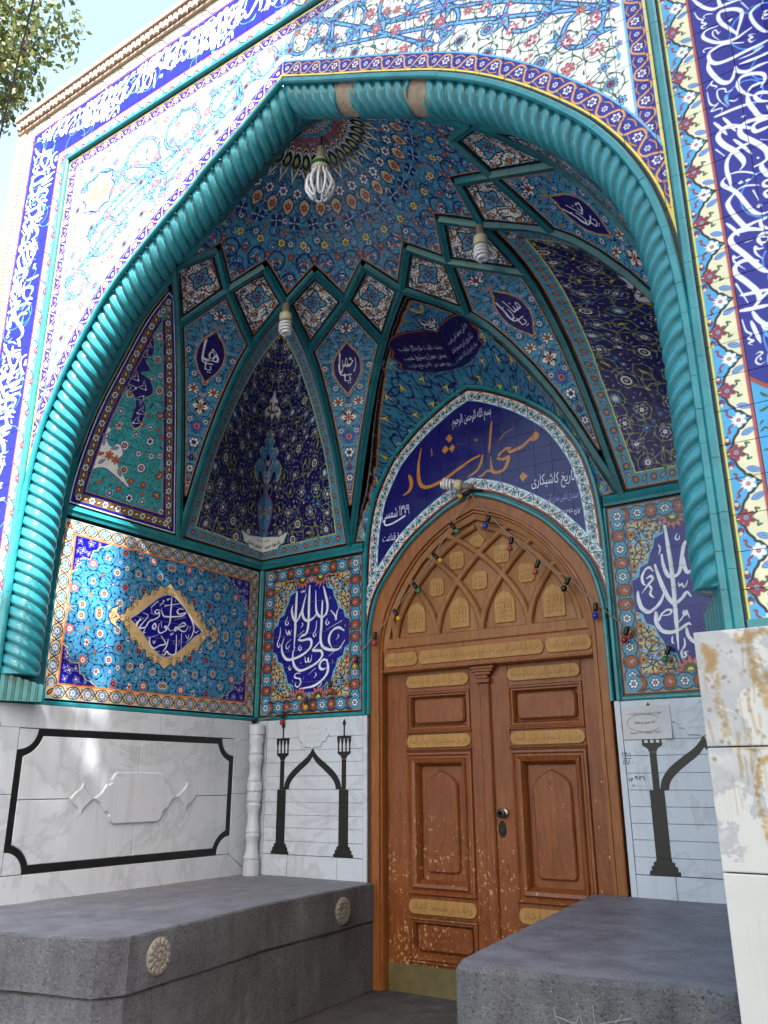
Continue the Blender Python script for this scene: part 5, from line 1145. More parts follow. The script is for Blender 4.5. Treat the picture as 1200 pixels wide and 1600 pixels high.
def tile_mat(name, img, rough=.14):
    m, nt, b = new_mat(name)
    t = nd(nt, 'ShaderNodeTexImage', image=img, interpolation='Linear', extension='EXTEND'); uv = nd(nt, 'ShaderNodeUVMap', uv_map='UVMap')
    nt.links.new(uv.outputs[0], t.inputs[0]); co = geo(nt)
    dirt = ramp(nt, noise(nt, co, 2.3, 6, .65), [(.35, (1, 1, 1, 1)), (.75, (.86, .84, .80, 1))])
    spk = ramp(nt, noise(nt, co, 95, 2, .5), [(.70, (1, 1, 1, 1)), (.80, (.80, .78, .74, 1))])
    nt.links.new(mix(nt, 1.0, mix(nt, 1.0, t.outputs[0], dirt, 'MULTIPLY'), spk, 'MULTIPLY'), b.inputs['Base Color'])
    r = nd(nt, 'ShaderNodeMapRange', i_1=.3, i_2=.7, i_3=rough, i_4=rough + .16); nt.links.new(noise(nt, co, 7, 5, .6), r.inputs[0]); nt.links.new(r.outputs[0], b.inputs['Roughness'])
    b.inputs['Specular IOR Level'].default_value = .34
    bump(nt, b, noise(nt, co, 26, 3, .5), .10, .004)
    return m
def solid(name, col, rough=.5, var=.12, scale=6, bumps=0.0, bscale=60, spec=.4, metal=0.0, fine=None):
    m, nt, b = new_mat(name); co = geo(nt); c = srgb(col)
    d = tuple(x * (1 - var) for x in c[:3]) + (1,); l = tuple(min(1, x * (1 + var)) for x in c[:3]) + (1,)
    cc = ramp(nt, noise(nt, co, scale, 5, .6), [(.3, d), (.7, l)])
    if fine:
        cc = mix(nt, ramp(nt, noise(nt, co, fine[0], 3, .6), [(fine[1], (0, 0, 0, 1)), (fine[1] + .08, (1, 1, 1, 1))]), cc, srgb(fine[2]))
    nt.links.new(cc, b.inputs['Base Color']); b.inputs['Metallic'].default_value = metal
    r = nd(nt, 'ShaderNodeMapRange', i_1=.3, i_2=.7, i_3=rough * .85, i_4=min(1, rough * 1.2)); nt.links.new(noise(nt, co, scale * 2.3, 4), r.inputs[0]); nt.links.new(r.outputs[0], b.inputs['Roughness'])
    b.inputs['Specular IOR Level'].default_value = spec
    if bumps: bump(nt, b, noise(nt, co, bscale, 5, .65), bumps, .01)
    return m
M = {}
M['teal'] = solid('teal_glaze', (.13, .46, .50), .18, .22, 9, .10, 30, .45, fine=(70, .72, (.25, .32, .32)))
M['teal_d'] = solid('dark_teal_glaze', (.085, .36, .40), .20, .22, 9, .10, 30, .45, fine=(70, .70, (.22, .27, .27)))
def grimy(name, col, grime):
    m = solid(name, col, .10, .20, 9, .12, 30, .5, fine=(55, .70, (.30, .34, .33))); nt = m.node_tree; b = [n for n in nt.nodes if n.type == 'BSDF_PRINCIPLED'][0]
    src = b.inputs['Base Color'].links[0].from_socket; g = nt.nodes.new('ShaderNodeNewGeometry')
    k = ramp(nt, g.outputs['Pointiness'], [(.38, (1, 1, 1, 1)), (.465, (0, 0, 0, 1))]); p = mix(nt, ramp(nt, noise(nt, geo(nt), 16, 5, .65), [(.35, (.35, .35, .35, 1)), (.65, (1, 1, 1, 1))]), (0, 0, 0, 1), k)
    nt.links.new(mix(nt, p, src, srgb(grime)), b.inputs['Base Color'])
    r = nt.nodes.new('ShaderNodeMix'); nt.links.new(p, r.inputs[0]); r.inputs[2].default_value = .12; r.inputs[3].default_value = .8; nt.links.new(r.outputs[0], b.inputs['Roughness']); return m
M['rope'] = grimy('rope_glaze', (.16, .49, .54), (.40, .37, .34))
M['grout'] = solid('grout', (.62, .62, .62), .9, .12, 12, .2, 120)
M['grout_dark'] = solid('old_grout', (.36, .34, .32), .9, .2, 12, .2, 120)
M['brick'] = solid('buff_brick', (.70, .60, .53), .9, .16, 5, .35, 90)
M['plaster'] = solid('bare_plaster', (.58, .52, .46), .95, .18, 22, .6, 45, fine=(30, .62, (.42, .33, .26)))
M['black'] = solid('black_granite', (.075, .08, .085), .38, .35, 180, .05, 300, .4, fine=(220, .66, (.22, .23, .24)))
def marble(name, base=(.735, .755, .80), vein=(.68, .70, .74), img=None):
    m, nt, b = new_mat(name); co = geo(nt)
    n1 = nd(nt, 'ShaderNodeTexNoise', i_Scale=1.5, i_Detail=9, i_Roughness=.62, i_Distortion=.9); nt.links.new(co, n1.inputs['Vector'])
    v = ramp(nt, n1.outputs['Fac'], [(.42, srgb(base)), (.492, srgb(vein)), (.505, srgb(base)), (.75, tuple(x * .94 for x in srgb(base)[:3]) + (1,))])
    st = geo(nt, (9, 9, .9)); drip = ramp(nt, noise(nt, st, 1.6, 5, .6), [(.52, (1, 1, 1, 1)), (.78, (.84, .83, .82, 1))])
    c = mix(nt, 1.0, v, drip, 'MULTIPLY')
    scr = ramp(nt, noise(nt, geo(nt, (14, 14, 60)), 1.0, 3, .7), [(.70, (0, 0, 0, 1)), (.735, (1, 1, 1, 1))]); c = mix(nt, scr, c, srgb((.66, .66, .67)))
    if img is not None:
        t = nd(nt, 'ShaderNodeTexImage', image=img, extension='CLIP'); uv = nd(nt, 'ShaderNodeUVMap', uv_map='UVMap'); nt.links.new(uv.outputs[0], t.inputs[0])
        c = mix(nt, 1.0, c, t.outputs[0], 'MULTIPLY')
    nt.links.new(c, b.inputs['Base Color'])
    r = nd(nt, 'ShaderNodeMapRange', i_1=.3, i_2=.7, i_3=.30, i_4=.50); nt.links.new(noise(nt, co, 6, 6), r.inputs[0]); nt.links.new(r.outputs[0], b.inputs['Roughness'])
    b.inputs['Specular IOR Level'].default_value = .35; bump(nt, b, noise(nt, co, 60, 4), .06, .004)
    return m
M['marble'] = marble('white_marble')
def stone(name, base, dark, speck, scale=1.0, br=1.0, smoothtop=False):
    m, nt, b = new_mat(name); co = geo(nt)
    big = noise(nt, co, 2.2 * scale, 6, .6); c = ramp(nt, big, [(.30, srgb(dark)), (.72, srgb(base))])
    pit = noise(nt, co, 62 * scale, 6, .75); c = mix(nt, ramp(nt, pit, [(.36, (1, 1, 1, 1)), (.46, (0, 0, 0, 1))]), c, tuple(x * .55 for x in srgb(dark)[:3]) + (1,))
    c = mix(nt, 1.0, c, ramp(nt, noise(nt, geo(nt, (5, 5, 1)), 1.3, 5, .65), [(.32, (.62, .60, .60, 1)), (.6, (1, 1, 1, 1))]), 'MULTIPLY')
    c = mix(nt, ramp(nt, noise(nt, co, 4.5, 6, .7), [(.60, (0, 0, 0, 1)), (.78, (.55, .55, .55, 1))]), c, srgb((.58, .55, .53)))
    sp = noise(nt, co, 105 * scale, 3, .6); c = mix(nt, ramp(nt, sp, [(.60, (0, 0, 0, 1)), (.78, (.8, .8, .8, 1))]), c, srgb(speck))
    nt.links.new(c, b.inputs['Base Color']); b.inputs['Roughness'].default_value = .72 if not smoothtop else .5
    b.inputs['Specular IOR Level'].default_value = .3
    if smoothtop:
        bump(nt, b, noise(nt, co, 30, 5, .6), .25, .006)
    else:
        h = nd(nt, 'ShaderNodeMath', operation='ADD'); nt.links.new(pit, h.inputs[0]); nt.links.new(noise(nt, co, 14, 5, .6), h.inputs[1]); bump(nt, b, h.outputs[0], .75 * br, .016)
    return m
M['stone'] = stone('pitted_basalt', (.485, .485, .515), (.34, .34, .365), (.65, .65, .67), 1.0, 1.35)
M['stone_top'] = stone('worn_basalt', (.505, .505, .545), (.405, .405, .44), (.56, .55, .56), 1.0, 1.0, True)
M['stone_hew'] = stone('hewn_basalt', (.53, .53, .55), (.33, .33, .345), (.72, .72, .74), 1.3, 1.5)
M['rosette'] = solid('carved_pale_stone', (.50, .475, .45), .8, .14, 30, .15, 90)
M['floor'] = stone('paving', (.36, .35, .35), (.27, .265, .27), (.46, .45, .45), .8, .6)
def wood(name, base, dark, chip=None, rough=.34, amount=.66):
    m, nt, b = new_mat(name)
    co = geo(nt, (14, 14, 1.6)); g1 = nd(nt, 'ShaderNodeTexNoise', i_Scale=3.0, i_Detail=8, i_Roughness=.62, i_Distortion=.7); nt.links.new(co, g1.inputs['Vector'])
    c = ramp(nt, g1.outputs['Fac'], [(.32, srgb(dark)), (.68, srgb(base))])
    p = geo(nt); c = mix(nt, 1.0, c, ramp(nt, noise(nt, p, 1.7, 5, .6), [(.3, (1, 1, 1, 1)), (.75, (.72, .68, .66, 1))]), 'MULTIPLY')
    if chip:
        n = noise(nt, geo(nt, (1.5, 1.5, 1)), 34, 4, .62, .3); big = noise(nt, p, 2.6, 3, .6); sx = nd(nt, 'ShaderNodeSeparateXYZ'); nt.links.new(p, sx.inputs[0])
        zr = nd(nt, 'ShaderNodeMapRange', i_1=-.5, i_2=1.35, i_3=.115, i_4=-.05); nt.links.new(sx.outputs[2], zr.inputs[0])
        s1 = nd(nt, 'ShaderNodeMath', operation='ADD'); nt.links.new(n, s1.inputs[0]); nt.links.new(zr.outputs[0], s1.inputs[1])
        s2 = nd(nt, 'ShaderNodeMath', operation='MULTIPLY_ADD'); nt.links.new(big, s2.inputs[0]); s2.inputs[1].default_value = .34; nt.links.new(s1.outputs[0], s2.inputs[2])
        k = ramp(nt, s2.outputs[0], [(amount + .255, (0, 0, 0, 1)), (amount + .27, (1, 1, 1, 1))]); c = mix(nt, k, c, srgb(chip))
    nt.links.new(c, b.inputs['Base Color'])
    r = nd(nt, 'ShaderNodeMapRange', i_1=.3, i_2=.7, i_3=rough * .8, i_4=rough * 1.5); nt.links.new(noise(nt, p, 9, 5), r.inputs[0]); nt.links.new(r.outputs[0], b.inputs['Roughness'])
    b.inputs['Specular IOR Level'].default_value = .38; bump(nt, b, g1.outputs['Fac'], .14, .004)
    return m
M['wood'] = wood('brown_varnished_wood', (.54, .305, .15), (.42, .215, .105), (.70, .52, .36), .34, .622)
M['wood_l'] = wood('honey_varnished_wood', (.60, .37, .19), (.49, .28, .135), (.72, .55, .38), .36, .74)
M['wood_t'] = wood('pale_varnished_wood', (.60, .40, .22), (.50, .31, .155), None, .42)
M['plaque'] = wood('gilded_plaque', (.70, .53, .30), (.60, .43, .23), None, .5)
M['brass'] = solid('tarnished_brass', (.50, .45, .31), .42, .2, 8, .15, 40, .5, .55)
M['iron'] = solid('dark_iron', (.12, .12, .12), .4, .2, 20, .1, 80, .5, .7)
M['steel'] = solid('worn_steel', (.55, .54, .50), .3, .15, 20, 0, 60, .5, .9)
M['lampwhite'] = solid('lamp_glass_white', (.86, .86, .88), .25, .04, 9, 0, 60, .5)
M['lampbase'] = solid('cream_plastic', (.74, .71, .60), .45, .08, 9, 0, 60, .4)
M['lampgreen'] = solid('green_print', (.10, .32, .20), .4, .1, 20)
M['bakelite'] = solid('black_bakelite', (.035, .035, .04), .35, .2, 20)
M['wire'] = solid('grey_cable', (.50, .46, .42), .6, .2, 20)
M['paper'] = solid('faded_paper', (.74, .73, .74), .8, .04, 6, .1, 30)
M['ink'] = solid('black_ink', (.06, .06, .07), .7, .1, 20)
# ------------------------------------------------------------------ tiles
TILES = []                                      # collected per thing, then the largest become objects of their own
_cp = np.array(CAM_LOC); _rf, _ru, _rr = np.array(_f), np.array(_u2), np.array(_r2)
def to_photo(p):
    d = np.asarray(p, float) - _cp; z = d @ _rf
    return np.stack([600 + F_PX * (d @ _rr) / z, 800 - F_PX * (d @ _ru) / z], -1) if np.ndim(z) else (600 + F_PX * (d @ _rr) / z, 800 - F_PX * (d @ _ru) / z)
def clip_half(p, ax, val, keep_less):
    out = []; n = len(p)
    for i in range(n):
        a, b = p[i], p[(i + 1) % n]
        ia = (a[ax] <= val) if keep_less else (a[ax] >= val); ib = (b[ax] <= val) if keep_less else (b[ax] >= val)
        if ia: out.append(a)
        if ia != ib:
            t = (val - a[ax]) / (b[ax] - a[ax]); out.append((a[0] + (b[0] - a[0]) * t, a[1] + (b[1] - a[1]) * t))
    return out
def cells_of(outline, step, u_at=0.0, v_at=0.0, gap=.0026):
    """cut an outline into square tiles; yields polygons"""
    o = np.asarray(outline, float); ol = [tuple(q) for q in o]; lo, hi = o.min(0), o.max(0)
    i0, i1 = math.floor((lo[0] - u_at) / step), math.ceil((hi[0] - u_at) / step); j0, j1 = math.floor((lo[1] - v_at) / step), math.ceil((hi[1] - v_at) / step)
    for i in range(i0, i1):
        ua, ub = u_at + i * step + gap / 2, u_at + (i + 1) * step - gap / 2
        col = clip_half(clip_half(ol, 0, ua, False), 0, ub, True)
        if len(col) < 3: continue
        for j in range(j0, j1):
            va, vb = v_at + j * step + gap / 2, v_at + (j + 1) * step - gap / 2
            c = clip_half(clip_half(col, 1, va, False), 1, vb, True)
            q = []
            for p in c:
                if not q or abs(p[0] - q[-1][0]) + abs(p[1] - q[-1][1]) > 4e-4: q.append(p)
            if len(q) > 1 and abs(q[0][0] - q[-1][0]) + abs(q[0][1] - q[-1][1]) <= 4e-4: q.pop()
            if len(q) < 3 or abs(area2(q)) < 4e-5: continue
            yield np.array(q if area2(q) > 0 else q[::-1])
def normal_of(mp, u, v, e=.004):
    a = np.array(mp(u + e, v)) - np.array(mp(u - e, v)); b = np.array(mp(u, v + e)) - np.array(mp(u, v - e)); n = np.cross(a, b); return n / (np.linalg.norm(n) + 1e-12)
def lay_tiles(bucket, parent, mp, outline, cv, mat, step=STILE, u_at=0., v_at=0., face=None, skip=None, th=.006, jit=.00035, name='tile'):
    """face: point the tiles look towards"""
    for q in cells_of(outline, step, u_at, v_at):
        c = q.mean(0)
        if skip is not None and skip(c, q): continue
        P = np.array([mp(u, v) for u, v in q]); n = normal_of(mp, *c)
        t = np.array(face(P.mean(0)) if callable(face) else face) if face is not None else n
        fl = (n @ t) < 0
        if fl: n = -n
        k = len(q); g = rng.normal(0, jit, 2); rel = (q - c) / step
        lift = (rel @ g)[:, None] + rng.normal(0, jit * .35)
        top = P + n * (lift + .0004); bot = P - n * th
        f = [tuple(r) for r in tri(q)] + [(i, k + i, k + (i + 1) % k, (i + 1) % k) for i in range(k)]
        if fl: f = [r[::-1] for r in f]
        uv = np.stack([(q[:, 0] - cv.u0) * cv.res / cv.W, (q[:, 1] - cv.v0) * cv.res / cv.H], 1)
        px = to_photo(top); d = (top.mean(0) - _cp) @ _rf
        inn = (px[:, 0].mean() > -20) & (px[:, 0].mean() < 1220) & (px[:, 1].mean() > -20) & (px[:, 1].mean() < 1620) & (d > 0)
        bucket.append((abs(area2(px)) if inn else 0.0, parent, np.vstack([top, bot]), f, np.vstack([uv, uv]), mat, name))
def commit(bucket, limit=300):
    """the largest in view as single tiles, the rest joined per panel"""
    bucket.sort(key=lambda r: -r[0]); rest = {}
    for i, (a, par, v, f, uv, mat, name) in enumerate(bucket):
        if i < limit and a > 20: link_mesh(name, v, f, mat, par, uvs=uv)
        else: rest.setdefault((par.name, mat.name), [par, mat, []])[2].append((v, f, uv))
    for par, mat, L in rest.values():
        V = []; Fs = []; U = []
        for v, f, uv in L:
            b = len(V); V += list(map(tuple, v)); Fs += [tuple(i + b for i in q) for q in f]; U += list(map(tuple, uv))
        o = link_mesh('tile_field', V, Fs, mat, par, uvs=U); o['kind'] = 'stuff'
def backing(name, mp, outline, mat, parent, h=-.003, n=26, face=None, step=None, skip=None):
    """the bed behind tiles: a grid over the outline"""
    V = []; Fs = []
    for q in cells_of(outline, step or .06, 0, 0, 0):
        c = q.mean(0)
        if skip is not None and skip(c, q): continue
        b = len(V); P = np.array([mp(u, v) for u, v in q]); nn = normal_of(mp, *c)
        if face is not None:
            t = np.array(face(P.mean(0)) if callable(face) else face)
            if nn @ t < 0: nn = -nn; fl = True
            else: fl = False
        else: fl = False
        V += [tuple(p + nn * h) for p in P]; ff = [tuple(i + b for i in r) for r in tri(q)]; Fs += [r[::-1] for r in ff] if fl else ff
    return link_mesh(name, V, Fs, mat, parent)
def sweep_pieces(parent, name, path, normals, prof, mat, piece=.13, gap=.0014, n_sub=3, joined=False, jit=.0006):
    """glazed moulding laid in short pieces along a 3D path; prof = [(across, out)] closed outline without its base"""
    p = np.asarray(path, float); s = arclen(p); L = s[-1]; nrm = np.asarray(normals, float)
    N = max(1, int(round(L / piece))); obs = []
    mbj = MB() if joined else None
    for k in range(N):
        t = np.linspace(k / N * L + gap / 2, (k + 1) / N * L - gap / 2, n_sub + 1)
        q = np.stack([np.interp(t, s, p[:, i]) for i in range(3)], 1); nn = np.stack([np.interp(t, s, nrm[:, i]) for i in range(3)], 1)
        e = 1e-3; d = np.stack([np.interp(np.clip(t + e, 0, L), s, p[:, i]) - np.interp(np.clip(t - e, 0, L), s, p[:, i]) for i in range(3)], 1); d /= np.linalg.norm(d, axis=1, keepdims=True)
        nn -= d * (nn * d).sum(1, keepdims=True); nn /= np.linalg.norm(nn, axis=1, keepdims=True); w = np.cross(d, nn)
        V = []; Fs = []; m = len(prof); lift = rng.normal(0, jit)
        for i in range(len(q)): V += [tuple(q[i] + w[i] * a + nn[i] * (h + (lift if h > 0 else 0))) for a, h in prof]
        for i in range(len(q) - 1): Fs += [(i * m + j, i * m + (j + 1) % m, (i + 1) * m + (j + 1) % m, (i + 1) * m + j) for j in range(m)]
        Fs += [tuple(range(m))[::-1], tuple((len(q) - 1) * m + j for j in range(m))]
        Fs = [f[::-1] for f in Fs]
        if joined: mbj.add(V, Fs)
        else: obs.append(link_mesh(name, V, Fs, mat, parent))
    if joined: return mbj.build(name, mat, parent)
    return obs
RIDGE = [(-.028, -.004), (-.028, .010), (-.017, .015), (0, .028), (.017, .015), (.028, .010), (.028, -.004)]

# ------------------------------------------------------------------ the walls
def flat(plane): return lambda u, v: plane(u, v, .0)
def recess_box(mb, x0, x1, y0, y1, z0, z1): mb.box(x0, x1, y0, y1, z0, z1)

# ---- facade
fac = thing('portal_facade', (0, 0, Z_G), 'tall tiled portal facade with white lettering on a cobalt band round a pointed arch', 'facade')
cvF = art_facade(); mF = tile_mat('facade_tiles', cvF.image('facade_art'))
part = lambda nm, mb, mats, par=fac: mb.build(nm, mats, par)
# masonry core with the arch cut out, and its deep reveal
arch_in = offset(ARCH, -.012)
mb = MB()
ring_o = np.vstack([[(-2.93, Z_G), (-2.93, 6.02), (2.93, 6.02), (2.93, Z_G), (2.15, Z_G)], ARCH[::-1], [(-2.15, Z_G)]])
v = [(a, .0095, b) for a, b in ring_o]; mb.add(v, tri(ring_o))
n = len(ARCH)
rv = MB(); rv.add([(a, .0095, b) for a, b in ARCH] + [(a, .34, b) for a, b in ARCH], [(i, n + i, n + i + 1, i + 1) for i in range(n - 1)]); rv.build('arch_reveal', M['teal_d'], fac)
mb.box(-2.93, -2.86, .012, 3.2, Z_G, 6.02); mb.box(2.86, 2.93, .012, 3.2, Z_G, 6.02)
mb.build('masonry', M['grout_dark'], fac)
mb = MB(); mb.box(-2.92, 2.92, .02, 3.4, 5.95, 6.02); mb.box(-2.92, 2.92, 3.2, 3.4, Z_G, 5.95); mb.build('roof', M['brick'], fac)  # unseen roof and back wall, put in to keep sky light out
bF = []
panels = {}
for nm in ('lettering_band', 'spandrel'):
    e = bpy.data.objects.new(nm, None); COL.objects.link(e); adopt(e, fac); e.empty_display_size = .1; panels[nm] = e
outer = np.vstack([[(-2.806, Z_D), (-2.806, 5.858), (2.806, 5.858), (2.806, Z_D), (2.182, Z_D), (2.182, 5.264), (-2.182, 5.264), (-2.182, Z_D)]])
lay_tiles(bF, panels['lettering_band'], flat(PF), outer, cvF, mF, u_at=.07, v_at=Z_D, face=(0, -1, 0))
AO = offset(ARCH, .010); AO = AO[AO[:, 1] > 2.55]; AO = AO[(AO[:, 0] > -2.148) & (AO[:, 0] < 2.148)]
spd = np.vstack([[(-2.148, AO[0, 1])], AO, [(2.148, AO[-1, 1]), (2.148, 5.228), (-2.148, 5.228)]])
lay_tiles(bF, panels['spandrel'], flat(PF), spd, cvF, mF, u_at=0, v_at=Z_D, face=(0, -1, 0))
commit(bF, 300)
# raised teal frame and teal strip round the arch
def path3(p2, y): return [(a, y, b) for a, b in p2]
FR = [(-.017, -.004), (-.017, .016), (-.010, .024), (.010, .024), (.017, .016), (.017, -.004)]
for a, b in (((-2.165, Z_D), (-2.165, 5.246)), ((-2.165, 5.246), (2.165, 5.246)), ((2.165, 5.246), (2.165, Z_D))):
    pp = np.linspace(np.array(a), np.array(b), 30); sweep_pieces(fac, 'frame_tile', path3(pp, -.0004), [(0, -1, 0)] * 30, FR, M['teal'], .20)
AS = offset(ARCH, -.016)
sweep_pieces(fac, 'arch_tile', path3(AS, .0), [(0, -1, 0)] * len(AS), [(-.018, -.004), (-.018, .012), (-.010, .020), (.012, .020), (.018, .010), (.018, -.004)], M['teal'], .135)
# teal sill strip under the lettering bands
for sx in (-1, 1): sweep_pieces(fac, 'frame_tile', path3(np.linspace((sx * 2.19, Z_D + .014), (sx * 2.80, Z_D + .014), 8), -.0006), [(0, -1, 0)] * 8, [(-.014, -.004), (-.014, .012), (.014, .012), (.014, -.004)], M['teal'], .2)
# brick edge and cornice
bm_ = MB().box(0, .112, -.018, .02, 0, .030, .003); proto = bm_.build('brick', M['brick'], fac); first = True
def put(o, x, z):
    global first
    c = o if first else o.copy()
    if not first: COL.objects.link(c)
    first = False; c.location = (x, 0, z); return c
n_b = int((5.87 - 1.2) / .0365)
for i in range(n_b): put(proto, -2.93 + random.uniform(-.002, .002), 1.2 + i * .0365)
pv = MB().box(0, .034, -.045, .03, 0, .058, .003).build('dentil_brick', M['brick'], fac); first = True
for i in range(118): put(pv, -2.93 + i * .0497, 5.895 + (i % 2) * .010)
MB().box(-2.945, 2.945, -.058, .05, 5.972, 6.018, .006).build('cornice_slab', M['brick'], fac)
MB().box(-2.94, 2.94, -.022, .03, 5.868, 5.884).build('cornice_fillet', M['brick'], fac)

# marble piers at the feet
def stain_canvas():
    cv = Canvas(2.0, -.72, 2.84, 1.18, 260, (1, 1, 1)); g = np.random.default_rng(8)
    oc = (.86, .70, .46)
    def scrub(pts, w, a):
        w = w * .62
        p = catmull(pts, 14)
        for q in p:
            for _ in range(7):
                if g.random() < .55: cv.poly(gear(w * (.10 + .2 * g.random()), w * (.16 + .3 * g.random()), 5, 3) + q + g.normal(0, w * .24, 2), np.array(oc) + g.normal(0, .04), a * (.15 + .40 * g.random()))
    Pt = lambda x, y: (2.018 + (x - 1090) / 440., 1.168 - (y - 990) / 470.)
    scrub([Pt(1106, 1018), Pt(1112, 1035), Pt(1108, 1050)], .05, .8); scrub([Pt(1165, 1000), Pt(1168, 1060), Pt(1180, 1110)], .045, .9); scrub([Pt(1150, 1010), Pt(1185, 1000), Pt(1215, 1000)], .04, .8)
    scrub([Pt(1118, 1055), Pt(1112, 1100), Pt(1118, 1150)], .035, .6); scrub([Pt(1150, 1060), Pt(1156, 1110)], .03, .55); scrub([Pt(1180, 1065), Pt(1205, 1080), Pt(1210, 1120)], .05, .7); scrub([Pt(1190, 1100), Pt(1200, 1150)], .05, .7)
    scrub([Pt(1178, 1185), Pt(1160, 1190), Pt(1150, 1230), Pt(1155, 1290), Pt(1165, 1308), Pt(1205, 1300)], .030, 1.0); scrub([Pt(1178, 1190), Pt(1184, 1240), Pt(1190, 1290)], .028, .9); scrub([Pt(1210, 1245), Pt(1190, 1260), Pt(1170, 1262)], .03, .8)
    scrub([Pt(1120, 1165), Pt(1150, 1172), Pt(1190, 1168)], .02, .6); scrub([Pt(1190, 1180), Pt(1205, 1230)], .05, .5)
    for k in range(90):
        x = 2.03 + g.random() * .75; z = 1.15 - g.random() * .5; cv.stroke([(x, z), (x + g.normal() * .01, z - .03 - g.random() * .12)], .004 + .006 * g.random(), np.array((.84, .72, .52)), a=.45)
    for k in range(160): cv.poly(gear(.002, .008 * g.random() + .003, 5, 3) + (2.02 + .8 * g.random(), .75 + .42 * g.random()), (.70, .62, .52), .6)
    return cv
cvS = stain_canvas(); mS = marble('stained_marble', (.745, .74, .735), (.62, .62, .64), cvS.image('stain_art'))
def pier(sx, mat, uvc, xi=2.018):
    zs = [Z_G + .0, Z_G + .66, .415, .79, Z_D]
    zs = [-.02, .415, .79, Z_D]
    for a, b in zip(zs[:-1], zs[1:]):
        mb = MB().box(min(sx * xi, sx * 2.86), max(sx * xi, sx * 2.86), -.034, .02, a + .002, b - .002, .004)
        o = mb.build('marble_slab', mat, fac)
        if uvc:
            ul = o.data.uv_layers.new(name='UVMap')
            for l in o.data.loops:
                c = o.data.vertices[l.vertex_index].co; ul.data[l.index].uv = ((abs(c.x) - uvc.u0) * uvc.res / uvc.W, (c.z - uvc.v0) * uvc.res / uvc.H)
    if sx > 0: MB().box(min(sx * 2.018, sx * 2.10), max(sx * 2.018, sx * 2.10), .022, .27, -.02, Z_D - .002, .003).build('marble_slab', M['marble'], fac)
    MB().box(min(sx * (xi - .018), sx * 2.90), max(sx * 2.0, sx * 2.90), -.06, .25, Z_G, -.022, .006).build('plinth_block', M['stone'], fac)
pier(1, mS, cvS); pier(-1, M['marble'], None, 2.178)

# ---- twisted rope moulding of the arch
rope = thing('rope_moulding', (0, .13, Z_D), 'turquoise twisted rope moulding round the portal arch, glaze missing twice near the crown', 'moulding')
RC = offset(ARCH, -.028); sR = arclen(RC); LR = sR[-1]; Yc = .135; rR = .125
def rope_at(s): return np.array([np.interp(s, sR, RC[:, 0]), Yc, np.interp(s, sR, RC[:, 1])])
kA = sR[int(np.argmax(RC[:, 1]))]
zl = np.interp(1.33, RC[:int(np.argmax(RC[:, 1])), 1], sR[:int(np.argmax(RC[:, 1]))]); s_lo = float(zl); s_hi = LR - s_lo
def rope_piece(s0, s1, name='rope_strand', mat='rope', rad=rR, lobes=True):
    ns = max(6, int((s1 - s0) / .0058)); nk = 72; V = []; Fs = []
    for i in range(ns + 1):
        s = s0 + (s1 - s0) * i / ns; c = rope_at(s); e = .012; d = rope_at(min(LR, s + e)) - rope_at(max(0, s - e)); d /= np.linalg.norm(d)
        nn = np.array([-d[2], 0, d[0]]); yy = np.array([0, 1., 0])
        for k in range(nk):
            a = 2 * math.pi * k / nk
            if lobes:
                ph = a - 2 * math.pi * (s - kA) / .30 if s < kA else a + 2 * math.pi * (s - kA) / .30
                big = abs(math.sin(ph * 2)); fine = abs(math.sin(ph * 4 + .5))
                r = rad * (.765 + .20 * big ** .60 + .035 * fine ** .6)
            else: r = rad
            V.append(tuple(c + (nn * math.cos(a) + yy * math.sin(a)) * r))
    for i in range(ns):
        for k in range(nk): Fs.append((i * nk + k, (i + 1) * nk + k, (i + 1) * nk + (k + 1) % nk, i * nk + (k + 1) % nk))
    Fs.append(tuple(range(nk))); Fs.append(tuple(ns * nk + k for k in range(nk))[::-1])
    return link_mesh(name, V, Fs, M[mat], rope, smooth=True)
def s_at_px(px):                                # where the crown gaps sit, measured along the moulding
    best = min(np.linspace(kA, kA + 1.6, 400), key=lambda s: abs(to_photo(rope_at(s) + np.array([0, -rR * .7, -rR * .7]))[0] - px)); return float(best)
g1a, g1b, g2a, g2b = s_at_px(531), s_at_px(556), s_at_px(645), s_at_px(672)
rope_piece(s_lo, kA - .002); rope_piece(kA + .002, g1a); rope_piece(g1b, g2a); rope_piece(g2b, s_hi)
for a, b in ((g1a, g1b), (g2a, g2b)): rope_piece(a - .03, b + .03, 'bare_plaster', 'plaster', rR * .88, False)
for sx in (-1, 1):                              # stepped feet of the rope
    mb = MB(); cx = sx * 2.105
    stp = []
    for k, (r, d_) in enumerate(((.0, 0), (.012, .012), (.030, .006), (.052, .018), (.075, .006), (.098, .012))): pass
    prof = [(-.112, .262)]
    for k in range(6):
        t0, t1, t2 = k / 6, (k + .62) / 6, (k + .70) / 6
        for t_, o_ in ((t0 + .012, -.008), (t1, -.008), (t2, .012), ((k + 1) / 6 - .006, .012)): prof.append((-.112 + .118 * t_ + o_ * .9, .245 - .245 * t_ + o_ * .45))
    prof += [(.024, -.006), (.028, .262)]
    base = [(2.122 + a, y) for a, y in prof]
    P3 = [(sx * a, y) for a, y in base]
    n_ = len(P3)
    v = [(x, y, Z_D + .002) for x, y in P3] + [(x, y, 1.345 - .30 * max(0, y)) for x, y in P3]
    f = [(i, (i + 1) % n_, n_ + (i + 1) % n_, n_ + i) for i in range(n_)] + [tuple(n_ + a for a in t) for t in tri([(a, b) for a, b in P3])]
    mb.add(v, f if sx > 0 else [q[::-1] for q in f]); mb.build('rope_foot', M['teal'], rope)
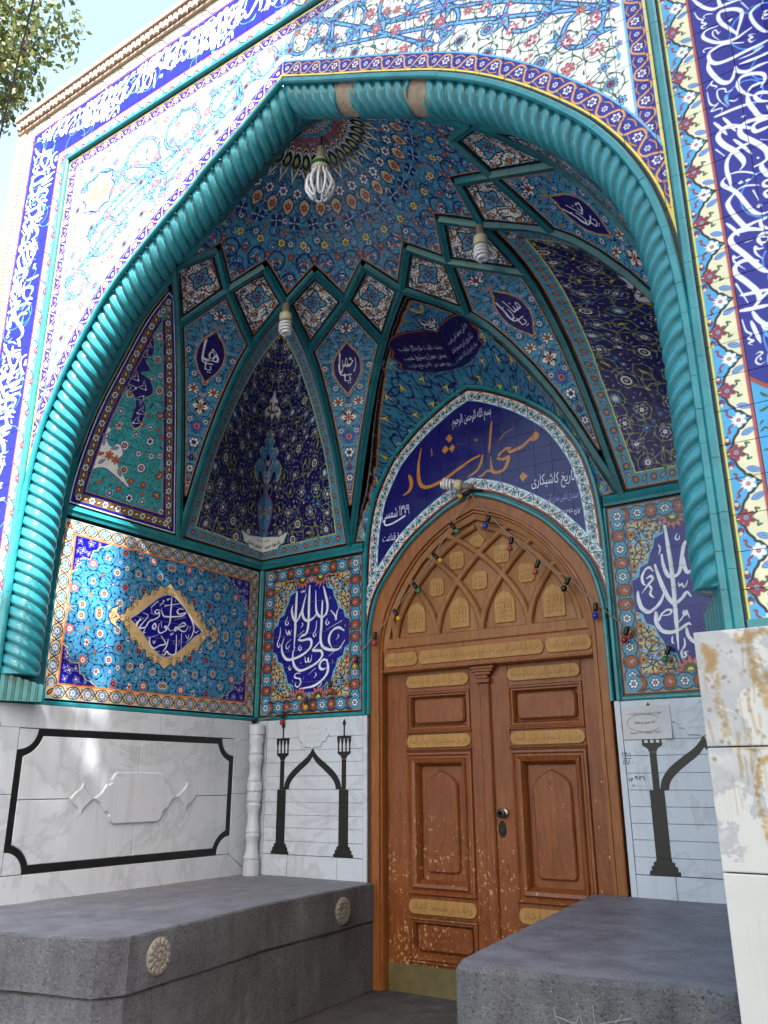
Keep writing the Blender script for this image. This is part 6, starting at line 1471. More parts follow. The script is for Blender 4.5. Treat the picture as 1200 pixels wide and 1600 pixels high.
# teal strip where the rope meets the niche
AI = offset(ARCH, -.02); AI = np.stack([AI[:, 0], AI[:, 1]], 1)
def front_edge():
    P = []
    for th in np.linspace(0, 1, 70):
        z = 2.5 + (4.735 - 2.5) * (1 - (1 - th) ** 2); P.append((-float(Rd(z)), z))
    L = np.array(P); Rr = L[::-1].copy(); Rr[:, 0] *= -1
    return np.vstack([[(-2.1, 1.18)], L, Rr[1:], [(2.1, 1.18)]])
FE = front_edge(); fe3 = [fit(a, .03, b) for a, b in FE]
nr = [np.array([-q[0], 0.0, 3.0 - q[2] if q[2] > 2.6 else 0]) for q in fe3]; nr = [q / (np.linalg.norm(q) + 1e-9) for q in nr]
sweep_pieces(rope, 'edge_tile', fe3, nr, [(-.036, -.05), (-.036, .010), (.0, .016), (.034, .008), (.034, -.05)], M['teal'], .15)

# ---- walls of the niche
def tiled_wall(name, label, plane, cvm, outline, mat, u_at, face, strips):
    t = thing(name, plane(1.0 if plane in (PL, PR) else 1.5 * (1 if cvm.u0 > 0 else -1), Z_D, 0), label, 'tile panel')
    b = []
    backing('bedding', lambda u, v: plane(u, v, -.0), outline, M['grout'], t, h=-.004, face=face, step=.4)
    lay_tiles(b, t, lambda u, v: plane(u, v, .0), outline, cvm, mat, u_at=u_at, v_at=1.198 - .003, face=face); commit(b, 300)
    for p2, w, h in strips:
        pp = np.asarray(dense(p2, .05)); nrm = np.array(plane(1, 1, 1)) - np.array(plane(1, 1, 0))
        sweep_pieces(t, 'moulding_tile', [plane(a, c, 0) for a, c in pp], [nrm] * len(pp), [(-w / 2, -.004), (-w / 2, h * .6), (-w / 4, h), (w / 4, h), (w / 2, h * .6), (w / 2, -.004)], M['teal'], .135)
    return t
cvL = art_left(); mL = tile_mat('prayer_panel_tiles', cvL.image('prayer_panel_art'))
oL = [(.338, 1.198), (2.315, 1.198), (2.315, 2.457), (.338, 2.457)]
tiled_wall('tile_panel', 'sky blue floral tile panel with a diamond medallion of white lettering, above the long bench', PL, cvL, oL, mL, .338, (1, -.05, 0),
           [([(.30, 1.183), (2.33, 1.183)], .028, .010), ([(2.325, 1.2), (2.325, 2.46)], .018, .012), ([(.318, 1.2), (.318, 2.46)], .034, .012)])
cvA = art_back(-1); mA = tile_mat('left_medallion_tiles', cvA.image('ali_art'))
oA = [(-2.072, 1.198), (-1.016, 1.198), (-1.016, 2.457), (-2.072, 2.457)]
tiled_wall('tile_panel', 'cobalt medallion of tall white lettering left of the wooden door, framed by red roundels', PB, cvA, oA, mA, -2.072, (0, -1, 0),
           [([(-2.11, 1.183), (-1.0, 1.183)], .028, .010), ([(-1.006, 1.17), (-1.006, 2.46)], .020, .010), ([(-2.088, 1.2), (-2.088, 2.46)], .026, .016)])
cvB = art_back(1); mB_ = tile_mat('right_medallion_tiles', cvB.image('muh_art'))
oB = [(1.016, 1.198), (2.072, 1.198), (2.072, 2.457), (1.016, 2.457)]
tiled_wall('tile_panel', 'cobalt medallion of white lettering right of the door, half hidden by the rope moulding', PB, cvB, oB, mB_, 1.016, (0, -1, 0),
           [([(2.11, 1.183), (1.0, 1.183)], .028, .010), ([(1.006, 1.17), (1.006, 2.46)], .020, .010), ([(2.088, 1.2), (2.088, 2.46)], .026, .016)])
# hidden right wall: plain repeat of the side panel
mb = MB(); mb.add([PR(0.25, Z_D, 0), PR(2.33, Z_D, 0), PR(2.33, 2.5, 0), PR(.25, 2.5, 0)], [(0, 3, 2, 1)])
rw = thing('tile_panel', PR(1, Z_D, 0), 'floral tile panel on the side wall hidden behind the near pier', 'tile panel'); mb.v = []; mb.f = []; mb.m = []
b_ = []; backing('bedding', lambda u, v: PR(u, v, 0), oL, M['grout'], rw, h=-.004, face=(-1, -.05, 0), step=.4); lay_tiles(b_, rw, lambda u, v: PR(u, v, 0), oL, cvL, mL, u_at=.338, v_at=1.195, face=(-1, -.05, 0)); commit(b_, 300)
for pl in (PL, PR):
    nrm = np.array(pl(1, 1, 1)) - np.array(pl(1, 1, 0))
# the name panel over the door
cvT = art_tymp(); mT = tile_mat('name_panel_tiles', cvT.image('name_art'))
nam = thing('name_panel', (0, D, 2.78), 'deep blue pointed tile panel with large gold lettering over the door', 'tile panel')
TI = offset(TYMP, -.030); TI = TI[TI[:, 1] > 1.75]; DO = offset(DOOR, .006); DO = DO[(DO[:, 1] > 1.75)]
oT = np.vstack([TI, DO[::-1]]); b_ = []
backing('bedding', lambda u, v: PB(u, v, .004), oT, M['grout'], nam, h=-.004, face=(0, -1, 0), step=.2)
lay_tiles(b_, nam, lambda u, v: PB(u, v, .008), oT, cvT, mT, u_at=.0, v_at=Z_D, face=(0, -1, 0)); commit(b_, 300)
for pth, w, h in ((offset(TYMP, -.016), .034, .030), (offset(DOOR, -.010), .030, .030)):
    sweep_pieces(nam, 'arch_tile', [PB(a, c, .0) for a, c in pth], [(0, -1, 0)] * len(pth), [(-w / 2, -.004), (-w / 2, h * .6), (-w / 4, h), (w / 4, h), (w / 2, h * .6), (w / 2, -.004)], M['teal'], .135)

# ---- vault
vau = thing('tiled_vault', (0, YA, Z_S), 'half dome of blue tile cells and star ribs over the door niche', 'vault')
TOW = lambda p: np.array([0, .1, 3.0]) - p
bV = []
def panel(name, cell, cv, mat, par=vau, skip=None, step=STILE, u_at=0.):
    o = backing(name, cell.map, cell.outline, M['grout'], par, h=-.022, face=TOW, step=.055, skip=skip)
    lay_tiles(bV, o, cell.map, cell.outline, cv, mat, step=step, u_at=u_at, v_at=cell.outline[:, 1].min(), face=TOW, skip=skip, th=.004, jit=.0002)
    return o
cb = cell_back(); cv_ = art_backlun(cb); m_ = tile_mat('poem_lunette_tiles', cv_.image('poem_art'))
TS = offset(TYMP, -.012); vz0 = cb.vz(2.5); vz1 = cb.vz(3.69)
panel('poem_lunette', cb, cv_, m_, step=STILE / 2, skip=lambda c, q: all(inside(TS, (p[0], float(2.5 + (p[1] - vz0) * (3.69 - 2.5) / (vz1 - vz0)))) [0] for p in q))
c1 = cell_corner(R(135)); cv_ = art_corner(c1); m_ = tile_mat('vase_lunette_tiles', cv_.image('vase_art'))
panel('vase_lunette', c1, cv_, m_); panel('vase_lunette', cell_corner(R(45)), cv_, m_)
c2 = cell_side(-1); cv_ = art_side(c2); m_ = tile_mat('outer_lunette_tiles', cv_.image('outer_lunette_art'))
panel('outer_lunette', c2, cv_, m_); panel('outer_lunette', cell_side(1), cv_, m_)
for deg in (157.5, 112.5, 67.5, 22.5):
    c = cell_kite(deg); cv_ = art_kite(c, deg); panel('kite_panel', c, cv_, tile_mat('kite_tiles', cv_.image('kite_art')))
for i in range(8): c = cell_diamond(i); cv_ = art_diamond(c); panel('diamond_panel', c, cv_, tile_mat('diamond_tiles', cv_.image('diamond_art')), step=STILE)
cd = cell_dome(); cv_ = art_dome(cd); panel('dome_panel', cd, cv_, tile_mat('dome_tiles', cv_.image('dome_art')))
commit(bV, 300)
# ribs
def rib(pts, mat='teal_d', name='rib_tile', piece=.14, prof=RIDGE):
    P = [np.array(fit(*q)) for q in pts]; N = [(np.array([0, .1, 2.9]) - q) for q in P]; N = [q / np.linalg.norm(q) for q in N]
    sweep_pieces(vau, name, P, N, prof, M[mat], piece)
for th in (180, 135, 90, 45, 0):
    for sd in (1, -1):
        if (th == 180 and sd == -1) or (th == 0 and sd == 1): continue
        ps = np.linspace(0, 1, 40); rib([rib_pt(R(th), sd, p) for p in ps])
def surf_line(a, b, n=8):
    out = []
    for t in np.linspace(0, 1, n):
        q = a + (b - a) * t; out.append(q)
    return out
for i in range(8):
    P, Lp, Bt, Kp = diamond_pts(i)
    rib(surf_line(P, Lp)); rib(surf_line(P, Kp)); rib(surf_line(Bt, Kp))
# springing course
SPR = [(-.036, -.004), (-.036, .014), (-.018, .020), (0, .032), (.018, .020), (.036, .014), (.036, -.004)]
for a, b in (((-2.1, .05), (-2.1, 2.1)), ((-2.1, 2.1), (-1.0, 2.1)), ((1.0, 2.1), (2.1, 2.1)), ((2.1, 2.1), (2.1, .05))):
    q = np.linspace(np.array(a), np.array(b), 20); P = [np.array(fit(x, y, 2.505)) for x, y in q]
    dv = np.array([-(b[1] - a[1]), b[0] - a[0]], float); dv /= np.linalg.norm(dv); nn = (-dv[0], -dv[1], 0) if (np.array([0, 1.0]) - np.array(a)) @ dv < 0 else (dv[0], dv[1], 0)
    sweep_pieces(vau, 'springer_tile', P, [nn] * 20, SPR, M['teal'], .14)
# ------------------------------------------------------------------ marble dado
def arcpts(cx, cz, r, a0, a1, n=8): return [(cx + r * math.cos(R(a0 + (a1 - a0) * i / n)), cz + r * math.sin(R(a0 + (a1 - a0) * i / n))) for i in range(n + 1)]
def add_piece(par, name, plane, poly, h0, h1, mat, bev=.0015):
    return slab(MB(), plane, poly, h0, h1, 0, bev).build(name, mat, par)
def side_dado(plane, label):
    t = thing('marble_panel', plane(1.15, 0, 0), label, 'marble panel'); G = .0012; mm = M['marble']
    add_piece(t, 'bedding', plane, [(0, -.02), (2.33, -.02), (2.33, Z_D), (0, Z_D)], -.03, .004, M['grout_dark'], 0)
    S0, S1, A0, A1 = .210, 2.085, .157, 1.019
    fr = [[(0.02, Z_D - .002), (.60, Z_D - .002), (.60, A1 + G), (S0 - .12, A1 + G)], [(.60 + 2 * G, Z_D - .002), (1.32, Z_D - .002), (1.32, A1 + G), (.60 + 2 * G, A1 + G)], [(1.32 + 2 * G, Z_D - .002), (1.78, Z_D - .002), (1.78, A1 + G), (1.32 + 2 * G, A1 + G)],
          [(1.78 + 2 * G, Z_D - .002), (2.325, Z_D - .002), (S1 + G, A1 + G), (1.78 + 2 * G, A1 + G)], [(2.325, Z_D - .006), (2.325, .60), (S1 + 2 * G, .60), (S1 + 2 * G, A1)], [(2.325, .597), (2.325, .0), (S1 + 2 * G, A0), (S1 + 2 * G, .597)],
          [(2.318, -.01), (1.22, -.01), (1.22, A0 - G), (S1, A0 - G)], [(1.217, -.01), (.02, -.01), (.02, A0 - G), (1.217, A0 - G)], [(.02, A0 + G), (S0 - G, A0 + G), (S0 - G, .62), (.02, .62)], [(.02, .623), (S0 - G, .623), (S0 - G, A1 - .0), (S0 - .12, A1), (.02, A1)]]
    for p in fr: add_piece(t, 'frame_slab', plane, p, .0, .024, mm, .0025)
    # black inlay, set back a little
    w = .040; r1, r0 = .170, .130
    T, Bm, Lx, Rx = A1 - .004, A0 + .004, S0 + .004, S1 - .004
    def split(a, b, n, horizontal, c0, c1):
        for i in range(n):
            u, v = a + (b - a) * i / n + .0008, a + (b - a) * (i + 1) / n - .0008
            add_piece(t, 'inlay_strip', plane, [(u, c0), (v, c0), (v, c1), (u, c1)] if horizontal else [(c0, u), (c1, u), (c1, v), (c0, v)], .0, .020, M['black'], .0008)
    split(Lx + r0, Rx - r0, 5, True, T - w, T); split(Lx + r0, Rx - r0, 4, True, Bm, Bm + w + .006); split(Bm + r0, T - r0, 2, False, Lx, Lx + w); split(Bm + r0, T - r0, 2, False, Rx - w, Rx)
    for cx, cz, a in ((Lx, T, 270), (Rx, T, 180), (Rx, Bm, 90), (Lx, Bm, 0)):
        add_piece(t, 'inlay_corner', plane, arcpts(cx, cz, r1, a, a + 90) + arcpts(cx, cz, r0 + .001, a + 90, a), .0, .0195, M['black'], .0008)
        add_piece(t, 'corner_slab', plane, [(cx, cz)] + arcpts(cx, cz, r0 - .002, a, a + 90), .0, .022, mm, .002)
    # four field slabs round the cartouche, notched for the corner quadrants
    cx, cz = (1.16), .588
    x0, x1, z0, z1 = Lx + w + .002, Rx - w - .002, Bm + w + .008, T - w - .002
    rr = r1 + .004
    def corner_in(cxx, czz, a, lim):                                   # arc clipped to the field
        return [(min(max(u, x0), x1), min(max(v, z0), z1)) for u, v in arcpts(cxx, czz, rr, a, a + 90)]
    g = .002
    for sx, sz, (ccx, ccz, a) in ((0, 1, (Lx, T, 270)), (1, 1, (Rx, T, 180)), (1, 0, (Rx, Bm, 90)), (0, 0, (Lx, Bm, 0))):
        xa, xb = (x0, cx - g) if sx == 0 else (cx + g, x1); za, zb = (z0, cz - g) if sz == 0 else (cz + g, z1)
        arc = corner_in(ccx, ccz, a, None)
        if (sx, sz) == (0, 1): p = [(xa, za), (xb, za), (xb, zb)] + arc[::-1]
        elif (sx, sz) == (1, 1): p = [(xa, za), (xb, za)] + arc[::-1] + [(xa, zb)]
        elif (sx, sz) == (1, 0): p = [(xa, za)] + arc[::-1] + [(xb, zb), (xa, zb)]
        else: p = arc[::-1] + [(xb, za), (xb, zb), (xa, zb)]
        q = []
        for k in p:
            if not q or (abs(k[0] - q[-1][0]) + abs(k[1] - q[-1][1])) > 2e-3: q.append(k)
        add_piece(t, 'field_slab', plane, q, .0, .021, mm, .004)
    h = [(-.19, .168), (.185, .168), (.215, .15), (.235, .115), (.225, .105), (.25, .085), (.265, .09), (.285, .065), (.30, .03), (.345, 0), (.30, -.03), (.285, -.065), (.265, -.09), (.25, -.085), (.225, -.105), (.235, -.115), (.215, -.15), (.19, -.168), (-.19, -.168), (-.215, -.15), (-.235, -.115), (-.225, -.105), (-.25, -.085), (-.265, -.09), (-.285, -.065), (-.31, -.03), (-.365, 0), (-.31, .03), (-.285, .065), (-.265, .09), (-.25, .085), (-.225, .105), (-.235, .115), (-.215, .15)]
    add_piece(t, 'cartouche', plane, [(cx + a, cz + b) for a, b in h], .015, .037, mm, .007)
    for s in (-1, 1):
        fl = [(.355, .0), (.395, .03), (.43, .06), (.45, .10), (.465, .065), (.49, .05), (.525, .02), (.54, 0), (.525, -.02), (.49, -.05), (.465, -.065), (.45, -.10), (.43, -.06), (.395, -.03)]
        add_piece(t, 'leaf_relief', plane, [(cx + a * s, cz + b) for a, b in fl], .015, .034, mm, .006)
    return t
side_dado(PL, 'long white marble panel with a black inlaid frame and a raised blank cartouche')
side_dado(PR, 'marble panel with a black inlaid frame on the side wall behind the near pier')

def text_mesh(par, name, plane, s, u, v, width, height, h, mat, ang=0.0):
    g, f = glyphs(s); k, ky = width / g[:, 0].max(), height / g[:, 1].max()
    p = rot_pts((g - g.max(0) / 2) * (k, ky), ang) + (u, v)
    return link_mesh(name, [plane(a, b, h) for a, b in p], [q[::-1] for q in f], mat, par)
def ogee(m):                                                           # black arch between the two minarets (right half offsets from the middle)
    out = [(-.305, .630), (-.288, .690), (-.235, .755), (-.15, .815), (-.07, .865), (-.025, .905), (0, .940)]
    inn = [(0, .872), (-.045, .825), (-.12, .775), (-.195, .72), (-.235, .675), (-.25, .630)]
    return [(a, b) for a, b in catmull(out, 4)] + [(a, b) for a, b in catmull(inn, 4)]
def back_dado(sx, label):
    P = lambda a, b, h: PB(sx * a, b, h)
    t = thing('marble_panel', PB(sx * 1.47, 0, 0), label, 'marble panel'); mm = M['marble']
    add_piece(t, 'bedding', P, [(.955, -.02), (2.11, -.02), (2.11, Z_D), (.955, Z_D)], -.03, .004, M['grout_dark'], 0)
    x0, x1 = .996, 1.955; c = 1.475
    for (a, b, z0, z1) in ((.957, x0 - .002, 0, Z_D - .002), (x1 + .002, 2.1, 0, .62), (x1 + .002, 2.1, .623, Z_D - .002), (x0, 1.225, 0, .152), (1.228, 1.70, 0, .152), (1.703, x1, 0, .152)):
        add_piece(t, 'frame_slab', P, [(a, z0), (b, z0), (b, z1), (a, z1)], 0, .022, mm, .0018)
    zs = [.155, .252, .347, .440, .535, .630, .729, .831, .925, 1.021, Z_D - .003]
    for z0, z1 in zip(zs[:-1], zs[1:]): add_piece(t, 'course_slab', P, [(x0 + .001, z0 + .001), (x1 - .001, z0 + .001), (x1 - .001, z1 - .001), (x0 + .001, z1 - .001)], 0, .0195 + random.uniform(-.0006, .0006), mm, .0022)
    bl = M['black']
    for m in (c - .305 + .0, c + .305):
        for q in ([(m - .044, .247), (m + .044, .247), (m + .044, .628), (m - .044, .628)], [(m - .021, .630), (m + .021, .630), (m + .021, .850), (m - .021, .850)],
                  [(m - .09, .156), (m + .09, .156), (m + .09, .178), (m + .076, .180), (m + .076, .205), (m + .062, .207), (m + .062, .228), (m + .048, .230), (m + .044, .2465), (m - .044, .2465), (m - .048, .230), (m - .062, .228), (m - .062, .207), (m - .076, .205), (m - .076, .180), (m - .09, .178)],
                  [(m - .022, .852), (m + .022, .852), (m + .030, .872), (m + .060, .890), (m + .062, .906), (m - .062, .906), (m - .060, .890), (m - .030, .872)],
                  [(m - .068, 1.001), (m + .068, 1.001), (m + .066, 1.020), (m - .066, 1.020)],
                  [(m - .007, 1.021), (m + .007, 1.021), (m + .007, 1.095), (m + .018, 1.112), (m + .012, 1.130), (m, 1.150), (m - .012, 1.130), (m - .018, 1.112), (m - .007, 1.095)]):
            add_piece(t, 'minaret_inlay', P, q, .012, .0222, bl, .0006)
        for dx in (-.053, -.018, .018, .053): add_piece(t, 'minaret_post', P, [(m + dx - .0065, .9065), (m + dx + .0065, .9065), (m + dx + .0065, .960), (m + dx + .013, .985), (m + dx + .013, 1.0005), (m + dx - .013, 1.0005), (m + dx - .013, .985), (m + dx - .0065, .960)], .012, .0222, bl, .0006)
    og = ogee(0)
    add_piece(t, 'arch_inlay', P, [(c + a * .93, b) for a, b in og], .012, .0222, bl, .0006); add_piece(t, 'arch_inlay', P, [(c - a * .93, b) for a, b in og], .012, .0222, bl, .0006)
    ct = [(-.165, 0), (-.13, .035), (-.135, .05), (-.10, .055), (-.085, .095), (-.02, .098), (0, .11), (.02, .098), (.085, .095), (.10, .055), (.135, .05), (.13, .035), (.165, 0), (.13, -.035), (.135, -.05), (.10, -.055), (.085, -.095), (.02, -.098), (0, -.11), (-.02, -.098), (-.085, -.095), (-.10, -.055), (-.135, -.05), (-.13, -.035)]
    k = add_piece(t, 'cartouche', P, [(c + a, 1.035 + b * .95) for a, b in ct], .015, .031, mm, .004)
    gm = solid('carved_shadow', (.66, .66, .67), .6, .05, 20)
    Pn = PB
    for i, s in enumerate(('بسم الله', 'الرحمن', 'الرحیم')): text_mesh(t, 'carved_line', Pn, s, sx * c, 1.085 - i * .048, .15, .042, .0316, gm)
    return t
dl = back_dado(-1, 'white marble panel with a black inlaid arch between two minarets, left of the wooden door')
dr = back_dado(1, 'white marble panel with a black inlaid minaret, right of the wooden door, under a notice')
for s, u, v, w, h in (('۲۴۰۱', 1.005, .838, .052, .030), ('۵۱۸۰', 1.012, .795, .062, .030), ('۹۳۱', 1.075, .70, .06, .026), ('۱۴', 1.02, .69, .03, .022), ('۲۰۰۰', 1.06, .655, .07, .014)): text_mesh(dr, 'handwritten_number', PB, s, u, v, w, h, .0235, M['ink'])
MB().box(.985, 1.035, D - .0238, D - .0232, .815, .818).build('pencil_stroke', M['ink'], dr)
# small scribble on the side panel
# pasted notice
nt_ = thing('paper_notice', PB(1.15, .93, .03), 'faded printed notice with a curled corner pasted on the marble right of the door', 'notice')
V = []; Fs = []; nx, nz = 14, 10
for j in range(nz + 1):
    for i in range(nx + 1):
        a, b = i / nx, j / nz; lift = .0005 + .05 * max(0, (a - .62)) ** 1.3 * max(0, (.42 - b)) ** 1.1 * 3 + .0015 * math.sin(a * 9 + b * 5) ** 2
        V.append(PB(1.003 + .298 * a, .928 + .200 * b, .024 + lift))
for j in range(nz):
    for i in range(nx): Fs.append((j * (nx + 1) + i, j * (nx + 1) + i + 1, (j + 1) * (nx + 1) + i + 1, (j + 1) * (nx + 1) + i))
link_mesh('sheet', V, Fs, M['paper'], nt_)
for s, v, w, h in (('توقف در این مکان صد در صد ممنوع است', 1.082, .20, .020), ('۱۵۰۰ صبر و نماز', 1.028, .14, .022), ('اطلاعات بیشتر ۱۹۰۰ مسجد', .968, .20, .018)): text_mesh(nt_, 'print_line', PB, s, 1.145, v, w, h, .0285, M['ink'])
oval = [(1.02 + .25 * k, 0) for k in range(2)]
mb = MB(); 
e1 = [PB(1.03 + .0 + .11 * (1 - math.cos(t)), 1.025 + .052 * math.sin(t), .0282) for t in np.linspace(-2.6, 2.6, 24)]
tube(mb, e1, .0011, 5); mb.build('print_outline', M['wire'], nt_)
# turned marble column in the corner
cl = thing('marble_column', (-2.0, 2.235, 0), 'slim turned white marble column standing in the inner corner on the bench', 'column')
pr = [(.074, 0), (.074, .10), (.066, .104), (.066, .118), (.073, .124), (.070, .14), (.060, .17), (.053, .215), (.056, .25), (.066, .275), (.068, .29), (.060, .297), (.060, .312), (.066, .318), (.060, .34), (.052, .385), (.050, .43), (.055, .47), (.068, .50), (.070, .515), (.060, .522), (.060, .54), (.068, .545), (.069, .60), (.060, .605), (.060, .615), (.069, .62), (.069, .68), (.060, .69), (.066, .70), (.060, .72), (.052, .765), (.053, .80), (.062, .845), (.069, .87), (.069, .885), (.059, .892), (.059, .905), (.067, .91), (.060, .935), (.058, .965), (.068, .995), (.071, 1.01), (.071, 1.03), (.064, 1.035), (.064, 1.05), (.073, 1.055), (.073, 1.13)]
lathe(MB(), [(r * .86, z) for r, z in pr], (-2.0, 2.235, .0), 28).build('shaft', M['marble'], cl, smooth=True).data.set_sharp_from_angle(angle=R(40))

# ------------------------------------------------------------------ stone benches and ground
def bench(name, label, top, z_top, base_z, slab_h, roset, side):
    t = thing('stone_bench', (sum(p[0] for p in top) / len(top), sum(p[1] for p in top) / len(top), Z_G), label, 'bench')
    pl = lambda a, b, h: (a, b, h)
    b = bmesh.new()
    return t, pl
def prism(mb, poly, z0, z1, bev=.012, sub=0):
    """upright block over a plan polygon with worn arrises"""
    return slab(mb, lambda a, b, h: (a, b, h), poly, z0, z1, 0, bev)
def rough(o, amt, size, seed=0):
    """wear: subdivide and push the surface about a little"""
    b = bmesh.new(); b.from_mesh(o.data)
    for _ in range(8):
        e = [q for q in b.edges if q.calc_length() > size]
        if not e: break
        bmesh.ops.subdivide_edges(b, edges=e, cuts=1, use_grid_fill=False); bmesh.ops.triangulate(b, faces=[f for f in b.faces if len(f.verts) > 4])
    from mathutils import noise as mn
    b.normal_update()
    for q in b.verts:
        q.co += Vector(mn.noise_vector(q.co * 3.1 + Vector((seed, 0, 0)))) * amt + Vector(mn.noise_vector(q.co * 11 + Vector((0, seed, 0)))) * amt * .45
    b.to_mesh(o.data); b.free(); o.data.update(); return o
bl_ = thing('stone_bench', (-1.5, 1.0, Z_G), 'dark stone bench below the long marble panel, two carved rosettes on its side', 'bench')
topL = [(-2.17, -.34), (-1.32, -.285), (-.765, -.155), (-.69, -.03), (-.855, 1.1), (-.905, 2.325), (-2.12, 2.325)]
def chop(poly, x=None, y=None):
    return None
seatL = rough(prism(MB(), topL, -.245, .0, .009).build('seat_slab', [M['stone_top'], M['stone']], bl_), .004, .13, 1)
me = seatL.data
for p in me.polygons: p.material_index = 0 if p.normal.z > .75 else 1
lowL = [(-2.17, -.325), (-1.32, -.270), (-.775, -.145), (-.70, -.03), (-.742, .25), (-2.15, .25)]
rough(prism(MB(), lowL, Z_G, -.253, .014).build('base_block', M['stone'], bl_), .004, .13, 2)
rough(prism(MB(), [(-2.15, .256), (-.743, .256), (-.865, 1.1), (-.912, 2.325), (-2.12, 2.325)], Z_G, -.251, .012).build('base_block', M['stone'], bl_), .005, .13, 3)
def rosette(par, p0, p1, s, z, r):
    """carved flower disc on a bench side running from p0 to p1"""
    a = np.array(p0); b = np.array(p1); d = (b - a); L = np.linalg.norm(d); d /= L; n = np.array([d[1], -d[0]])
    if n[0] < 0: n = -n
    pl = lambda u, v, h: (a[0] + d[0] * u + n[0] * h, a[1] + d[1] * u + n[1] * h, v)
    g = thing_part = MB()
    slab(g, pl, [(s + r * math.cos(k / 24 * 6.2832), z + r * math.sin(k / 24 * 6.2832)) for k in range(24)], -.01, .012, 0, .004)
    ro = g.build('carved_rosette', M['rosette'], par)
    for ring, n_, r0, r1 in ((0, 14, .58, .95), (1, 10, .26, .56)):
        for k in range(n_):
            an = 2 * math.pi * (k + .5 * ring) / n_; w = math.pi * (r0 + r1) / 2 / n_ * .86
            pt = [(r0, -w * .7), (r0 + .02, -w), (r1 - .12, -w * 1.05), (r1 - .03, -w * .6), (r1, 0), (r1 - .03, w * .6), (r1 - .12, w * 1.05), (r0 + .02, w), (r0, w * .7)]
            q = rot_pts(np.array(pt) * r, an) + (s, z)
            add_piece(ro, 'petal', pl, q, .006, .020, M['rosette'], .005)
    add_piece(ro, 'boss', pl, [(s + r * .22 * math.cos(k / 12 * 6.2832), z + r * .22 * math.sin(k / 12 * 6.2832)) for k in range(12)], .006, .021, M['rosette'], .006)
def hit_face(p0, p1, px):
    a = np.array(p0); b = np.array(p1); d = b - a; L = np.linalg.norm(d); d = d / L; n = np.array([-d[1], d[0]])
    ray = _rf * F_PX + _rr * (px[0] - 600) - _ru * (px[1] - 800); t = ((a - _cp[:2]) @ n) / (ray[:2] @ n); q = _cp + ray * t
    return float((q[:2] - a) @ d), float(q[2])
rosette(bl_, (-.69, -.03), (-.855, 1.1), .21, -.118, .085)
rosette(bl_, (-.855, 1.1), (-.905, 2.325), .83, -.135, .085)
br_ = thing('stone_bench', (1.4, 1.2, Z_G), 'dark stone bench on the right with a tooled front, hiding the foot of the door', 'bench')
topR = [(.965, .135), (1.02, .115), (1.95, .215), (2.02, .235), (2.12, .30), (2.11, 2.325), (.70, 2.325), (.93, .22)]
seatR = rough(prism(MB(), topR, -.21, .03, .020).build('seat_slab', [M['stone_top'], M['stone_hew']], br_), .003, .12, 5)
for p in seatR.data.polygons: p.material_index = 0 if p.normal.z > .75 else 1
rough(prism(MB(), [(.975, .145), (1.03, .126), (1.95, .225), (2.01, .245), (2.1, .31), (2.1, 2.32), (.71, 2.32), (.94, .23)], Z_G, -.216, .01).build('base_block', M['stone_hew'], br_), .003, .12, 6)
# scratched word on the right bench
sc0 = np.array([1.02, .115]); sc1 = np.array([1.95, .215]); dd = (sc1 - sc0) / np.linalg.norm(sc1 - sc0)
plS = lambda u, v, h: (sc0[0] + dd[0] * u + dd[1] * h, sc0[1] + dd[1] * u - dd[0] * h, v)
scr = MB()
for st in ([(.33, -.075), (.335, -.11), (.36, -.14), (.33, -.165), (.30, -.15)], [(.335, -.10), (.40, -.115), (.42, -.09), (.43, -.115), (.46, -.12)], [(.47, -.05), (.475, -.115), (.52, -.12), (.57, -.07)], [(.42, -.125), (.52, -.10), (.60, -.08)], [(.50, -.145), (.47, -.16), (.52, -.165), (.49, -.185), (.44, -.18)], [(.56, -.135), (.59, -.13), (.60, -.15), (.56, -.155)]):
    tube(scr, [plS(u, v, .003) for u, v in catmull(st, 5)], .0019, 5)
scr.build('scratched_word', solid('scratch', (.52, .52, .53), .9, .1, 30), br_)

gr = MB(); gr.add([(-250, 250, Z_G - .03), (250, 250, Z_G - .03), (250, -250, Z_G - .03), (-250, -250, Z_G - .03)], [(0, 3, 2, 1)])
tag(gr.build('pavement', solid('asphalt_paving', (.33, .33, .34), .85, .15, 3, .3, 60)), kind='structure')
fl = rough(MB().box(-1.0, 1.0, -1.9, 2.7, Z_G - .2, Z_G - .004).build('floor', M['floor']), .003, .25, 9); fl['kind'] = 'structure'

# ------------------------------------------------------------------ the door
PD = lambda a, b, h: PB(a, b, h)
door = thing('wooden_door', (0, D, Z_G), 'arched brown wooden double door with gilded inscription plaques and a lattice fanlight', 'door')
W1, WL, WT = M['wood'], M['wood_l'], M['wood_t']
# casing: from the tile arch inwards to the opening
ci = [(-.835, Z_G), (-.835, 1.62), (-.825, 1.72), (-.79, 1.87), (-.72, 2.03), (-.615, 2.19), (-.50, 2.33), (-.36, 2.45), (-.20, 2.545), (0, 2.615)]
ci = ci + [(-a, b) for a, b in ci[-2::-1]]
co_ = offset(DOOR, -.020); 
co_ = np.vstack([[(-.935, Z_G)], co_, [(.935, Z_G)]])
def even(p, n):
    s = arclen(p); t = np.linspace(0, s[-1], n); p = np.asarray(p, float); return np.stack([np.interp(t, s, p[:, k]) for k in (0, 1)], 1)
def by_height(p, n):
    """left half sampled by arc from foot to crown, then mirrored: keeps both rings in step"""
    p = np.asarray(p, float); k = int(np.argmax(p[:, 1])); l = p[:k + 1]; s = arclen(l) / arclen(l)[-1]
    t = np.linspace(0, 1, n); q = np.stack([np.interp(t, s, l[:, j]) for j in (0, 1)], 1); r = q[::-1][1:].copy(); r[:, 0] *= -1; return np.vstack([q, r])
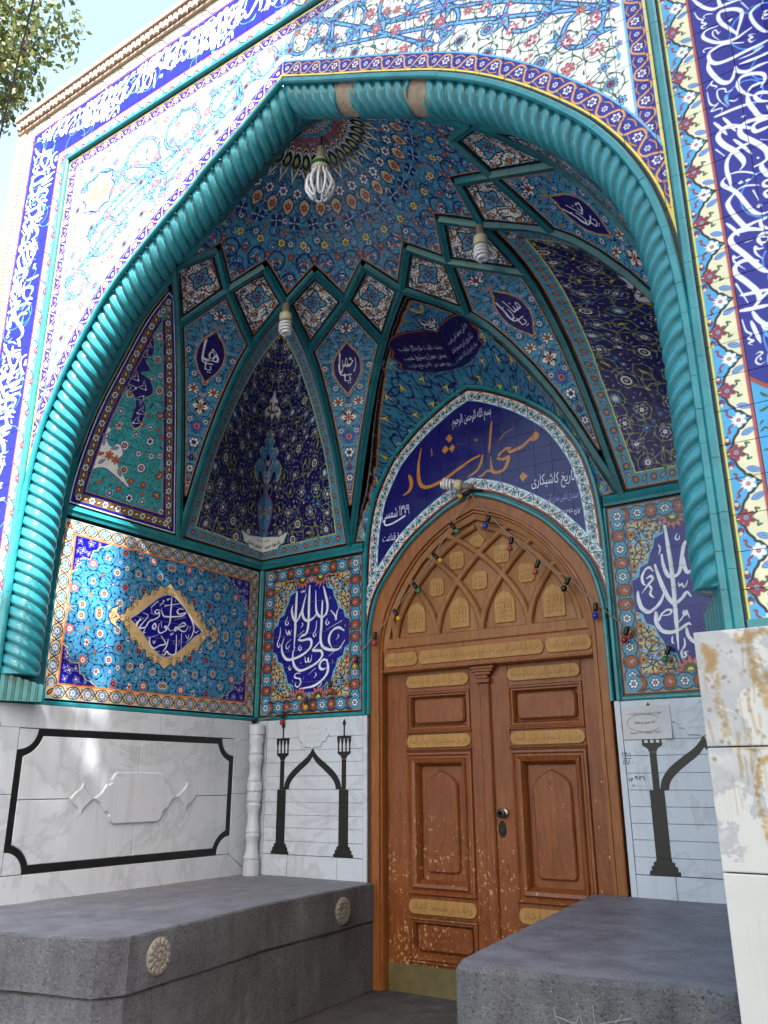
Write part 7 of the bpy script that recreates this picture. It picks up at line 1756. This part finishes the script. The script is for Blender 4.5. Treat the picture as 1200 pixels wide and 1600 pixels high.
no = 60; O = by_height(co_, no); I = by_height(ci, no); mb = MB(); rings = []
for f_, h in ((0, -.06), (0, .012), (.06, .016), (.10, .006), (.62, .006), (.66, .014), (.80, .014), (.86, -.004), (.95, -.004), (1.0, -.018), (1.0, -.10)):
    rings.append([PD(*(O[i] + (I[i] - O[i]) * f_), h) for i in range(len(O))])
n_ = len(O); v = [q for r_ in rings for q in r_]
mb.add(v, [(k * n_ + i, k * n_ + i + 1, (k + 1) * n_ + i + 1, (k + 1) * n_ + i) for k in range(len(rings) - 1) for i in range(n_ - 1)])
mb.build('casing', WL, door)
# fanlight
fan = [p for p in ci if p[1] >= 1.6]; fan = [(-.835, 1.655)] + fan[1:-1] + [(.835, 1.655)]
tr = slab(MB(), PD, fan, -.12, -.062).build('fanlight', WT, door)
FANI = np.array(by_height([(-.835, 1.64)] + ci[1:-1] + [(.835, 1.64)], 40))
def inside_fan(p, m=.02): return inside(FANI, p)[0] and edge_dist(FANI, p) > m
def bar(p, w=.046, h0=-.075, h1=-.030):
    """a lattice rib following p, trimmed to the arch"""
    q = catmull(p, 10); runs = []; cur = []
    for k in q:
        if inside_fan(k, .008): cur.append(k)
        else:
            if len(cur) > 2: runs.append(cur)
            cur = []
    if len(cur) > 2: runs.append(cur)
    for r_ in runs:
        r_ = np.array(r_); d = np.gradient(r_, axis=0); d /= np.linalg.norm(d, axis=1, keepdims=True); nn = np.stack([-d[:, 1], d[:, 0]], 1)
        prof = [(-w / 2, h0), (-w / 2, h1 - .010), (-w / 2 + .010, h1), (w / 2 - .010, h1), (w / 2, h1 - .010), (w / 2, h0)]
        m_ = MB(); k = len(prof)
        v = [PD(*(r_[i] + nn[i] * a), h + rng.normal(0, .0002)) for i in range(len(r_)) for a, h in prof]
        m_.add(v, [(i * k + j, i * k + (j + 1) % k, (i + 1) * k + (j + 1) % k, (i + 1) * k + j) for i in range(len(r_) - 1) for j in range(k)] + [tuple(range(k)), tuple((len(r_) - 1) * k + j for j in range(k))])
        m_.build('lattice_rib', WT, tr)
for x0 in (-1.10, -.73, -.36, .01, .385, .76):
    sc_ = lambda s: [(x0, 1.70), (x0 + s * .012, 1.80), (x0 + s * .06, 1.935), (x0 + s * .187, 2.120), (x0 + s * .375, 2.310), (x0 + s * .56, 2.445), (x0 + s * .72, 2.52)]
    if x0 < .7: bar(sc_(1))
    if x0 > -1.0: bar(sc_(-1))
slab(MB(), PD, [(-.832, 1.655), (.832, 1.655), (.832, 1.735), (-.832, 1.735)], -.08, -.028, 0, .008).build('fanlight_rail', WT, tr)
rimi = np.array(by_height(np.vstack([[(-.80, 1.66)], [(a * .955, 1.62 + (b - 1.62) * .955) for a, b in ci if b > 1.63], [(.80, 1.66)]]), 40)); rimo = FANI
mb = MB(); nq = len(rimo); v = [PD(*q, -.02) for q in rimo] + [PD(*q, -.030) for q in rimi] + [PD(*q, -.08) for q in rimi]
mb.add(v, [(k * nq + i, k * nq + i + 1, (k + 1) * nq + i + 1, (k + 1) * nq + i) for k in range(2) for i in range(nq - 1)]); mb.build('fanlight_rim', WT, tr)
PLQ = []
def plaque(par, poly, h, words, mat=None, tw=.8, th_=.5, u=None, v=None, dark=None):
    p = np.asarray(poly, float); o = add_piece(par, 'inscription_plaque', PD, p, h - .012, h + .006, mat or M['plaque'], .004)
    c = (p.max(0) + p.min(0)) / 2 if u is None else np.array((u, v)); sz = p.max(0) - p.min(0)
    for i, w in enumerate(words):
        k = len(words); text_mesh(o, 'carved_line', PD, w, c[0], c[1] + (k / 2 - .5 - i) * sz[1] * th_ / k, sz[0] * tw, sz[1] * th_ / k * .92, h + .0064, dark or M['carve'])
    return o
M['carve'] = solid('carved_gilding', (.46, .30, .15), .6, .1, 30)
def arch_poly(cx, z0, z1, w): return [(cx - w, z0), (cx + w, z0), (cx + w, z1 - w * .95), (cx + w * .85, z1 - w * .55), (cx + w * .5, z1 - w * .2), (cx, z1), (cx - w * .5, z1 - w * .2), (cx - w * .85, z1 - w * .55), (cx - w, z1 - w * .95)]
def octo(cx, cz, w, h, c=.022): return [(cx - w + c, cz - h), (cx + w - c, cz - h), (cx + w, cz - h + c), (cx + w, cz + h - c), (cx + w - c, cz + h), (cx - w + c, cz + h), (cx - w, cz + h - c), (cx - w, cz - h + c)]
for x in (-.547, -.171, .197, .573): plaque(tr, arch_poly(x, 1.765, 2.0, .080), -.056, ['ماشاء', 'الله', 'لاحول', 'ولا قوة'], tw=.7, th_=.62, u=x, v=1.865)
for x, z in ((-.362, 2.098), (.005, 2.102), (.381, 2.106), (-.183, 2.282), (.193, 2.278)): plaque(tr, octo(x, z, .063, .070), -.056, ['سبحان', 'الله'], tw=.75, th_=.75)
plaque(tr, [(-.075, 2.405), (-.04, 2.355), (.03, 2.355), (.065, 2.405), (.03, 2.455), (-.04, 2.455)], -.056, ['یا الله'], tw=.6, th_=.5)
# lintel with the long inscription
lin = slab(MB(), PD, [(-.834, 1.468), (.834, 1.468), (.834, 1.654), (-.834, 1.654)], -.10, -.026, 0, .006).build('lintel', WL, door)
slab(MB(), PD, [(-.836, 1.474), (.836, 1.474), (.836, 1.492), (-.836, 1.492)], -.05, .004, 0, .006).build('lintel_moulding', WL, lin)
def cart(x0, x1, z0, z1, c=.03): return [(x0 + c, z0), (x1 - c, z0), (x1 - c * .4, z0 + c * .5), (x1, (z0 + z1) / 2), (x1 - c * .4, z1 - c * .5), (x1 - c, z1), (x0 + c, z1), (x0 + c * .4, z1 - c * .5), (x0, (z0 + z1) / 2), (x0 + c * .4, z0 + c * .5)]
plaque(lin, cart(-.822, -.522, 1.515, 1.618), -.019, ['عجلوا بالتوبة قبل الموت'], tw=.82, th_=.62); plaque(lin, cart(-.516, .494, 1.515, 1.618), -.019, ['قال رسول الله مثل اهل بیتی کمثل سفینة نوح من رکبها نجی و من تخلف عنها غرق'], tw=.92, th_=.66); plaque(lin, cart(.500, .834, 1.515, 1.618), -.019, ['عجلوا بالصلوة قبل الفوت'], tw=.82, th_=.62)
def rrect(x0, x1, z0, z1, r, n=5): return arcpts(x1 - r, z1 - r, r, 0, 90, n) + arcpts(x0 + r, z1 - r, r, 90, 180, n) + arcpts(x0 + r, z0 + r, r, 180, 270, n) + arcpts(x1 - r, z0 + r, r, 270, 360, n)
def ring_mould(par, name, x0, x1, z0, z1, steps, mat):
    """mitred moulding round a panel: steps = [(inset, height)]"""
    m_ = MB(); v = []
    for d_, h in steps: v += [PD(x0 + d_, z0 + d_, h), PD(x1 - d_, z0 + d_, h), PD(x1 - d_, z1 - d_, h), PD(x0 + d_, z1 - d_, h)]
    m_.add(v, [(k * 4 + i, k * 4 + (i + 1) % 4, (k + 1) * 4 + (i + 1) % 4, (k + 1) * 4 + i) for k in range(len(steps) - 1) for i in range(4)]); return m_.build(name, mat, par)
H0 = -.070                                                             # face of the stiles
def leaf(x0, x1, a, b, sgn, words):
    L = slab(MB(), PD, [(x0, -.690), (x1, -.690), (x1, 1.470), (x0, 1.470)], -.140, -.112).build('door_leaf', W1, door)
    zr = [(-.690, -.470), (-.205, -.065), (.888, 1.032), (1.318, 1.470)]
    for p, q in ((x0, a), (b, x1)): slab(MB(), PD, [(p, -.690), (q, -.690), (q, 1.470), (p, 1.470)], -.125, H0, 0, .003).build('stile', W1, L)
    for z0, z1 in zr: slab(MB(), PD, [(a + .0006, z0), (b - .0006, z0), (b - .0006, z1), (a + .0006, z1)], -.125, H0 - .001, 0, .003).build('rail', W1, L)
    for z0, z1 in ((1.032, 1.318), (-.470, -.205)):
        ring_mould(L, 'panel_moulding', a, b, z0, z1, [(0, H0), (.004, H0 + .012), (.014, H0 + .014), (.022, H0 + .004), (.032, H0 + .004), (.044, H0 - .022)], W1)
        slab(MB(), PD, rrect(a + .055, b - .055, z0 + .055, z1 - .048, .035), -.115, -.078, 0, .012).build('raised_field', W1, L)
    z0, z1 = -.065, .888
    ring_mould(L, 'panel_moulding', a, b, z0, z1, [(0, H0), (.004, H0 + .016), (.018, H0 + .020), (.030, H0 + .008), (.040, H0 + .010), (.052, H0 + .028), (.074, H0 + .020), (.088, H0 - .004), (.098, H0 - .032)], W1)
    m_ = (a + b) / 2; hwid = (b - a) / 2 - .135
    pts = [(m_ - hwid + .02, z0 + .145), (m_ + hwid - .02, z0 + .145), (m_ + hwid, z0 + .165), (m_ + hwid, .640), (m_ + hwid * .93, .675), (m_ + hwid * .72, .710), (m_ + hwid * .35, .738), (m_, .762), (m_ - hwid * .35, .738), (m_ - hwid * .72, .710), (m_ - hwid * .93, .675), (m_ - hwid, .640), (m_ - hwid, z0 + .165)]
    slab(MB(), PD, pts, -.115, -.088, 0, .010).build('arched_field', W1, L)
    for z in (.900, -.060): slab(MB(), PD, [(a - .004, z), (b + .004, z), (b + .004, z + .012), (a - .004, z + .012)], H0 - .01, H0 + .022, 0, .004).build('ledge', W1, L)
    for z in (1.034, -.474): slab(MB(), PD, [(a - .004, z - .012), (b + .004, z - .012), (b + .004, z), (a - .004, z)], H0 - .01, H0 + .020, 0, .004).build('ledge', W1, L)
    for (c0, c1), w in zip(((1.350, 1.443), (.918, 1.010), (-.186, -.090)), words): plaque(L, rrect(a + .002, b - .002, c0, c1, .044), H0 + .008, w, tw=.88, th_=.66)
    slab(MB(), PD, [(x0 + .001, -.688), (x1 - .03, -.688), (x1 - .03, -.505), (x0 + .001, -.505)], H0, H0 + .004, 0, .001).build('kick_plate', M['brass'], L)
    return L
LL = leaf(-.832, -.012, -.655, -.120, -1, [['قال رسول الله صلی الله علیه و آله'], ['من بنی مسجدا بنی الله له بیتا فی الجنة'], ['وقف بر مسجد ارشاد']])
RL = leaf(-.006, .832, .182, .722, 1, [['رسول الله الصلوة عمود الدین ان قبلت قبل ما سواها'], ['و ان ردت رد ما سواها من صلی فی المسجد'], ['وقف بر مسجد ارشاد']])
# astragal with a small capital
ast = slab(MB(), PD, [(-.032, -.690), (.046, -.690), (.046, 1.355), (-.032, 1.355)], -.09, -.045, 0, .010).build('astragal', W1, LL)
for z0, z1, w in ((1.350, 1.380, .052), (1.380, 1.405, .042), (1.405, 1.428, .062), (1.428, 1.448, .080), (1.448, 1.468, .094)): slab(MB(), PD, [(.006 - w, z0), (.006 + w, z0), (.006 + w, z1), (.006 - w, z1)], -.09, -.040 + w * .25, 0, .004).build('capital', W1, ast)
kb_ = MB(); cK = PD(.107, .480, H0)
def lathe_y(mb, prof, c, n=18):
    v = []; f = []
    for r, y in prof:
        for k in range(n): a = 2 * math.pi * k / n; v.append((c[0] + r * math.cos(a), c[1] - y, c[2] + r * math.sin(a)))
    for i in range(len(prof) - 1):
        for k in range(n): f.append((i * n + k, i * n + (k + 1) % n, (i + 1) * n + (k + 1) % n, (i + 1) * n + k))
    f.append(tuple((len(prof) - 1) * n + k for k in range(n))[::-1]); return mb.add(v, f)
lathe_y(kb_, [(.034, 0), (.034, .004), (.026, .008), (.012, .012), (.011, .030), (.020, .036), (.030, .046), (.031, .056), (.026, .064), (.014, .067)], cK).build('knob', M['steel'], RL, smooth=True)
ke = slab(MB(), PD, [(.090 + .030 * math.cos(t), .378 + .052 * math.sin(t)) for t in np.linspace(0, 6.283, 20)[:-1]], H0, H0 + .005, 0, .002).build('key_plate', M['iron'], RL)
slab(MB(), PD, [(.084, .362), (.096, .362), (.096, .378), (.101, .386), (.090, .396), (.079, .386), (.084, .378)], H0 + .004, H0 + .0056).build('keyhole', M['bakelite'], ke)
MB().box(-.84, .84, D - .03, D + .20, Z_G - .02, -.692, .006).build('threshold', M['stone'], door)
MB().box(-.96, .96, D + .125, D + .16, Z_G, 2.8).build('door_backing', W1, door)
for sx in (-1, 1): MB().box(min(sx * .955, sx * 2.12), max(sx * .955, sx * 2.12), D + .032, D + .10, Z_G, 2.6).build('wall_core', M['grout_dark'], fac)
# wall masonry behind the side walls and below the bench tops
for sx in (-1, 1):
    mb = MB(); pp = PL if sx < 0 else PR
    mb.add([pp(.0, Z_G, -.035), pp(2.40, Z_G, -.035), pp(2.40, 2.6, -.035), pp(.0, 2.6, -.035)], [(0, 1, 2, 3)]); mb.build('wall_core', M['grout_dark'], fac)
# ------------------------------------------------------------------ lamps
def at_px(x, y, plane_y):
    r_ = _rf * F_PX + _rr * (x - 600) - _ru * (y - 800); t = (plane_y - _cp[1]) / r_[1]; return _cp + r_ * t
def at_dist(x, y, dist):
    r_ = _rf * F_PX + _rr * (x - 600) - _ru * (y - 800); return _cp + r_ / np.linalg.norm(r_) * dist
# large lamp hanging at the crown
tp = np.array([-.02, .42, 4.56])
hl = thing('hanging_lamp', tuple(tp), 'large white many tubed lamp hanging under the crown of the arch', 'lamp')
mb = MB(); tube(mb, [tp + (0, 0, .16), tp + (.004, 0, .10), tp + (0, 0, .02)], .006, 6); mb.build('flex', M['bakelite'], hl)
lathe(MB(), [(.018, 0), (.022, -.01), (.026, -.05), (.030, -.09), (.034, -.095), (.034, -.115)][::-1], tp + (0, 0, .04), 18).build('lamp_socket', M['lampbase'], hl, smooth=True)
lathe(MB(), [(.038, -.035), (.050, -.04), (.060, -.055), (.062, -.10), (.058, -.112)][::-1], tp + (0, 0, -.04), 24).build('ballast', M['lampbase'], hl, smooth=True)
lathe(MB(), [(.063, -.064), (.0635, -.066), (.0635, -.090), (.063, -.092)][::-1], tp + (0, 0, -.04), 24).build('printed_band', M['lampgreen'], hl, smooth=True)
for k in range(12):
    a = 2 * math.pi * k / 12; ca, sa = math.cos(a), math.sin(a); pts = [(.046, -.15), (.056, -.185), (.078, -.225), (.090, -.265), (.086, -.30), (.064, -.335), (.045, -.350)]
    tube(mb := MB(), [tp + (r * ca, r * sa, z) for r, z in catmull(pts, 4)], .0088, 8).build('lamp_tube', M['lampwhite'], hl, smooth=True)
for k in range(12):
    a = 2 * math.pi * k / 12; tube(MB(), [tp + (.045 * math.cos(a + t * .52), .045 * math.sin(a + t * .52), -.350 - .004 * math.sin(t * 3.14)) for t in np.linspace(0, 1, 5)], .0080, 6).build('lamp_tube', M['lampwhite'], hl, smooth=True) if k % 2 == 0 else None
def spiral_lamp(base, direc, size, label, bracket=None):
    d = Vector(direc).normalized(); q = d.to_track_quat('Z', 'Y').to_matrix(); c = np.array(base)
    W = lambda v: c + np.array(q @ Vector((float(v[0]), float(v[1]), float(v[2])))) * size
    t = thing('spiral_lamp', tuple(c), label, 'lamp', None)
    def lz(prof, name, mat):
        n = 18; v = [W((r * math.cos(2 * math.pi * k / n), r * math.sin(2 * math.pi * k / n), z)) for r, z in prof for k in range(n)]
        MB().add(v, [(i * n + k, i * n + (k + 1) % n, (i + 1) * n + (k + 1) % n, (i + 1) * n + k) for i in range(len(prof) - 1) for k in range(n)] + [tuple((len(prof) - 1) * n + k for k in range(n))]).build(name, mat, t, smooth=True)
    lz([(.0, -.30), (.12, -.30), (.13, -.05), (.14, .12), (.14, .16)], 'lamp_socket', M['wire']); lz([(.15, .16), (.21, .18), (.225, .22), (.225, .42), (.20, .46), (.0, .46)], 'ballast', M['lampbase'])
    an = np.linspace(0, 2 * math.pi * 4.2, 90); r = .175 + .02 * np.sin(np.linspace(0, math.pi, 90)); r[-14:] *= np.linspace(1, .25, 14)
    tube(MB(), [W((r[i] * math.cos(an[i]), r[i] * math.sin(an[i]), .50 + .52 * i / 89)) for i in range(90)], .050 * size, 8).build('lamp_spiral', M['lampwhite'], t, smooth=True)
    if bracket is not None: tube(MB(), [c, (c + np.array(bracket)) / 2 + (0, 0, .01), np.array(bracket)], .006, 6).build('bracket', M['wire'], t)
    return t
def vault_pt(rho, deg, z, drop): x, y, z = fit(rho * math.cos(R(deg)), rho * math.sin(R(deg)), z); return np.array([x, y, z - drop])
spiral_lamp(vault_pt(1.10, 135, 4.03, .055), (0, 0, -1), .205, 'white spiral lamp hanging at the tip of the vase tile lunette')
spiral_lamp(vault_pt(1.10, 45, 4.03, .055), (0, 0, -1), .205, 'white spiral lamp hanging between white diamonds at the upper right of the vault')
pk_ = np.array(PB(.0, 2.80, .10)); spiral_lamp(pk_, (-.80, -.25, .18), .19, 'spiral lamp on a grey bracket pointing sideways over the tip of the door arch', bracket=PB(.015, 2.80, .0))
# string of coloured bulbs
COLS = dict(yellow=(.72, .56, .14), green=(.16, .42, .32), pink=(.58, .22, .24), blue=(.10, .20, .62), red=(.55, .10, .12), dark=(.05, .05, .055))
MC = {k: solid('bulb_' + k, v, .25, .1, 20, 0, 60, .5) for k, v in COLS.items()}
SOCK = lathe(MB(), [(.007, .0), (.014, .002), (.0155, .012), (.0155, .050), (.013, .056), (.007, .058)], (0, 0, 0), 14)
BULB = lathe(MB(), [(.008, -.006), (.014, -.010), (.021, -.024), (.0215, -.032), (.018, -.043), (.008, -.050), (.001, -.052)][::-1], (0, 0, 0), 16)
me_s = bpy.data.meshes.new('socket'); me_s.from_pydata(SOCK.v, [], SOCK.f); me_s.materials.append(M['bakelite']); me_s.polygons.foreach_set('use_smooth', [True] * len(me_s.polygons))
me_b = {}
for k in COLS:
    m_ = bpy.data.meshes.new('bulb'); m_.from_pydata(BULB.v, [], BULB.f); m_.materials.append(MC[k]); m_.polygons.foreach_set('use_smooth', [True] * len(m_.polygons)); me_b[k] = m_
LEFT = [(721, 775, 'yellow', 'beside the spiral lamp at the tip of the door arch', 75), (713, 829, 'green', 'on the left casing just under the tip of the arch', -35), (687, 875, 'yellow', 'over the upper left of the fanlight', -45), (653, 922, 'green', 'on the left rim of the fanlight', -35), (622, 965, 'yellow', 'left of the lowest fanlight row', -30), (585, 1003, 'pink', 'at the left end of the long inscription', 5),
        (555, 1040, 'yellow', 'on the red roundels left of the door', 12), (517, 1078, 'pink', 'on the lower right of the left medallion', -12), (478, 1104, 'yellow', 'on the lower border of the left medallion', 0), (441, 1127, 'red', 'at the top of the left marble panel', 5), (392, 1130, 'green', 'above the turned marble column', 70)]
RIGHT = [(759, 820, 'blue', 'just right of the tip of the door arch', 28), (797, 855, 'pink', 'over the upper right of the fanlight', 15), (837, 892, 'pink', 'over a square plaque at the right of the fanlight', 20), (882, 918, 'dark', 'burnt looking, over the rightmost arched plaque', 30), (930, 960, 'blue', 'at the right edge of the door casing', 8), (976, 998, 'red', 'on the border right of the door', 20), (1040, 1028, 'green', 'on the lower part of the right medallion', 25)]
def string(L, name, label, start):
    pts = [np.array(start)]
    for x, y, c, where, tilt in L:
        p = at_px(x, y, D - .055); tl = R(tilt)
        t = thing('coloured_bulb', tuple(p), f'{"burnt out dark" if c == "dark" else c} bulb {where.replace("burnt looking, ", "")}', 'light bulb', 'bulbs of the light string')
        rot = Matrix.Rotation(tl, 4, 'Y')
        for me_, nm in ((me_s, 'socket'), (me_b[c], 'bulb')):
            o = bpy.data.objects.new(nm, me_); COL.objects.link(o); o.parent = t; o.matrix_local = rot @ Matrix.Translation((0, 0, .02))
        pts.append(p + np.array(rot @ Vector((0, 0, .078))) + np.array((0, .012, 0)))
    w = []
    for a, b in zip(pts[:-1], pts[1:]):
        d = np.linalg.norm(b - a)
        for k in range(9): s = k / 9; w.append(a + (b - a) * s + np.array((0, 0, -.10 * d * 4 * s * (1 - s) * .35)))
    w.append(pts[-1])
    tw = MB()
    for ph in (0, math.pi):
        q = [p + .0028 * np.array((math.cos(i * 1.1 + ph), 0, math.sin(i * 1.1 + ph))) for i, p in enumerate(catmull(w, 2))]; tube(tw, q, .0026, 5)
    o = tw.build(name, M['wire']); tag(o, label, 'cable')
string(LEFT, 'light_cable', 'twisted cable of the light string running down the left of the door arch', PB(.0, 2.755, .05))
string(RIGHT, 'light_cable', 'twisted cable of the light string running down the right of the door arch', PB(.01, 2.755, .05))

# ------------------------------------------------------------------ tree at the upper left, cable, and an added shading block across the street
def leaf_mat(name, cols):
    m, nt, b = new_mat(name); oi = nd(nt, 'ShaderNodeNewGeometry'); c = ramp(nt, oi.outputs['Random Per Island'], cols); nt.links.new(c, b.inputs['Base Color'])
    b.inputs['Roughness'].default_value = .5; b.inputs['Transmission Weight'].default_value = 0
    tr_ = nt.nodes.new('ShaderNodeBsdfTranslucent'); nt.links.new(c, tr_.inputs[0]); mx = nt.nodes.new('ShaderNodeMixShader'); mx.inputs[0].default_value = .35
    out = [n for n in nt.nodes if n.type == 'OUTPUT_MATERIAL'][0]; nt.links.new(b.outputs[0], mx.inputs[1]); nt.links.new(tr_.outputs[0], mx.inputs[2]); nt.links.new(mx.outputs[0], out.inputs[0]); return m
M['leaf'] = leaf_mat('leaves', [(0, (.19, .24, .12)), (.5, (.29, .35, .17)), (.9, (.38, .42, .22)), (1, (.46, .44, .26))])
M['bark'] = solid('bark', (.27, .23, .19), .9, .3, 14, .6, 60)
def tree(label, base, crown, n_leaf, leaf_size, seed, density=None, name='street_tree', lobes=14):
    g = np.random.default_rng(seed); base = np.array(base, float); c, r = np.array(crown[0], float), np.array(crown[1], float)
    t = thing(name, tuple(base), label, 'tree')
    mb = MB(); top = c - (0, 0, r[2] * .35); mid = (base + top) / 2 + g.normal(0, .12, 3) * (1, 1, 0)
    tube(mb, catmull([base, mid, top], 6), np.linspace(.17, .08, 13), 10); mb.build('trunk', M['bark'], t)
    ends = []; bm__ = MB()
    for k in range(lobes):
        u = g.normal(size=3); u /= np.linalg.norm(u); e = c + u * r * (.45 + .45 * g.random()); ends.append(e)
        tube(bm__, catmull([top - (0, 0, .3 * g.random()), (top + e) / 2 + g.normal(0, .15, 3), e], 5), np.linspace(.05, .012, 11), 6)
    o = bm__.build('limbs', M['bark'], t)
    E = np.array(ends); k = g.integers(len(E), size=n_leaf); sp = np.cbrt(g.random(n_leaf))[:, None]
    dirs = g.normal(size=(n_leaf, 3)); dirs /= np.linalg.norm(dirs, axis=1, keepdims=True)
    P = E[k] + dirs * sp * r.min() * .50
    ax = g.normal(size=(n_leaf, 3)) + (0, 0, -.5); ax /= np.linalg.norm(ax, axis=1, keepdims=True); sd = np.cross(ax, g.normal(size=(n_leaf, 3))); sd /= np.linalg.norm(sd, axis=1, keepdims=True)
    nr_ = np.cross(ax, sd); L = leaf_size * (.7 + .6 * g.random(n_leaf))[:, None]
    v = np.stack([P, P + ax * L * .45 + sd * L * .27 + nr_ * L * .05, P + ax * L, P + ax * L * .45 - sd * L * .27 + nr_ * L * .05], 1).reshape(-1, 3)
    me = bpy.data.meshes.new('crown'); nf = n_leaf
    me.vertices.add(nf * 4); me.vertices.foreach_set('co', v.ravel()); me.loops.add(nf * 4); me.loops.foreach_set('vertex_index', np.arange(nf * 4, dtype=np.int32))
    me.polygons.add(nf); me.polygons.foreach_set('loop_start', np.arange(0, nf * 4, 4, dtype=np.int32)); me.polygons.foreach_set('loop_total', np.full(nf, 4, np.int32)); me.materials.append(M['leaf']); me.update(); me.validate()
    o = bpy.data.objects.new('crown', me); COL.objects.link(o); adopt(o, t); o['kind'] = 'stuff'; return t
cc = at_dist(-42, 50, 10.0)
tree('leafy green tree rising beyond the left edge of the facade against the sky', (cc[0] - .6, cc[1] + .3, Z_G), (cc + np.array((-.35, 0, .45)), (.95, .95, 1.05)), 8000, .08, 3)
a_, b_ = at_dist(-12, 260, 9.2), at_dist(62, -40, 9.2); tag(tube(MB(), [a_ + (a_ - b_) * 3, a_, b_, b_ + (b_ - a_) * 3], .010, 6).build('overhead_cable', M['bakelite']), 'dark overhead cable crossing in front of the tree at the upper left', 'cable')
# ------------------------------------------------------------------ across the street, behind the viewer: added block and a tree that shade most of the portal
wallm = solid('rendered_wall', (.66, .62, .56), .9, .08, 3, .2, 40); winm = solid('window_glass', (.10, .13, .16), .08, .1, 3)
ap = thing('shading_block', (11.5, -10, Z_G), 'tall pale unseen block added across the street to shade the portal', 'sun blocker')
YB = -8.0
prof = [(6.72, Z_G), (6.68, 16.14), (7.35, 16.62), (8.0, 17.06), (8.2, 19.5), (15.0, 19.5), (15.0, Z_G)]  # outline of the unseen block, cut to set the shadow edge on the portal
mb = MB(); v = [(x, YB, z) for x, z in prof] + [(x + 5, YB - 5, z) for x, z in prof]; n = len(prof)
mb.add(v, [tuple(t) for t in tri(prof)] + [tuple(n + i for i in t[::-1]) for t in tri(prof)] + [(i, n + i, n + (i + 1) % n, (i + 1) % n) for i in range(n)]); mb.build('wall', wallm, ap)
wp = MB().box(0, 1.1, YB + .004, YB + .05, 0, 1.4).build('window', winm, ap); first = True
for k in range(5):
    for j in range(4):
        c = wp if first else wp.copy()
        if not first: COL.objects.link(c)
        first = False; c.location = (7.6 + j * 1.9, 0, 1.2 + k * 3.1)
tree('leafy street tree in front of the shading block, dappling the left side of the portal', (3.9, -6.2, Z_G), ((3.45, -5.2, 8.4), (1.5, 1.3, 1.25)), 15000, .11, 12, lobes=26)
